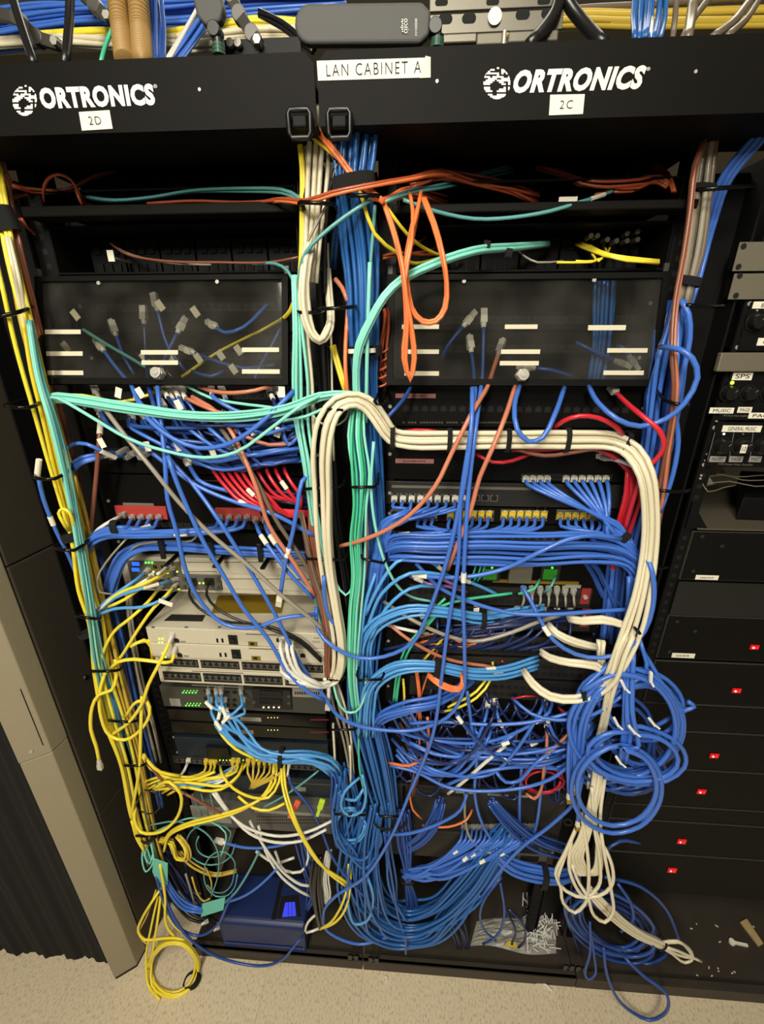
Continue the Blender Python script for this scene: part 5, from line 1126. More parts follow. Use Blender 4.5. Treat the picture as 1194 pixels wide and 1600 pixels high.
# behind the left cover
for i, (p_, key, e_) in enumerate((('160,545,1 180,572,-1 205,602,-5', 'bl', 'wh/'), ('336,510,1 352,520,-1 380,512,-1 418,476,3', 'bl', 'wh/'), ('280,515,2 265,545,0 250,580,-1 246,604,-5', 'db', 'wh/'), ('130,515,1 170,540,0 205,560,-.5 238,580,-1', 'te', ''), ('245,480,3 262,540,1 290,580,0', 'db', 'gr/'), ('180,520,3 195,560,1 210,585,0', 'db', 'gr/'), ('440,510,1 425,540,0 405,575,-1 396,600,-3', 'db', ''), ('225,500,3 228,550,1 232,604,-4', 'nb', 'gr/'), ('300,550,2 340,565,1 380,575,1 430,570,1', 'db', 'wh/'), ('300,580,1 330,588,0 350,580,1', 'db', ''))):
    S(key, p_, ('blue cord with a flag low behind the left smoked cover', 'blue cord curving at the right behind the left smoked cover', 'dark blue cord behind the latch of the left smoked cover', 'teal cord slanting behind the left smoked cover', 'dark blue cord middle right behind the left smoked cover', 'dark blue cord left behind the left smoked cover', 'dark blue cord at the right edge behind the left smoked cover', 'navy cord upright behind the left smoked cover', 'dark blue cord lying level behind the left smoked cover', 'short bent blue cord low behind the left smoked cover')[i], ends=e_, r=.0034)
for i, (x, y) in enumerate(((97, 535), (112, 485), (245, 470), (300, 480), (220, 552), (262, 552), (305, 553), (340, 548), (368, 540), (360, 570))):
    p = at(x, y, .0 + .004); tag(B().obox(p, (.5, 0, -.8), (0, 1., 0), .018, .012, .001).link('paper_flag', 'masking'), 'pale paper flag behind the left smoked cover', 'tag', 'paper flags behind the left cover')
# coil on the floor
COIL('ye', 272, 1514, -14.5, 37, 42, 3.4, 'yellow coil strapped with black lying at the floor by the post', r=.0038, seed=13, depth=2, jit=.07, ang=.2, head='252,1395,-10 246,1440,-13 236,1500,-15', tail='262,1450,-13 258,1400,-11 250,1350,-9', a0=3.0)
TIE(300, 1532, -14.5, 12, 60, 'black strap on the yellow floor coil', wd=.018)
S('ye', '254,1384,-9 240,1405,-12 222,1435,-13 216,1455,-13.5 226,1468,-14 255,1466,-14 285,1468,-14 304,1490,-14.5 308,1515,-14.5', 'yellow cord bowing left of the drop and into the floor coil', r=.0040); S('ye', '252,1390,-9 258,1420,-11 272,1445,-12 287,1458,-12', 'yellow cord curving right on the base edge', r=.0040); S('go', '244,1390,-9 230,1430,-12 218,1460,-13 228,1474,-14 246,1470,-14', 'thin dull yellow cord beside the bowing yellow one', r=.0024); S('ye', '247,1400,-10 236,1450,-13 228,1500,-15 232,1540,-15.5 250,1562,-15.5', 'yellow cord straight down to the floor coil', r=.0034)
for p_ in ('228,1310,-8 222,1340,-9 228,1362,-9 240,1345,-9 236,1318,-8', '232,1320,-8 226,1335,-9 234,1350,-9 240,1330,-8'): S('aq', p_, 'aqua cord looping down at the lower left corner', group='aqua loops at the lower left', r=.0026)
TIE(232, 1308, -9, 10, 70, 'black strap at the lower left corner of the rack', wd=.012)
# ------------------------------------------------------------------ lower middle: tangle, fans and the heap
rnd = random.Random(99)
for i in range(30):
    x0, y0 = rnd.uniform(690, 900), rnd.uniform(1085, 1165); right = rnd.random() < .42; d0 = rnd.uniform(-5, -3); dm = rnd.uniform(-11, -6)
    sag = rnd.uniform(30, 90); x1 = rnd.uniform(895, 930) if right else rnd.uniform(606, 640); y1 = rnd.uniform(1090, 1190)
    xm = (x0*.6 + x1*.4); ym = max(y0, y1) + sag*.55
    S(('bl', 'db', 'bl', 'nb')[i % 4] if i % 7 else 'bl', f'{x0:.0f},{y0:.0f},{d0:.1f} {x0 + (4 if right else -4):.0f},{y0+22:.0f},{dm:.1f} {xm:.0f},{ym:.0f},{dm:.1f} {(xm+x1*2)/3:.0f},{(ym+y1)/2+sag*.15:.0f},{dm:.1f} {x1:.0f},{y1:.0f},-6',
      ('blue', 'dark blue', 'blue', 'navy')[i % 4 if i % 7 else 0] + ' patch cord in the tangle before the lower line cards', group=('blue', 'dark blue', 'blue', 'navy')[i % 4 if i % 7 else 0] + ' cords of the lower tangle', ends=('wh/', 'gr/', '', '')[i % 4], sl=[(.2, .018)] if i % 3 == 0 else None, r=.0038)
for i, p_ in enumerate(('610,1196,-7 650,1206,-8 700,1230,-10 760,1236,-11 830,1228,-11 870,1212,-11 895,1190,-10', '775,1206,-10 790,1222,-11 810,1220,-11 840,1190,-11 870,1170,-9', '640,1160,-7 690,1180,-9 740,1180,-10 800,1150,-10 810,1140,-9', '640,1130,-8 700,1128,-9 760,1132,-10 830,1128,-11 900,1110,-11 960,1080,-13', '800,1090,-7 830,1115,-10 870,1125,-12 930,1115,-13 975,1085,-13', '690,1230,-8 740,1210,-10 790,1200,-10 830,1198,-9 900,1205,-8', '870,1150,-6 850,1210,-8 840,1280,-8 830,1320,-7', '815,1200,-8 812,1250,-8 812,1290,-7')):
    S('bl', p_, ('blue cord forming the lowest wide bow of the tangle', 'blue cord in a tight U right of the middle of the tangle', 'blue cord in the first bow right of the trunk, tangle', 'blue cord crossing level through the top of the tangle', 'blue cord bowing just under the lowest cream branch', 'blue cord rising from the charcoal panel through the tangle', 'blue cord hanging from the right of the tangle to the power unit', 'blue cord hanging down before the port row from the tangle')[i], r=.0040)
S('wh', '700,1240,-8 720,1225,-9 760,1190,-10 790,1165,-9', 'white cord curving through the tangle', r=.0042); S('gy', '727,1240,-6 727,1280,-7 735,1310,-8 755,1330,-9 785,1334,-9', 'grey cord hanging before the port row of the charcoal panel', r=.0036)
for i, p_ in enumerate(('852,1120,-6 855,1150,-9 850,1200,-9 845,1235,-9 835,1248,-9 822,1240,-8', '895,1140,-9 870,1165,-10 845,1185,-9 820,1205,-7')): S('sa', p_, ('salmon cord hooking up at the right of the tangle', 'salmon cord slanting at the right of the tangle')[i])
COIL('re', 850, 1220, -5, 30, 18, 2.2, 'dull red cord coiled behind the right of the tangle', r=.003, seed=8); S('re', '873,1105,-8 885,1115,-10 905,1112,-10', 'short red cord under the lowest cream branch'); S('re', '800,1092,-8 820,1088,-9 840,1088,-8', 'thin pink red cord in the top of the tangle', r=.002)
for i, p_ in enumerate(('608,1192,-7 640,1196,-9 665,1180,-9 670,1150,-8 668,1120,-7', '640,1240,-6 645,1265,-7 660,1280,-7', '660,1290,-7 700,1292,-8 730,1280,-8 738,1265,-6', '640,1120,-6 655,1150,-7 650,1190,-6', '690,1000,-5 660,1080,-5 645,1150,-4')): S('or', p_, ('orange cord curving out of the trunk left of the tangle', 'short orange cord over the charcoal panel', 'orange cord bowing over the charcoal panel', 'thin orange cord left of the tangle', 'dim orange cord behind the arcs')[i], r=(.0036, .0026, .0028, .0026, .0024)[i])
BN(4, 'br', '622,1130,-5,5 640,1160,-5,8 650,1200,-5,6 640,1250,-4,6', 'brown cord behind the left end of the tangle', 'brown cords left of the tangle', r=.0028, seed=85, jit=.5)
# background mass
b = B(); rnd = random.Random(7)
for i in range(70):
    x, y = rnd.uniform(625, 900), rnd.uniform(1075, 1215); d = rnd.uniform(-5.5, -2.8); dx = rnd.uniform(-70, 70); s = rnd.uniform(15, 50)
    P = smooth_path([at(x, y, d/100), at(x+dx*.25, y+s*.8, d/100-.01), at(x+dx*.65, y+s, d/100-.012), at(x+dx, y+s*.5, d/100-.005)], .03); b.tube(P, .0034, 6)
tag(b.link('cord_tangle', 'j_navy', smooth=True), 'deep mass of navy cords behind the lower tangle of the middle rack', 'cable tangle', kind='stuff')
# gathered drop at the middle, tied at 637,1375
BN(9, 'db', '628,1270,-7,12 632,1310,-7,14 636,1350,-8,8 637,1374,-8,5 642,1400,-7,9 645,1435,-6,12', 'dark blue cord in the waist tied between the trunk and the port fan', 'tied waist', r=.0034, seed=86, twist=.1)
TIE(637, 1374, -8, 9, 90, 'black tie round the waist of dark blue cords', wd=.008); TIE(610, 1275, -7, 26, 85, 'black band round the blue trunk at the lower ring', wd=.010)
# port fan
st_ = [(724 + i*7.4, 1293, -4.4) for i in range(16)]
FAN(st_, 'bl', '690,1358,-9.5,20 655,1366,-9,15 632,1368,-8,11', 'blue cord in the fan from the port row of the charcoal panel', 'fan of the charcoal panel', r=.0036, seed=87, ends='gr/', lane=1, via=(-4, 16, 0), sl=[(.45, .016)])
BN(8, 'db', '690,1250,-5,12 680,1280,-7,12 660,1310,-8,10 630,1330,-7,8', 'dark blue cord from the left ports of the charcoal panel', 'left cords of the charcoal panel', r=.003, seed=88)
BN(8, 'db', '768,1250,-8,10 800,1285,-9,14 840,1315,-8,18 885,1330,-6,18', 'dark blue cord sweeping down right to the power unit', 'right sweep', r=.0036, seed=89, twist=.15)
BN(11, 'bl', '770,1330,-9,8 800,1355,-9,14 840,1366,-9,15 880,1370,-8,15 900,1360,-6,14', 'blue cord in the strapped run right of the port fan', 'strapped right run', r=.0042, seed=90, twist=.08, sl=[(.15, .02)])
TIE(848, 1369, -9, 18, 5, 'broad black strap on the lower right blue run', wd=.016)
# heap swoop
BN(20, 'mb', '588,1250,-7,26 578,1310,-8,34 580,1370,-9,42 600,1425,-9,38 640,1440,-9,34 690,1425,-9,34 735,1385,-9,32 775,1330,-8,26 800,1290,-6,18', 'blue cord swooping through the low heap from the trunk up to the right', 'low blue swoop', r=.0038, seed=91, twist=.1, jit=.2)
BN(14, 'mb', '580,1260,-7,24 560,1330,-8,30 558,1390,-9,34 575,1450,-9,24 620,1468,-8,18 670,1462,-8,18 700,1430,-8,22 740,1385,-7,20', 'blue cord in the lowest fold of the heap on the base', 'lowest fold of the blue heap', r=.0038, seed=92, twist=.14, jit=.25)
for i in range(7):
    q_ = random.Random(i+60); dx, dy = q_.uniform(-6, 30), q_.uniform(-10, 70); e1, e2, e3 = q_.uniform(-3, 3), q_.uniform(-12, 12), q_.uniform(-12, 12); S('mb', f'{528+dx*.4},{1200+dy},-8 {522+dx*.6},{1262+dy*.9},{-9+e1} {535+dx*.6+e2},{1320+dy*.45+e3},{-10+e1} {570+dx*.3},{1335+dy*.4+e2},{-10+e1} {592+dx*.2+e3},{1312+dy*.3+e3},-9 {588-dx*.3},{1270+dy*.2},-7', 'blue cord bellying out at the left of the lower trunk', group='bellying cords of the lower trunk', r=.0038)
S('lb', '562,1215,-9 540,1235,-11 534,1262,-11 545,1274,-11 565,1268,-11 572,1240,-10 566,1210,-9', 'light blue cord in a drop-shaped loop left of the lower trunk', r=.0036); S('lb', '540,1248,-10 556,1250,-11 568,1232,-10', 'short light blue cord crossing the drop-shaped loop', r=.0036)
COIL('lb', 548, 1290, -9, 24, 26, 1.8, 'light blue coil under the drop-shaped loop', r=.0034, seed=9)
S('lb', '569,1358,-10 580,1385,-12 583,1410,-12 572,1440,-12 555,1444,-12 545,1420,-12 544,1390,-11', 'light blue loop hanging in front of the heap', r=.0038)
BN(6, 'db', '512,1190,-6,6 526,1215,-7,8 522,1260,-7,8 530,1320,-6,8', 'dark blue cord at the left edge of the lower trunk', 'left edge cords', r=.0034, seed=93)
BN(9, 'mb', '536,1200,-6,14 545,1260,-6,20 555,1330,-7,24 560,1390,-7,24', 'blue cord in the loose layer left of the lower trunk', 'loose layer', r=.0034, seed=94, twist=.3, jit=.3)
S('db', '600,1300,-11 612,1370,-12 622,1430,-12 634,1470,-12 634,1490,-12', 'blue cord hanging plumb over the heap to the base', r=.0036); S('db', '500,1290,-7 520,1340,-9 545,1375,-11 580,1410,-11 600,1430,-10', 'blue cord slanting across the left of the heap', r=.0036)
for i, p_ in enumerate(('784,1370,-8 760,1400,-10 750,1430,-10 758,1455,-9.5 775,1470,-9', '782,1380,-9 788,1420,-10 784,1450,-10 770,1468,-9 755,1475,-8', '795,1420,-8 815,1440,-9 820,1470,-8 810,1480,-7', '788,1420,-7 805,1450,-9 800,1475,-8')): S('db' if i < 2 else 'nb', p_, ('blue cord looping down over the white plastic sheet', 'second blue cord over the white plastic sheet', 'outer navy loop on the white plastic sheet', 'inner navy loop on the white plastic sheet')[i])
BN(5, 'nb', '700,1420,-6,14 715,1450,-7,14 725,1480,-7,10', 'navy cord ending right of the heap beside the plastic sheet', 'navy ends', r=.0032, seed=95)
# ------------------------------------------------------------------ lower left
st_ = [(326, 1083, -3.2), (338, 1083, -3.2), (346, 1083, -3.2), (352, 1096, -3.2), (377, 1083, -3.2), (381, 1096, -3.2), (330, 1096, -3.2), (342, 1096, -3.2)]
FAN(st_, 'lb', '352,1125,-8,18 372,1152,-9,16 405,1176,-10,12 440,1183,-10,11 480,1185,-9,13 510,1192,-8,14 526,1205,-7,12', 'light blue cord in the bundle from the gateway to the centre', 'light blue gateway bundle', r=.0036, seed=96, ends='rj/', lane=-1, sl=[(.26, .026)], via=(1, 16, 0), every=1)
BN(6, 'lb', '385,1160,-8,10 410,1180,-9,12 440,1184,-9,12 480,1184,-8,14 512,1194,-7,13 530,1215,-6,10', 'light blue cord joining the gateway bundle at the black strap', 'joining light blue cords', r=.0036, seed=97)
S('ye', '336,1130,-8 348,1150,-9 368,1170,-10 400,1186,-9', 'yellow cord beside the light blue gateway bundle', r=.0036); TIE(440, 1183, -9.5, 15, 4, 'black strap on the light blue gateway bundle', wd=.010)
st_ = [(388 + i*8.5, 1191, -2.6) for i in range(7)]
for i, (x, y, d) in enumerate(st_): S('go', f'{x},{y},{d} {x-1},{y+16},-5 {394+i*1.0},{1222+i*1.2},-6 {390+i*.8},1232,-5', 'dull yellow cord in the pointed bunch from the row of lime lights', group='pointed yellow bunch', ends='ye/', r=.0030)
for i, x in enumerate((322, 330, 336, 364, 372)): S('ye', f'{x},1191,-3 {x-3},1206,-6 {x-25},1214,-8 {x-60},{1212+i*2},-8 {x-92},{1220+i*3},-7 {x-110},{1230+i*3},-6', 'yellow cord plugged left in the row of lime lights, sweeping left', group='left-sweeping yellow cords', ends='ye/', r=.0034)
for i, p_ in enumerate(('222,1180,-8 235,1200,-9 260,1214,-9 300,1218,-9 336,1206,-8', '240,1232,-8 280,1222,-9 320,1226,-9 350,1228,-9 372,1212,-7 380,1192,-3', '242,1234,-8 290,1230,-9 330,1236,-9 360,1226,-8 386,1192,-3', '344,1196,-4 348,1212,-8 365,1232,-9 395,1246,-9 420,1246,-8 436,1222,-6 440,1193,-3', '372,1244,-8 395,1262,-9 420,1266,-9 445,1255,-8', '432,1192,-3 430,1222,-6 412,1245,-8 380,1262,-10 340,1274,-11 300,1284,-11 268,1298,-10 254,1318,-9', '428,1192,-3 424,1222,-6 404,1250,-8 372,1268,-10 335,1280,-11 290,1292,-11 264,1306,-10 256,1330,-9', '440,1194,-4 441,1225,-7 450,1260,-11 470,1305,-12 500,1350,-12 538,1376,-11 542,1380,-10', '444,1194,-4 446,1228,-7 456,1265,-11 480,1318,-12 512,1362,-12 540,1384,-11', '545,1350,-9 543,1385,-11 535,1412,-12 518,1440,-12 500,1452,-11', '548,1352,-9 547,1390,-11 540,1420,-12 525,1440,-12 506,1450,-11')):
    S('ye', p_, ('yellow cord arching lowest left of the lime lights', 'upper of two long yellow cords before the blue-grey unit', 'lower of two long yellow cords before the blue-grey unit', 'yellow cord dipping in a bow below the lime lights', 'short yellow cord under the dipping one', 'upper of two thick yellow cords sweeping down left under the grey chassis', 'lower of two thick yellow cords sweeping down left under the grey chassis', 'right of two yellow cords crossing down to the blue heap', 'left of two yellow cords crossing down to the blue heap', 'inner of two yellow cords curving beside the black bundle at the centre', 'outer of two yellow cords curving beside the black bundle at the centre')[i], r=.0036)
S('wh', '452,1194,-3 450,1205,-4 449,1214,-5', 'short white stub right of the lime lights', ends='wh/'); S('db', '451,1212,-6 455,1226,-7 480,1255,-9 500,1290,-9', 'dark blue cord starting right of the lime lights', r=.0034)
S('te', '498,1204,-5 470,1226,-7 440,1246,-8 410,1262,-8', 'teal cord slanting right of the pointed yellow bunch', r=.0026)
BN(3, 'lb', '246,1226,-7,5 275,1222,-8,4 310,1226,-8,4 345,1212,-7,6 370,1196,-3,5', 'light blue cord among the yellow cords before the blue-grey unit', 'light blue among the yellow', r=.0036, seed=98); BN(3, 'wh', '300,1220,-7,4 330,1224,-8,4 352,1214,-7,5 372,1194,-3,4', 'white cord among the yellow cords before the blue-grey unit', 'white among the yellow', r=.0034, seed=99)
S('wh', '294,1190,-3 288,1204,-6 276,1220,-7', 'white cord at the left end of the port strip', ends='wh/'); S('br', '228,1188,-9 260,1225,-10 300,1246,-11 340,1268,-11 356,1274,-10', 'brown cord slanting over the yellow cords', r=.0036)
for i, p_ in enumerate(('332,1238,-8 350,1262,-9 380,1290,-11 430,1306,-11 480,1300,-11 520,1282,-9', '336,1236,-8 356,1266,-9 390,1302,-11 430,1316,-11 470,1314,-10 510,1296,-9', '390,1282,-8 405,1310,-9 425,1340,-10 445,1365,-10 470,1382,-10 488,1384,-9', '404,1290,-8 415,1330,-9 440,1370,-10 468,1392,-10 485,1400,-9', '430,1330,-7 445,1360,-8 470,1362,-8 482,1340,-7 480,1320,-6', '400,1330,-6 430,1348,-6 460,1340,-5', '505,1420,-9 482,1440,-10 479,1457,-10 500,1450,-9')): S('wh', p_, ('upper', 'lower', 'left hanging', 'right hanging', 'short hooked', 'short level', 'bottom')[i] + ' white cord between the grey chassis and the blue network unit', r=.0038)
S('bl', '349,1316,-8 380,1324,-9 420,1324,-9 470,1312,-9 500,1300,-8', 'blue cord running level under the grey chassis', r=.0034, ends='wh/'); S('bl', '355,1410,-10 385,1398,-12 410,1380,-12 435,1355,-10', 'blue cord lying over the blue network unit', r=.0034)
COIL('te', 330, 1318, -7, 30, 26, 1.6, 'teal cord coil before the grey chassis, left part', r=.0022, seed=11, jit=.2); COIL('te', 345, 1365, -8, 25, 34, 1.4, 'thin teal coil above the teal tape flag', r=.0020, seed=12, jit=.1)
S('te', '230,1290,-8 280,1284,-9 320,1300,-9 340,1330,-9 340,1370,-9 330,1400,-9', 'teal cord hanging from the left cords to the tape flag', r=.0022); S('aq', '240,1300,-8 300,1278,-8 330,1284,-8 352,1300,-8 345,1340,-8', 'aqua cord wandering before the grey chassis', r=.0022); S('te', '405,1330,-8 390,1360,-9 370,1392,-10 352,1410,-9', 'grey teal cord running down to the tape flag', r=.0034)
for i in range(4): S('te', f'{300+i*14},1240,-5 {306+i*13},1256,-6 {316+i*10},1275,-6', 'thin teal cord hanging before the grey chassis', group='thin teal danglers', r=.0016)
BN(5, 'ye+go', '250,1312,-8,6 268,1316,-8,8 275,1340,-8,8 290,1342,-9,6 290,1322,-9,5 278,1305,-8,6', '* cord in the knotted coil left of the teal coil', 'knotted coil', r=.0030, seed=101, jit=.5)
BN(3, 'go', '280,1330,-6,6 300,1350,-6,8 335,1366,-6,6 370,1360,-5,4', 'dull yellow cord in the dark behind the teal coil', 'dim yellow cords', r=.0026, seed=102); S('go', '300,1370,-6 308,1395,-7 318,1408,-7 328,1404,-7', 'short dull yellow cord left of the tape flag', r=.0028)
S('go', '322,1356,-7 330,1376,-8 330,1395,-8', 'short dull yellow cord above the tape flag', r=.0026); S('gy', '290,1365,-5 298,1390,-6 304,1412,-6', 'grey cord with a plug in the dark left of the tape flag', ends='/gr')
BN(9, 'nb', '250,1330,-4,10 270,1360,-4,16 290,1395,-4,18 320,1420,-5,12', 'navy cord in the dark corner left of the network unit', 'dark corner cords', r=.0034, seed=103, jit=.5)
BN(4, 'bl', '256,1370,-8,5 268,1395,-9,6 290,1418,-9,7 316,1424,-9,5', 'blue cord gathered into the teal tape flag', 'taped blue cords', r=.0036, seed=104)
BN(4, 'bk', '270,1400,-3,8 300,1430,-5,10 330,1440,-6,5 344,1446,-7,3', 'black coax cord on the base beside the network unit', 'coax cords', r=.0045, seed=105)
S('db', '244,1370,-9 256,1410,-11 280,1450,-12 310,1462,-12 340,1445,-12 356,1412,-11 365,1395,-9', 'dark blue cord looping on the base left of the network unit', r=.0036)
S('db', '252,1380,-9 270,1430,-12 300,1470,-13 340,1495,-13 390,1508,-13 420,1508,-13 445,1496,-13 462,1475,-12 474,1462,-10', 'dark blue cord sagging over the front of the base below the network unit', r=.0038)
BN(6, 'db', '470,1310,-6,10 480,1350,-7,12 490,1390,-7,10 480,1420,-6,6', 'dark blue cord between the network unit and the heap', 'cords right of the network unit', r=.003, seed=106, jit=.4)
BN(5, 'bk', '497,1340,-8,8 494,1380,-10,9 498,1420,-10,8 504,1450,-9,5', 'black cord in the bundle left of the blue heap', 'black bundle at the centre', r=.006, seed=107); BN(5, 'wh', '515,1330,-6,6 508,1370,-8,6 512,1400,-9,5 505,1420,-9,4', 'white cord tucked in the black bundle left of the heap', 'white tucked cords', r=.0028, seed=108)
S('bk', '222,1236,-10 214,1262,-10 232,1272,-10 250,1262,-10 246,1240,-9 226,1234,-9', 'thin black wire loop round the left cords', r=.0018)
# ------------------------------------------------------------------ centre cable manager
BN(10, 'cr', '497,170,-6,22 496,205,-6,22 494,260,-7,21 491,320,-7,18 487,380,-7,16 482,440,-7,14', 'cream cord in the bundle dropping under the header joint', 'cream bundle under the header joint', r=.0036, seed=21, twist=.12)
BN(4, 'cr', '482,380,-9,9 474,440,-10,9 474,480,-10,10 484,518,-10,9 499,533,-10,6 512,522,-9,8 518,500,-7,6 516,470,-4,6 512,420,-2,6', 'cream cord doubling back in a loop above the aqua strands', 'cream loop between the smoked covers', r=.0040, seed=22, twist=.05)
BN(2, 'cr', '476,440,-7,5 478,520,-7,5 486,600,-7,4 490,680,-7,4 492,760,-6,4 496,860,-6,5', 'cream cord running straight down beside the aqua strands', 'straight cream cords', r=.0036, seed=23)
BN(28, 'mb', '560,170,-8,32 558,205,-8,32 554,250,-8,31 552,290,-8,27 556,330,-7,26 563,390,-5,27 567,450,-5,25 567,520,-5,22 570,600,-4,18 574,700,-4,20 580,800,-4,21 584,900,-4,22 572,985,-5,24 566,1060,-6,24 572,1120,-6,28 590,1200,-7,27 604,1270,-7,20', 'blue cord in the thick trunk running down the centre manager', 'blue trunk of the centre manager', r=.0036, seed=24, twist=.13, jit=.1)
BN(4, 'mb', '532,215,-5,6 548,260,-5,6 540,300,-5,6 532,335,-4,6 524,370,-1,5 520,420,1,5', 'blue cord parting to the left from the top of the blue trunk', 'blue cords parting from the trunk', r=.0036, seed=25)
TIE(553, 288, -8, 32, 82, 'broad black strap round the top of the blue trunk', wd=.016)
TIE(571, 548, -5, 24, 88, 'black strap with a cream edge round the blue trunk beside the right smoked cover', wd=.016)
TIE(566, 548, -6.5, 20, 88, 'cream tie under the black strap on the blue trunk', m='tie_white', wd=.007)
S('bk', '462,200,-5 470,250,-6 478,300,-7 476,330,-8', 'black cord left of the cream bundle under the header joint', r=.004)
S('bk', '541,215,-8 528,255,-8 517,290,-8 511,330,-7 508,380,-5 508,460,-4', 'black cord crossing from the blue trunk to the cream bundle', r=.0036)
BN(3, 'bk', '500,420,-1,6 506,500,-1,10 510,600,-1,10 518,700,-1,9 524,800,-2,8 540,900,-3,7 548,960,-2,6', 'thick black cord inside the centre manager behind the cream arch', 'black cords inside the centre manager', r=.006, seed=26, twist=.1)
S('cr', '512,380,-1 517,500,-2 519,600,-2 522,720,-2', 'thin cream cord among the black cords of the centre manager', r=.002)
BN(2, 'ye', '466,205,-6,3 473,260,-7,3 473,330,-7,3 472,400,-7,3 466,450,-7,2 454,485,-5,2 420,510,2,2 340,550,3,2 284,588,3,2', 'yellow cord passing behind the left smoked cover from the header joint', 'yellow pair from the header joint', r=.0028, seed=27)
S('ye', '486,212,-8 520,240,-9 552,270,-9 566,310,-9 585,365,-8 620,395,-5 648,412,1 700,400,5', 'yellow cord slanting across the blue trunk into the middle rack', r=.0030)
S('ye', '598,315,-8 612,335,-8 640,370,-5 680,396,1 720,402,6', 'yellow cord beside the orange loops at the top of the middle rack', r=.0026)
BN(2, 'ye', '520,540,-3,4 530,575,-4,4 540,610,-5,4', 'short yellow cord showing above the cream arch', 'yellow cords above the cream arch', r=.0036, seed=28)
BN(2, 'or', '497,205,-9,3 530,245,-10,3 560,285,-10,3 582,300,-10,2 600,316,-10,2', 'orange cord slanting from the header joint to the orange loops', 'slanting orange pair', r=.003, seed=29)
BN(4, 'ru+or', '400,318,4,3 440,312,-6,3 480,314,-10,4 520,302,-11,4 580,290,-11,4 640,280,-8,5 690,274,-2,6 760,290,5,9 840,308,6,10', '* cord crossing the centre from rack to rack under the header', 'cords crossing the centre', r=.0024, seed=30)
BN(5, 'or', '700,320,5,10 640,302,-3,8 600,312,-9,3 580,308,-9,3', 'orange cord gathered at the right ring under the header', 'orange cords at the right ring', r=.0022, seed=32)
# orange hanging loops
for i, p_ in enumerate(('597,312,-9 610,350,-10 628,420,-12 634,500,-12 630,560,-12 640,592,-12 646,560,-12 640,500,-12 632,430,-12 640,380,-11 652,330,-9 658,300,-6',
                        '598,312,-9 613,350,-10 630,420,-12.5 637,505,-12.5 634,560,-12.5 641,596,-12.5 649,560,-12.5 642,500,-12.5 633,440,-12.5 643,380,-11.5 645,330,-9 640,300,-6',
                        '660,310,-7 676,350,-9 690,400,-11 697,440,-11 694,480,-11 680,500,-11 660,500,-11 644,480,-11 637,440,-11 634,410,-11 640,370,-9 652,318,-5',
                        '664,310,-7 680,350,-9 693,400,-11.5 699,445,-11.5 697,482,-11.5 682,503,-11.5 660,504,-11.5 642,482,-11.5 635,440,-11.5 633,412,-11.5 645,372,-9 655,318,-5')):
    S('or', p_, 'orange fibre cord hanging in a long loop before the right smoked cover' if i < 2 else 'orange fibre cord hanging in a shorter round loop before the right smoked cover', r=.0030, group='long orange loops' if i < 2 else 'round orange loops')
BN(5, 'ru', '598,470,-4,3 606,490,-4,6 602,540,-3,12 600,580,-2,12 608,602,-1,4', 'rust orange cord curling between the blue trunk and the right smoked cover', 'rust curls by the right cover', r=.0024, seed=33, jit=.5, twist=.7)
for i in range(5):
    y = 545 + i*13; S('ru', f'590,{y+8},-3 602,{y+4},-3 612,{y-8},-2 616,{y-22},1', 'rust orange cord bowing between the blue trunk and the right smoked cover', group='bowed rust cords', r=.0022)
S('or', '544,480,-4 540,540,-6 540,580,-7 544,625,-7', 'orange cord running along the left side of the blue trunk', r=.0036)
S('sa', '524,436,-3 535,450,-4 543,470,-5', 'short salmon cord at the left side of the blue trunk')
# aqua
BN(5, 'aq', '858,382,5,3 800,388,0,5 740,394,-6,6 680,414,-8,7 630,438,-9,7 602,465,-10,7 582,500,-10,7 564,540,-10,7 558,580,-9,7 560,640,-8,8', 'aqua cord sweeping from the right fibre enclosure to the centre', 'aqua sweep from the right fibre enclosure', r=.0028, seed=34, twist=.12)
TIE(760, 385, -4, 6, 8, 'small black tie on the aqua sweep', wd=.010); TIE(795, 396, -1.5, 5, 8, 'second small black tie on the aqua sweep near the enclosure', wd=.010)
S('aq', '578,410,-9 576,470,-9 574,540,-9 573,600,-8 572,660,-7', 'single aqua cord running straight down the front of the blue trunk', r=.0034)
S('te', '586,320,-9 584,350,-8 580,400,-8 578,430,-8', 'teal cord rising along the blue trunk to the right ring', r=.0028)
S('te', '580,312,-10 540,338,-10 500,370,-10 478,395,-10 468,430,-9 470,480,-9', 'teal cord slanting across the blue trunk towards the left', r=.0029)
S('gy', '510,322,-9 492,355,-9 476,390,-9 467,430,-8 464,460,-7', 'thin grey cord slanting beside the cream bundle', r=.0022)
BN(9, 'aq+gn', '560,620,-7,9 556,680,-9,14 562,740,-10,16 562,790,-10,11 558,840,-10,12 560,900,-10,10 555,950,-10,9 552,1010,-10,8 551,1060,-9,7 556,1110,-8,6', '* fibre cord in the strand down the front of the centre manager', 'fibre strand of the centre manager', r=.0026, seed=35, twist=.14)
S('or', '566,690,-8 568,760,-9 574,830,-9 570,900,-8 560,960,-7', 'orange cord threaded through the aqua strand of the centre manager', r=.003)
S('aq', '584,690,-10 580,760,-10 586,820,-10 602,880,-10 625,920,-8 650,935,-5 680,940,-3', 'aqua cord leaving the strand to the right towards the big switch', r=.003)
BN(6, 'aq', '462,430,-7,6 466,520,-8,8 468,600,-8,14 470,660,-8,11 482,730,-9,8 488,790,-8,7 500,860,-7,8 512,930,-7,6', 'aqua cord in the loose strand left of the cream bundle', 'aqua strand left of the cream bundle', r=.0028, seed=36, twist=.5)
S('te', '480,880,-5 494,940,-6 510,1000,-6', 'teal cord slipping behind the white switch cords', r=.0026)
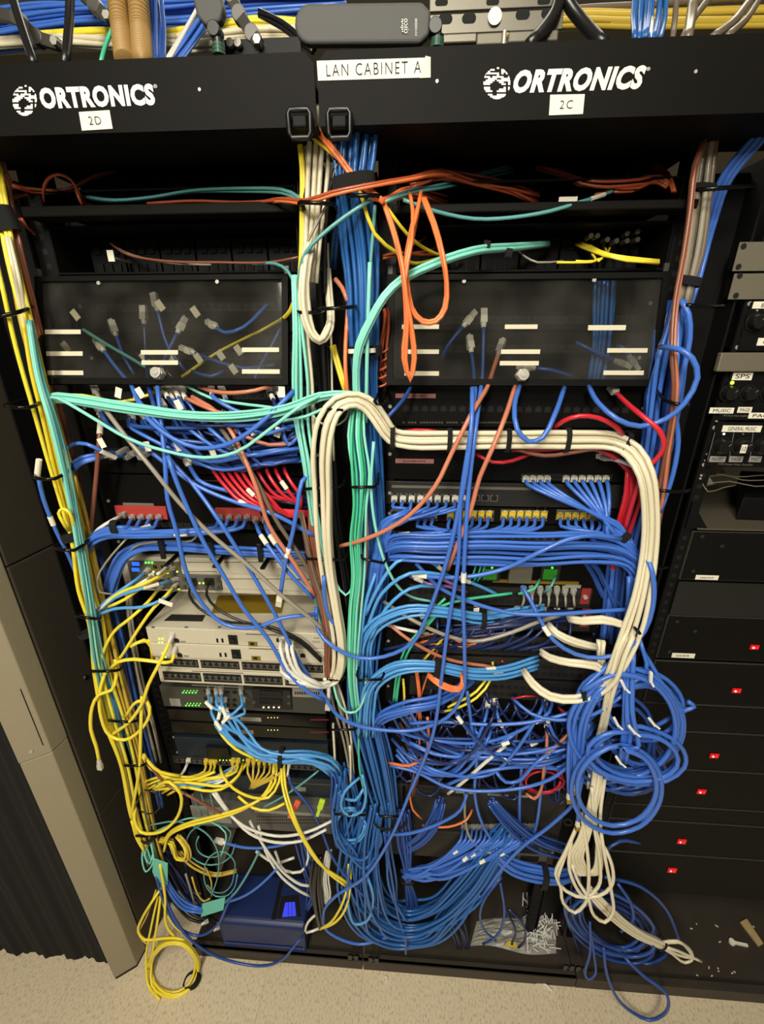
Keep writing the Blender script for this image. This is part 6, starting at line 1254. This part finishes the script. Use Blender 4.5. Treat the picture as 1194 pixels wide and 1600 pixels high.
S('aq', '512,860,-8 522,905,-9 540,930,-9 552,915,-9 555,880,-9', 'aqua cord dipping in a small loop beside the aqua strand', r=.0026)
S('aq', '520,1060,-8 526,1090,-10 540,1112,-10 556,1112,-10 568,1095,-10 572,1060,-9', 'pale aqua cord dipping in a U at the middle of the centre manager', r=.0028)
S('gn', '556,1100,-8 560,1150,-8 562,1200,-8 570,1240,-8 582,1275,-6', 'green fibre cord showing among the lower blue trunk', r=.0028)
# aqua run to the left
BN(10, 'aq', '72,640,-6,6 80,622,-9,7 110,624,-10,8 200,638,-10,9 300,650,-10,10 380,650,-10,10 450,638,-10,10 500,620,-10,8 545,616,-10,6 572,622,-8,6', 'aqua cord in the horizontal run below the left smoked cover', 'aqua run below the left cover', r=.0024, seed=37, twist=.12)
S('aq', '72,626,-8 90,622,-11 140,650,-11 200,685,-12 260,705,-12 320,715,-12 370,706,-12 420,672,-12 470,634,-12 505,616,-10', 'aqua cord sagging lowest under the horizontal aqua run', r=.0031)
S('aq', '286,600,-3 330,622,-5 370,630,-6 440,640,-7 480,655,-7', 'aqua cord leaving the left smoked cover towards the centre', r=.0028)
S('aq', '440,658,-10 480,650,-11 510,636,-11 540,622,-10', 'aqua cord rising to the cream arch', r=.0026)
S('wh', '486,646,-9 500,660,-9 520,666,-9 540,655,-8 546,640,-7', 'thin white cord drooping under the aqua run at the centre', r=.0018)
S('ye', '74,640,-7 80,620,-9 130,618,-8 160,624,-7 190,628,-6 230,618,-4 250,606,-2', 'yellow cord on top of the horizontal aqua run', r=.003)
# cream arch and horizontal bundle
BN(7, 'cr', '948,1072,-13,9 966,1036,-14,15 986,985,-13.5,19 1002,930,-13,16 1014,860,-12,13 1016,800,-12,13 1008,740,-12,13 988,706,-10,14 960,690,-8,14 885,687,-8,14 793,687,-8,14 702,688,-8,14 640,688,-8,14 612,682,-8,13 596,660,-9,13 580,638,-9,13 558,625,-10,12 530,632,-11,14 512,660,-12,18 504,710,-12,19 505,770,-11,17 507,830,-11,15 512,890,-10,13 522,950,-10,12 530,1000,-10,12 530,1040,-10,11 522,1062,-9,9 506,1068,-10,8', 'cream cord in the big arch from the centre to the right-hand manager', 'cream arch', r=.0046, seed=38, twist=.04, jit=.06)
for i, (x, y) in enumerate(((614, 684), (702, 688), (793, 688), (885, 687), (975, 693))):
    TIE(x, y, -8, 17, 0 if i < 4 else 18, ('first', 'second', 'third', 'fourth', 'fifth')[i] + ' black strap from the left on the horizontal cream bundle', wd=.008)
# taupe / grey cords left of arch
BN(2, 'br', '486,790,-6,3 487,830,-8,4 496,880,-8,4 512,930,-9,4 514,990,-9,4 512,1040,-9,4 514,1085,-9,3', 'brown cord running down beside the white switch cords', 'brown cords beside the white switch cords', r=.0040, seed=39)
BN(3, 'sa+br+ta', '470,800,-8,4 480,850,-9,4 490,900,-9,5 505,950,-10,5 512,1000,-9,5 512,1050,-8,4', '* cord slanting down to the right edge of the white switches', 'slanting cords by the white switches', r=.0036, seed=40)
S('bl', '506,900,-11 508,940,-11 515,965,-11 535,985,-9', 'blue cord running down the lower part of the cream arch', r=.004)
BN(5, 'gy+cr', '520,1060,-6,8 530,1100,-6,10 540,1150,-5,10 546,1200,-5,10 550,1240,-4,10', '* cord deep in the centre manager under the cream arch', 'deep cords of the centre manager', r=.0030, seed=41)
S('cr', '520,1130,-7 522,1160,-7 524,1200,-7', 'short cream cord beside the light blue fan', r=.003)
S('cr', '547,1165,-7 548,1200,-7 548,1225,-6', 'short cream cord among the lower blue cords of the centre', r=.003)
# arcs from the trunk to the right
BN(7, 'lb', '566,1060,-7,16 572,1000,-8,14 592,972,-9,12 640,954,-9,12 700,957,-9,11 752,966,-7,11 800,960,-5,12 850,952,-4,12', 'light blue cord in the upper arc from the trunk to the big switch', 'upper light blue arc', r=.0034, seed=42, twist=.06, sl=[(.86, .02)])
TIE(755, 967, -7, 14, 0, 'black strap on the upper light blue arc', wd=.010)
BN(6, 'lb', '572,1150,-8,14 574,1100,-9,12 584,1068,-10,11 620,1044,-10,11 680,1042,-10,10 740,1052,-9,10 790,1050,-7,12 840,1035,-4,12', 'light blue cord in the middle arc from the trunk to the big switch', 'middle light blue arc', r=.0036, seed=43, twist=.06, sl=[(.87, .022)])
TIE(683, 1043, -10, 13, 5, 'black strap on the middle light blue arc', wd=.013)
BN(7, 'bl', '588,1132,-7,5 600,1118,-9,12 640,1106,-10,14 680,1098,-9,14 715,1080,-6,12 740,1060,-4,10', 'blue cord in the lower arc from the trunk, below the middle one', 'lower blue arc', r=.0038, seed=44, twist=.35)
for i, p_ in enumerate(('572,960,-9 590,920,-10 620,878,-9 650,871,-8 680,882,-6 712,910,-4', '574,980,-9 598,926,-10 640,896,-10 690,898,-8 740,912,-5 780,930,-4', '578,1000,-9 604,950,-9 640,920,-8 676,916,-6 720,935,-4', '560,1040,-9 566,980,-9 575,930,-9 584,905,-8 592,880,-6')):
    S('lb', p_, ('highest of the single light blue arcs beside the big switch', 'second single light blue arc beside the big switch', 'third and lowest single light blue arc beside the big switch', 'steep light blue cord at the foot of the single arcs')[i], sl=[(.8, .02)] if i < 2 else None)
S('bl', '494,948,-8 497,985,-10 520,1010,-12 560,1028,-12 600,1026,-12 645,1004,-12 668,960,-12 680,930,-12 700,870,-13 718,790,-13 728,740,-13 737,660,-12 738,606,-8', 'blue cord swinging under the cream arch and up to the right smoked cover', r=.0041)
S('bl', '743,606,-6 735,680,-12 720,780,-13 716,880,-12 700,980,-12 690,1060,-12 676,1150,-12 640,1240,-12 610,1310,-12 570,1370,-12 525,1400,-11 506,1425,-10 512,1455,-10 560,1475,-10 605,1465,-9', 'long blue cord hanging from the right smoked cover down to the centre heap', r=.0041)
S('bl', '752,604,-5 742,680,-11 733,760,-12 728,830,-13 724,930,-13 726,1020,-13 724,1080,-12 700,1120,-11 660,1138,-11 620,1142,-11 560,1134,-11 528,1118,-11 508,1090,-11 470,1038,-11 430,960,-11 390,890,-11 340,810,-11 300,755,-9 262,712,-8 256,690,-8', 'long blue cord crossing both racks from the right smoked cover to the left', r=.0041, sl=[(.22, .02)])
S('bl', '730,1080,-9 738,1140,-9 745,1180,-9 742,1240,-9 755,1290,-8 780,1330,-8', 'blue cord trailing down the middle of the blue tangle')
S('bl', '920,1130,-9 912,1200,-10 900,1250,-10 860,1290,-10 820,1320,-10 790,1350,-10 740,1420,-8', 'blue cord running from the right coils diagonally over the lower panels', r=.0042)
S('bl', '730,1240,-8 720,1265,-9 690,1285,-9 640,1302,-9 600,1304,-8', 'blue cord bowing across the charcoal panel to the trunk', r=.004)
# ------------------------------------------------------------------ middle rack, upper part
BN(6, 'ru', '640,282,-3,8 690,276,-1,10 740,286,1,12 800,300,2,12 840,315,4,10', 'rust orange fibre cord fanning inside the upper right enclosure', 'rust fan of the upper right enclosure', r=.0024, seed=51, jit=.6)
BN(3, 'ru', '838,262,5,4 870,268,3,5 910,284,1,5 950,288,0,6 1000,284,0,8 1030,278,1,6 1046,290,0,4', 'rust orange fibre cord along the back of the upper right enclosure', 'rust run of the upper right enclosure', r=.0024, seed=52, jit=.5)
BN(4, 'ru', '1018,256,8,6 1036,266,5,8 1048,280,1,6 1054,300,-2,4', 'rust orange fibre cord turning down at the right of the upper enclosure', 'rust turn at the right of the upper enclosure', r=.0024, seed=53)
for p_ in ('985,262,8 975,285,5 950,298,2 930,304,0', '1000,266,8 1010,290,3 985,300,0 960,300,-1'): S('ru', p_, 'thin rust cord curling at the right of the upper enclosure', group='thin rust curls', r=.0018)
BN(3, 'te', '600,316,-9,3 640,300,-6,5 690,290,-1,5 740,276,5,6 800,262,10,6', 'teal fibre cord rising into the upper right enclosure', 'teal cords of the upper right enclosure', r=.0022, seed=54)
S('te', '630,312,-7 680,330,-5 740,342,-4 800,340,-4 860,330,-4 900,318,-3 950,302,0 1000,278,5 1016,272,8', 'teal fibre cord bowing under the orange fan of the upper right enclosure', r=.0028, sl=[(.72, .03)])
BN(5, 'ye', '905,378,8,6 925,388,4,5 950,398,0,4 980,404,-1,4 1030,408,-1,4', 'yellow fibre cord inside the right fibre enclosure', 'yellow cords of the right fibre enclosure', r=.0022, seed=55, jit=.5)
for p_ in ('918,382,8 926,398,3 930,408,0 915,410,0 870,410,0', '940,378,8 948,396,3 935,408,0', '955,376,8 950,395,4 928,408,1 900,408,0'): S('ye', p_, 'thin yellow fibre cord curling in the right fibre enclosure', group='thin yellow curls', r=.002)
S('gy', '808,390,5 822,402,2 840,410,1 880,408,2', 'thin grey cord under the aqua ends of the right fibre enclosure', r=.0018)
for p_ in ('598,400,-3 620,395,-2 660,398,2 700,396,6', '598,404,-3 625,398,-1 670,392,4 690,380,9', '640,385,2 660,375,5 670,362,9'): S('ru', p_, 'thin rust cord entering the right fibre enclosure at its left', group='thin rust cords at the left of the right enclosure', r=.0022)
# behind the right smoked cover
BN(9, 'mb', '945,430,3.5,18 943,480,3.5,18 940,540,3.0,16 930,600,2.5,14', 'blue cord seen upright behind the right smoked cover', 'blue run behind the right smoked cover', r=.0036, seed=56, twist=.1)
for i, (p_, ends) in enumerate((('736,545,2 740,575,0 742,606,-3', 'wh/'), ('756,505,2 755,560,-.5 753,606,-3', 'wh/'), ('728,505,2 700,540,1 690,560,1.5', 'wh/'), ('830,575,1 860,578,0 895,588,.5', 'wh/'), ('965,565,1 935,552,1 900,535,2', 'gr/'), ('985,560,1 975,545,1 965,540,2', 'gr/'))):
    S('db', p_, 'dark blue cord with a pale plug behind the right smoked cover', ends=ends, group='dark plugged cords behind the right smoked cover')
S('sa', '780,550,2 770,580,0 762,604,-4 735,650,-11 705,710,-12 680,760,-13 640,805,-13 600,830,-12 560,846,-11 532,853,-8', 'salmon cord from the right smoked cover down left across the white plugs', ends='gr/', r=.0042)
S('sa', '805,604,-4 790,650,-10 770,700,-12 750,745,-12 735,800,-12 715,850,-12 700,890,-10', 'salmon cord beside the blue pair under the right smoked cover', r=.0042)
S('bl', '812,604,-5 804,635,-10 808,670,-13 826,690,-13 848,684,-13 866,650,-12 882,606,-5', 'blue cord hanging in a U before the horizontal cream bundle', r=.0042)
S('bl', '920,604,-4 935,630,-9 965,655,-12 1000,666,-12 1040,655,-13 1070,630,-14 1090,590,-14 1082,560,-14 1062,546,-13 1032,542,-9', 'blue cord bowing out to the right from the right smoked cover', r=.0042)
S('db', '643,603,-3 630,625,-6 612,645,-8 603,655,-8', 'dark blue cord slanting over the pink label', r=.0036)
S('re', '962,613,-3 985,635,-9 1010,655,-12 1030,672,-13 1038,695,-13 1028,715,-12 1008,735,-11 990,780,-9 975,830,-7', 'red cord plugged in below the right smoked cover', ends='gr/', r=.0042)
S('re', '864,672,-6 880,658,-9 905,650,-10 935,653,-10 960,665,-10 973,678,-9', 'red cord arching over the horizontal cream bundle', r=.0040)
S('re', '618,678,-3 650,672,-4 690,676,-5 720,684,-5', 'dull red cord behind the left end of the cream bundle', r=.0036)
BN(3, 're', '800,702,-6,3 860,700,-6,4 920,697,-6,4 960,712,-6,4 985,735,-7,5', 'red cord just under the horizontal cream bundle', 'red cords under the cream bundle', r=.0036, seed=57)
S('re', '742,708,-5 770,722,-6 800,720,-6 835,706,-5', 'dull red cord sagging under the cream bundle', r=.0034)
S('br', '800,700,-7 850,712,-8 900,706,-8 940,700,-8 975,704,-8', 'brown cord sagging under the right half of the cream bundle', r=.0036)
BN(6, 're', '985,730,-7,4 988,770,-7,12 978,810,-6,12 968,850,-5,8 962,890,-4,5 955,930,-3,4', 'red cord in the bunch dropping left of the cream arch', 'red bunch', r=.0040, seed=58, twist=.15)
S('wh', '950,716,-4 975,722,-8 992,730,-11 1000,738,-11', 'short white cord with a grey plug behind the cream arch', ends='gr/')
# right-hand manager
BN(10, 'db', '1056,470,-1,12 1050,520,-2,24 1045,560,-3,26 1036,620,-3,26 1028,680,-3,24 1016,740,-4,22 996,800,-4,20 982,860,-4,24 974,920,-4,24 966,1000,-4,22', 'shade-darkened blue cord at the back of the broad run down the right-hand manager', 'back of the right-hand run', r=.0042, seed=159, twist=.12)  # same blue cords as the front ones, the shade put into their colour
BN(8, 'bl', '1060,470,-4,10 1056,520,-5,22 1050,560,-6,26 1040,620,-6,28 1032,680,-6,24 1020,740,-6,22 1000,800,-6,22 985,860,-5,26 978,920,-5,26 968,1000,-5,24', 'blue cord in the broad run down the right-hand manager', 'blue run of the right-hand manager', r=.0042, seed=59, twist=.12)
BN(6, 'db', '1030,560,0,8 1020,640,0,16 1010,720,0,14 990,820,0,14 960,900,0,16 935,960,0,14 910,1040,1,14 896,1100,1,12', 'dark blue cord behind the blue run of the right-hand manager', 'dark blue run of the right-hand manager', r=.004, seed=60)
BN(3, 'sa+br+br', '1106,206,-4,2 1086,260,-5,3 1078,330,-6,3 1068,400,-7,3 1056,470,-8,4 1052,540,-10,4 1056,600,-11,4 1052,650,-10,4 1044,700,-9,4 1036,760,-8,5 1024,830,-6,4 1012,870,-5,4', '* cord running down the outer edge of the right-hand manager', 'outer cords of the right-hand manager', r=.0034, seed=61, twist=.25)
BN(7, 'gy+ta', '1112,205,-3,9 1102,260,-3,12 1094,330,-3,13 1084,400,-3,13 1076,440,-3,11 1068,478,-3,10', '* cord in the dull bundle at the top of the right-hand manager', 'dull bundle at the top of the right-hand manager', r=.0040, seed=62, twist=.08)
TIE(1077, 440, -3, 15, 100, 'black tie round the dull bundle at the right-hand manager', wd=.012); TIE(1099, 294, -3, 15, 95, 'black tie round the top of the dull bundle by the blue drop', wd=.008)
BN(6, 'bl', '1215,170,-4,8 1180,222,-4,8 1150,258,-3,8 1128,292,-2,8 1115,330,0,8 1102,380,1,8 1088,430,1,8 1072,480,0,8', 'pale blue cord entering from the right edge towards the manager', 'blue cords entering from the right', r=.0038, seed=63, twist=.12)
S('bl', '1064,470,-8 1076,490,-9 1078,530,-9 1068,580,-9 1056,640,-8 1060,690,-8 1052,740,-8 1032,800,-7', 'outermost blue cord of the right-hand manager', r=.0042)
# ports in the upper middle rack
st_ = [(822 + i*11.2, 750, -1.0) for i in range(4)] + [(885 + i*12.4, 750, -1.0) for i in range(6)]
FAN(st_, 'bl', '956,826,-8,15 970,837,-8,8 978,842,-8,5 992,870,-8,6 1000,900,-7,6', 'blue cord in the upper fan of ten running to the right', 'upper right blue fan', r=.0038, seed=64, ends='wh/', lane=-1, sl=[(.72, .022)], via=(6, 12, 0), straight=True)
TIE(974, 838, -8, 8, 40, 'black strap gathering the upper fan of ten blue cords', wd=.016)
st_ = [(616 + i*13.6, 781, -1.2) for i in range(9)]
FAN(st_, 'bl', '640,805,-6,10 622,812,-7,9 604,822,-7,9 596,850,-7,9 592,900,-6,8', 'blue cord with white boot in the left row of nine', 'left row of nine blue cords', r=.0036, seed=65, ends='wh/', lane=1, via=(-2, 10, 0))
st_ = [(656 + i*11, 806, -1.2) for i in range(3)] + [(704 + i*12, 806, -1.2) for i in range(6)] + [(788 + i*12.4, 806, -1.2) for i in range(6)]
FAN(st_, 'bl', '700,838,-7,12 650,842,-7,11 606,848,-7,10 592,880,-7,10 586,940,-6,9', 'blue cord with yellow boot in the second row, sweeping to the left', 'second row of blue cords', r=.0036, seed=66, ends='ye/', lane=1, sl=[(.5, .02)], via=(-4, 14, 0))
st_ = [(875 + i*12.2, 808, -1.2) for i in range(6)]
FAN(st_, 'bl', '930,842,-7,16 962,850,-7,12 990,870,-8,10 1004,900,-8,8', 'blue cord with yellow boot at the right of the second row', 'right six of the second row', r=.0036, seed=67, ends='ye/', lane=-1, via=(2, 12, 0))
BN(14, 'bl', '596,868,-6,8 620,857,-8,22 680,858,-9,25 760,857,-9,27 840,860,-9,28 910,858,-9,26 955,862,-9,22 985,875,-9,16 1002,900,-9,13 1004,940,-8,12', 'blue cord in the thick horizontal run under the yellow boots', 'thick horizontal blue run', r=.0036, seed=68, twist=.13, jit=.08)
S('bl', '640,898,-8 690,902,-10 740,900,-11 790,888,-11 840,864,-12 890,842,-12 930,836,-12 970,842,-11', 'single blue cord curving up over the thick horizontal blue run', r=.0044, sl=[(.08, .03)])
S('bl', '1002,862,-10 1015,880,-13 1022,910,-14 1020,950,-14 1008,985,-14 980,1015,-14 940,1028,-14 900,1022,-13 865,1000,-12 845,970,-10 830,940,-8 815,915,-6', 'single blue cord circling below the end of the cream arch', r=.0042, sl=[(.82, .02)])
S('bl', '650,880,-7 690,920,-8 740,942,-9 800,958,-10 860,960,-11 920,956,-11 985,952,-10', 'single blue cord crossing before the big switch to the cream cords', r=.0042)
BN(6, 'db', '914,870,-3,6 935,900,-3,10 950,930,-4,12 968,960,-4,12 975,1010,-4,12', 'dark blue cord slanting behind the cream arch end', 'dark slanting cords', r=.0042, seed=69)
# core switch clutter
S('gn', '668,962,-8 690,947,-8 720,938,-8 760,932,-6 800,927,-5', 'bright green fibre cord lying before the big switch', r=.0032); S('gn', '668,964,-8 680,950,-8 696,935,-8', 'short green fibre cord forking from the one before the big switch', r=.003)
BN(3, 'gn', '690,950,-8,4 660,985,-8,4 640,1010,-8,6 625,1050,-7,6 618,1095,-6,8', 'green fibre cord dropping left of the middle light blue arc', 'green drop left of the arcs', r=.0028, seed=70)
S('gn', '843,905,-4 835,920,-6 810,928,-6', 'short green cord at the right green display', r=.0026); S('te', '868,900,-4 862,915,-6 850,926,-5', 'teal cord right of the right green display', r=.0028)
for i, x in enumerate((744, 752, 758)): S('gn', f'{x},882,-4 {x-4},896,-6 {x-12},908,-5', 'thin green cord left of the left green display', group='thin green cords by the left display', r=.0022)
for i, p_ in enumerate(('640,900,-5 670,912,-7 700,916,-7 730,925,-6', '655,893,-6 690,905,-8 720,918,-7')): S('pu', p_, ('lower', 'upper')[i] + ' pale purple cord before the big switch', sl=[(.1, .02)])
S('gy', '600,940,-6 640,966,-9 690,990,-10 740,1002,-10 800,988,-10 840,972,-9 875,962,-7', 'greyish cream cord sagging below the upper light blue arc', r=.0042)
S('wh', '604,976,-6 640,985,-7 670,990,-6', 'white cord stub left of the green drop'); S('sa', '604,972,-6 640,1000,-8 700,1030,-7 770,1042,-6', 'salmon cord behind the middle light blue arc')
BN(4, 'or', '640,1010,-5,8 690,1000,-6,10 730,1005,-6,12 765,990,-5,10 760,960,-3,8', 'thin orange cord in the tangle above the middle light blue arc', 'orange tangle above the middle arc', r=.0018, seed=71, jit=.6, twist=1.2)
BN(4, 'or', '650,1040,-6,3 655,1080,-7,3 656,1120,-6,3 662,1150,-5,4', 'orange cord dropping behind the blue arcs', 'orange drop behind the arcs', r=.0022, seed=72)
BN(4, 'or', '668,1055,-10,4 690,1072,-12,6 716,1078,-12,5 724,1066,-12,4 722,1052,-10,4', 'bright orange cord looping under the middle light blue arc', 'bright orange loops', r=.0030, seed=73, twist=.15)
for i, p_ in enumerate(('770,1030,-3 768,1060,-6 745,1090,-8 710,1108,-8 690,1112,-6', '764,1055,-6 745,1080,-8 700,1105,-8', '700,980,-4 690,1000,-6 672,1020,-6 655,1040,-5', '630,1060,-5 632,1090,-6 628,1110,-5')): S('ye', p_, ('yellow cord curving down right of the bright orange loops', 'yellow cord just under the curving yellow one', 'short yellow cord slanting behind the blue arcs', 'short upright yellow cord left of the orange drop')[i], r=.003)
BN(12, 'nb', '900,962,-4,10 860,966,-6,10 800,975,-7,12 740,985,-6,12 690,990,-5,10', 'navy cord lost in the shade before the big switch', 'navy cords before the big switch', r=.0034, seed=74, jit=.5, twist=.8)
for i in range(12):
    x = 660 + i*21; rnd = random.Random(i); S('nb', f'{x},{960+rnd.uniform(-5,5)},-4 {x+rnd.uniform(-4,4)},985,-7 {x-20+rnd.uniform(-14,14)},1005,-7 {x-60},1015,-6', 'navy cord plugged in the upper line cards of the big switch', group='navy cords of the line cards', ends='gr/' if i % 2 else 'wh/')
for i in range(7):
    x = 818 + i*13; S('gy', f'{x},925,-4 {x+1},938,-6 {x-4+i},950,-5', 'short grey cord with pale plug on the right of the big switch', group='grey stubs on the big switch', ends='gr/', r=.0026)
# cream branches at right
BN(4, 'cr', '985,985,-12,3 970,975,-13,5 940,968,-13,6 910,970,-12,6 888,966,-10,6', 'cream cord in the top branch leaving the arch end', 'top cream branch', r=.0044, seed=75, twist=.1)
BN(4, 'cr', '932,1012,-10,5 900,1004,-10,7 870,990,-9,6 856,975,-7,5', 'cream cord in the cut stub left of the arch end', 'cream stub', r=.0044, seed=76, twist=.1)
BN(3, 'cr', '940,1000,-9,6 940,1030,-10,6 945,1058,-10,4', 'cream cord dropping between the stub and the arch end', 'cream drop by the stub', r=.0044, seed=77)
BN(4, 'cr', '948,1056,-12,4 930,1040,-13,6 890,1035,-12,6 860,1028,-10,6 845,1018,-8,6', 'cream cord in the middle branch leaving the arch end', 'middle cream branch', r=.0044, seed=78, twist=.1)
BN(4, 'cr', '985,990,-14,12 972,1020,-15,12 958,1060,-15,9 935,1080,-14,8 900,1092,-14,7 860,1088,-13,7 832,1068,-11,6 818,1048,-8,5', 'cream cord in the lowest branch curving back to the big switch', 'lowest cream branch', r=.0046, seed=79, twist=.08)
TIE(912, 1087, -14, 8, -15, 'black strap on the lowest cream branch', wd=.010)
BN(5, 'cr', '985,985,-13,10 970,1030,-14,11 955,1080,-14,8 945,1130,-12,6 932,1180,-10,6 925,1230,-10,6', 'cream cord passing behind the blue coils to the hanging cream loops', 'cream cords behind the coils', r=.0044, seed=80, twist=.1)
# blue drop and coils
BN(5, 'bl', '990,900,-9,8 990,960,-10,10 985,1020,-12,9 985,1080,-14,9 982,1140,-15,8 975,1190,-15,6', 'blue cord dropping straight into the coils', 'blue drop into the coils', r=.0046, seed=81, twist=.08)
COIL('bl', 978, 1132, -13, 78, 76, 4.2, 'largest blue coil, tied with white below the cream arch', r=.0048, seed=1, depth=4, ang=.3, head='992,1000,-9 960,1030,-12', a0=3.6)
COIL('bl', 1000, 1098, -10, 66, 52, 3.2, 'blue coil at the back right with its cord end sticking out', r=.0046, seed=2, depth=3, ang=.4, head='1000,1010,-9 1030,1060,-11', tail='1070,1110,-11 1085,1104,-11 1075,1096,-11')
COIL('bl', 992, 1182, -15.5, 74, 40, 2.6, 'flat blue coil tied twice with white, over the largest one', r=.0048, seed=3, depth=2.5, ang=.12, head='985,1010,-12 980,1100,-15', a0=4.6)
COIL('bl', 968, 1232, -16.5, 64, 62, 2.4, 'lowest blue coil hanging over the cream loops', r=.0050, seed=4, depth=2.5, ang=-.4, head='990,1020,-13 988,1110,-16 996,1170,-17', a0=5.2)
COIL('bl', 1008, 1128, -11.5, 58, 62, 2.4, 'upright blue coil between the largest one and the back right one', r=.0044, seed=21, depth=3, ang=-.3, head='1000,1000,-10 1010,1050,-12', a0=4.5)
COIL('db', 955, 1160, -10.5, 60, 70, 2.6, 'dark blue coil behind the left of the largest one', r=.0044, seed=22, depth=3, ang=.6)
COIL('db', 975, 1190, -9, 58, 44, 3.0, 'dark blue coil at the back behind the lowest one', r=.0044, seed=5, depth=3, ang=.2)
BN(6, 'bl', '985,1062,-12,8 940,1070,-14,10 910,1110,-14,12 900,1170,-13,10 897,1230,-12,7', 'blue cord dropping left of the coils', 'blue cords left of the coils', r=.0046, seed=82, twist=.1)
for i, p_ in enumerate(('900,1100,-13 898,1170,-14 899,1228,-14', '892,1130,-13 888,1190,-14 889,1242,-14', '906,1220,-14 904,1260,-14 903,1285,-14')): S('bl', p_, ('right', 'left', 'lower')[i] + ' of three blue cords ending in gold plugs above the cream loops', ends='/wo', r=.0044)
for i, (x, y, a) in enumerate(((974, 1070, 60), (1017, 1058, 80), (963, 1128, 60), (988, 1140, 50), (1019, 1128, 50), (967, 1188, 55))):
    p = at(x, y, -.165 - (.015 if i in (3, 5) else 0)); aa = math.radians(a); d = np.array([math.cos(aa), 0, -math.sin(aa)])
    b = B().obox(p - d*.012, d, (0, 1., 0), .024, .0052, .006).obox(p + d*.008, d + np.array([.4, -.2, 0]), (0, 1., 0), .016, .004, .0014)
    tag(b.link('white_tie', 'tie_white', bevel=.0008), ('white tie on the top left of the largest blue coil', 'white tie on the blue coil at the back right', 'left white tie on the flat blue coil', 'middle white tie at the top of the flat blue coil', 'right white tie behind the flat blue coil', 'white tie on the top of the lowest blue coil')[i], 'tie')
# hanging cream loops and tail
for i in range(5):
    rnd = random.Random(40+i); dx = i*5
    S('cr', f'{930+i*3},1195,-11 {922+i*3},1250,-13 {905+dx*.7},1310,-15 {890+dx},1340,-15 {905+dx*1.1},1366,-15 {925+dx*.6},1362,-15 {933+i},1320,-15 {930-i},1270,-14 {936+i},1210,-12', 'cream cord in the inner set of hanging loops under the lowest blue coil', group='inner hanging cream loops', r=.0042)
for i, p_ in enumerate(('902,1290,-13 884,1330,-15 868,1365,-16 876,1385,-16.5 880,1410,-17 898,1426,-17 914,1412,-17 920,1380,-17 918,1330,-16 908,1270,-14', '900,1296,-13 880,1345,-15 873,1380,-16 900,1400,-17 935,1400,-17 955,1385,-17 958,1360,-17 948,1330,-16 930,1300,-14', '946,1210,-12 938,1280,-14 944,1330,-16 955,1390,-17 958,1425,-17.5 945,1441,-17.5 928,1430,-17.5 918,1400,-17 905,1380,-16 893,1350,-15', '925,1230,-13 930,1300,-15 938,1350,-16 935,1385,-16.5 915,1402,-17 890,1360,-16 893,1310,-14')):
    S('cr', p_, ('leftmost long', 'wide', 'lowest, pointed', 'slim')[i] + ' cream loop hanging under the lowest blue coil', r=.0042)
TIE(926, 1292, -13, 14, 85, 'thin black tie gathering the cream loops under the coils', wd=.005); TIE(888, 1285, -13, 5, 80, 'thin black tie on the left cream cords by the gold plugs', wd=.004)
BN(6, 'cr', '920,1390,-12,7 940,1412,-13,9 970,1440,-12,9 1000,1460,-11,8 1030,1474,-10,7 1036,1477,-10,6', 'cream cord in the tied tail lying over the blue heap', 'cream tail over the blue heap', r=.0042, seed=83, twist=.1)
for i, p_ in enumerate(('1034,1474,-10 1060,1472,-10 1080,1486,-9.6 1081,1500,-9.4 1070,1504,-9.4 1050,1490,-9.6 1034,1480,-10', '1034,1472,-10 1058,1470,-10.5 1074,1482,-10 1080,1496,-9.4 1060,1492,-9.6 1036,1478,-10', '1036,1478,-10 1060,1486,-10 1082,1496,-9.6 1096,1502,-9.2')): S('cr', p_, ('lower looped end', 'upper looped end', 'straight pointed end')[i] + ' of the tied cream tail', r=.0038)
TIE(1033, 1475, -10, 9, 30, 'black tie round the cream tail at its looped end', wd=.006)
COIL('nb', 965, 1442, -5, 66, 34, 5.5, 'navy heap of coiled cord under the cream tail', r=.0046, seed=6, depth=7, ang=.55, jit=.14)
COIL('db', 955, 1448, -7, 72, 40, 5.5, 'dark blue heap of coiled cord under the cream tail', r=.0046, seed=7, depth=6, ang=.5, jit=.16, head='905,1340,-6 915,1400,-7')
S('db', '945,1370,-6 1000,1385,-5 1040,1420,-5 1062,1470,-6', 'dark blue cord arching over the back of the navy heap', r=.0046); S('db', '965,1380,-8 985,1410,-10 988,1440,-11 970,1455,-11', 'dark blue cord curling over the cream tail', r=.0044)
S('db', '943,1480,-11 948,1520,-13 965,1560,-15 990,1583,-16 1015,1594,-17 1036,1586,-17 1045,1565,-17 1038,1548,-16 1010,1528,-14 985,1505,-12 972,1490,-10', 'blue loop spilling over the base onto the floor, bottom right', r=.0044)
S('db', '922,1440,-10 922,1490,-12 914,1520,-13 920,1530,-13 930,1522,-13 928,1490,-12 922,1450,-10', 'small narrow blue loop hanging over the base beside the latches', r=.0036)
S('nb', '895,1360,-4 892,1420,-5 896,1460,-6 906,1490,-6', 'navy cord hanging left of the blue heap', r=.0036)
BN(2, 'db', '945,1330,-6,3 970,1315,-5,3 1000,1318,-4,2', 'dark blue cord stub pointing to the amplifiers below the coils', 'blue stubs by the amplifiers', r=.004, seed=84)
for o in sc.objects:
    if '_o' in o.keys(): del o['_o']
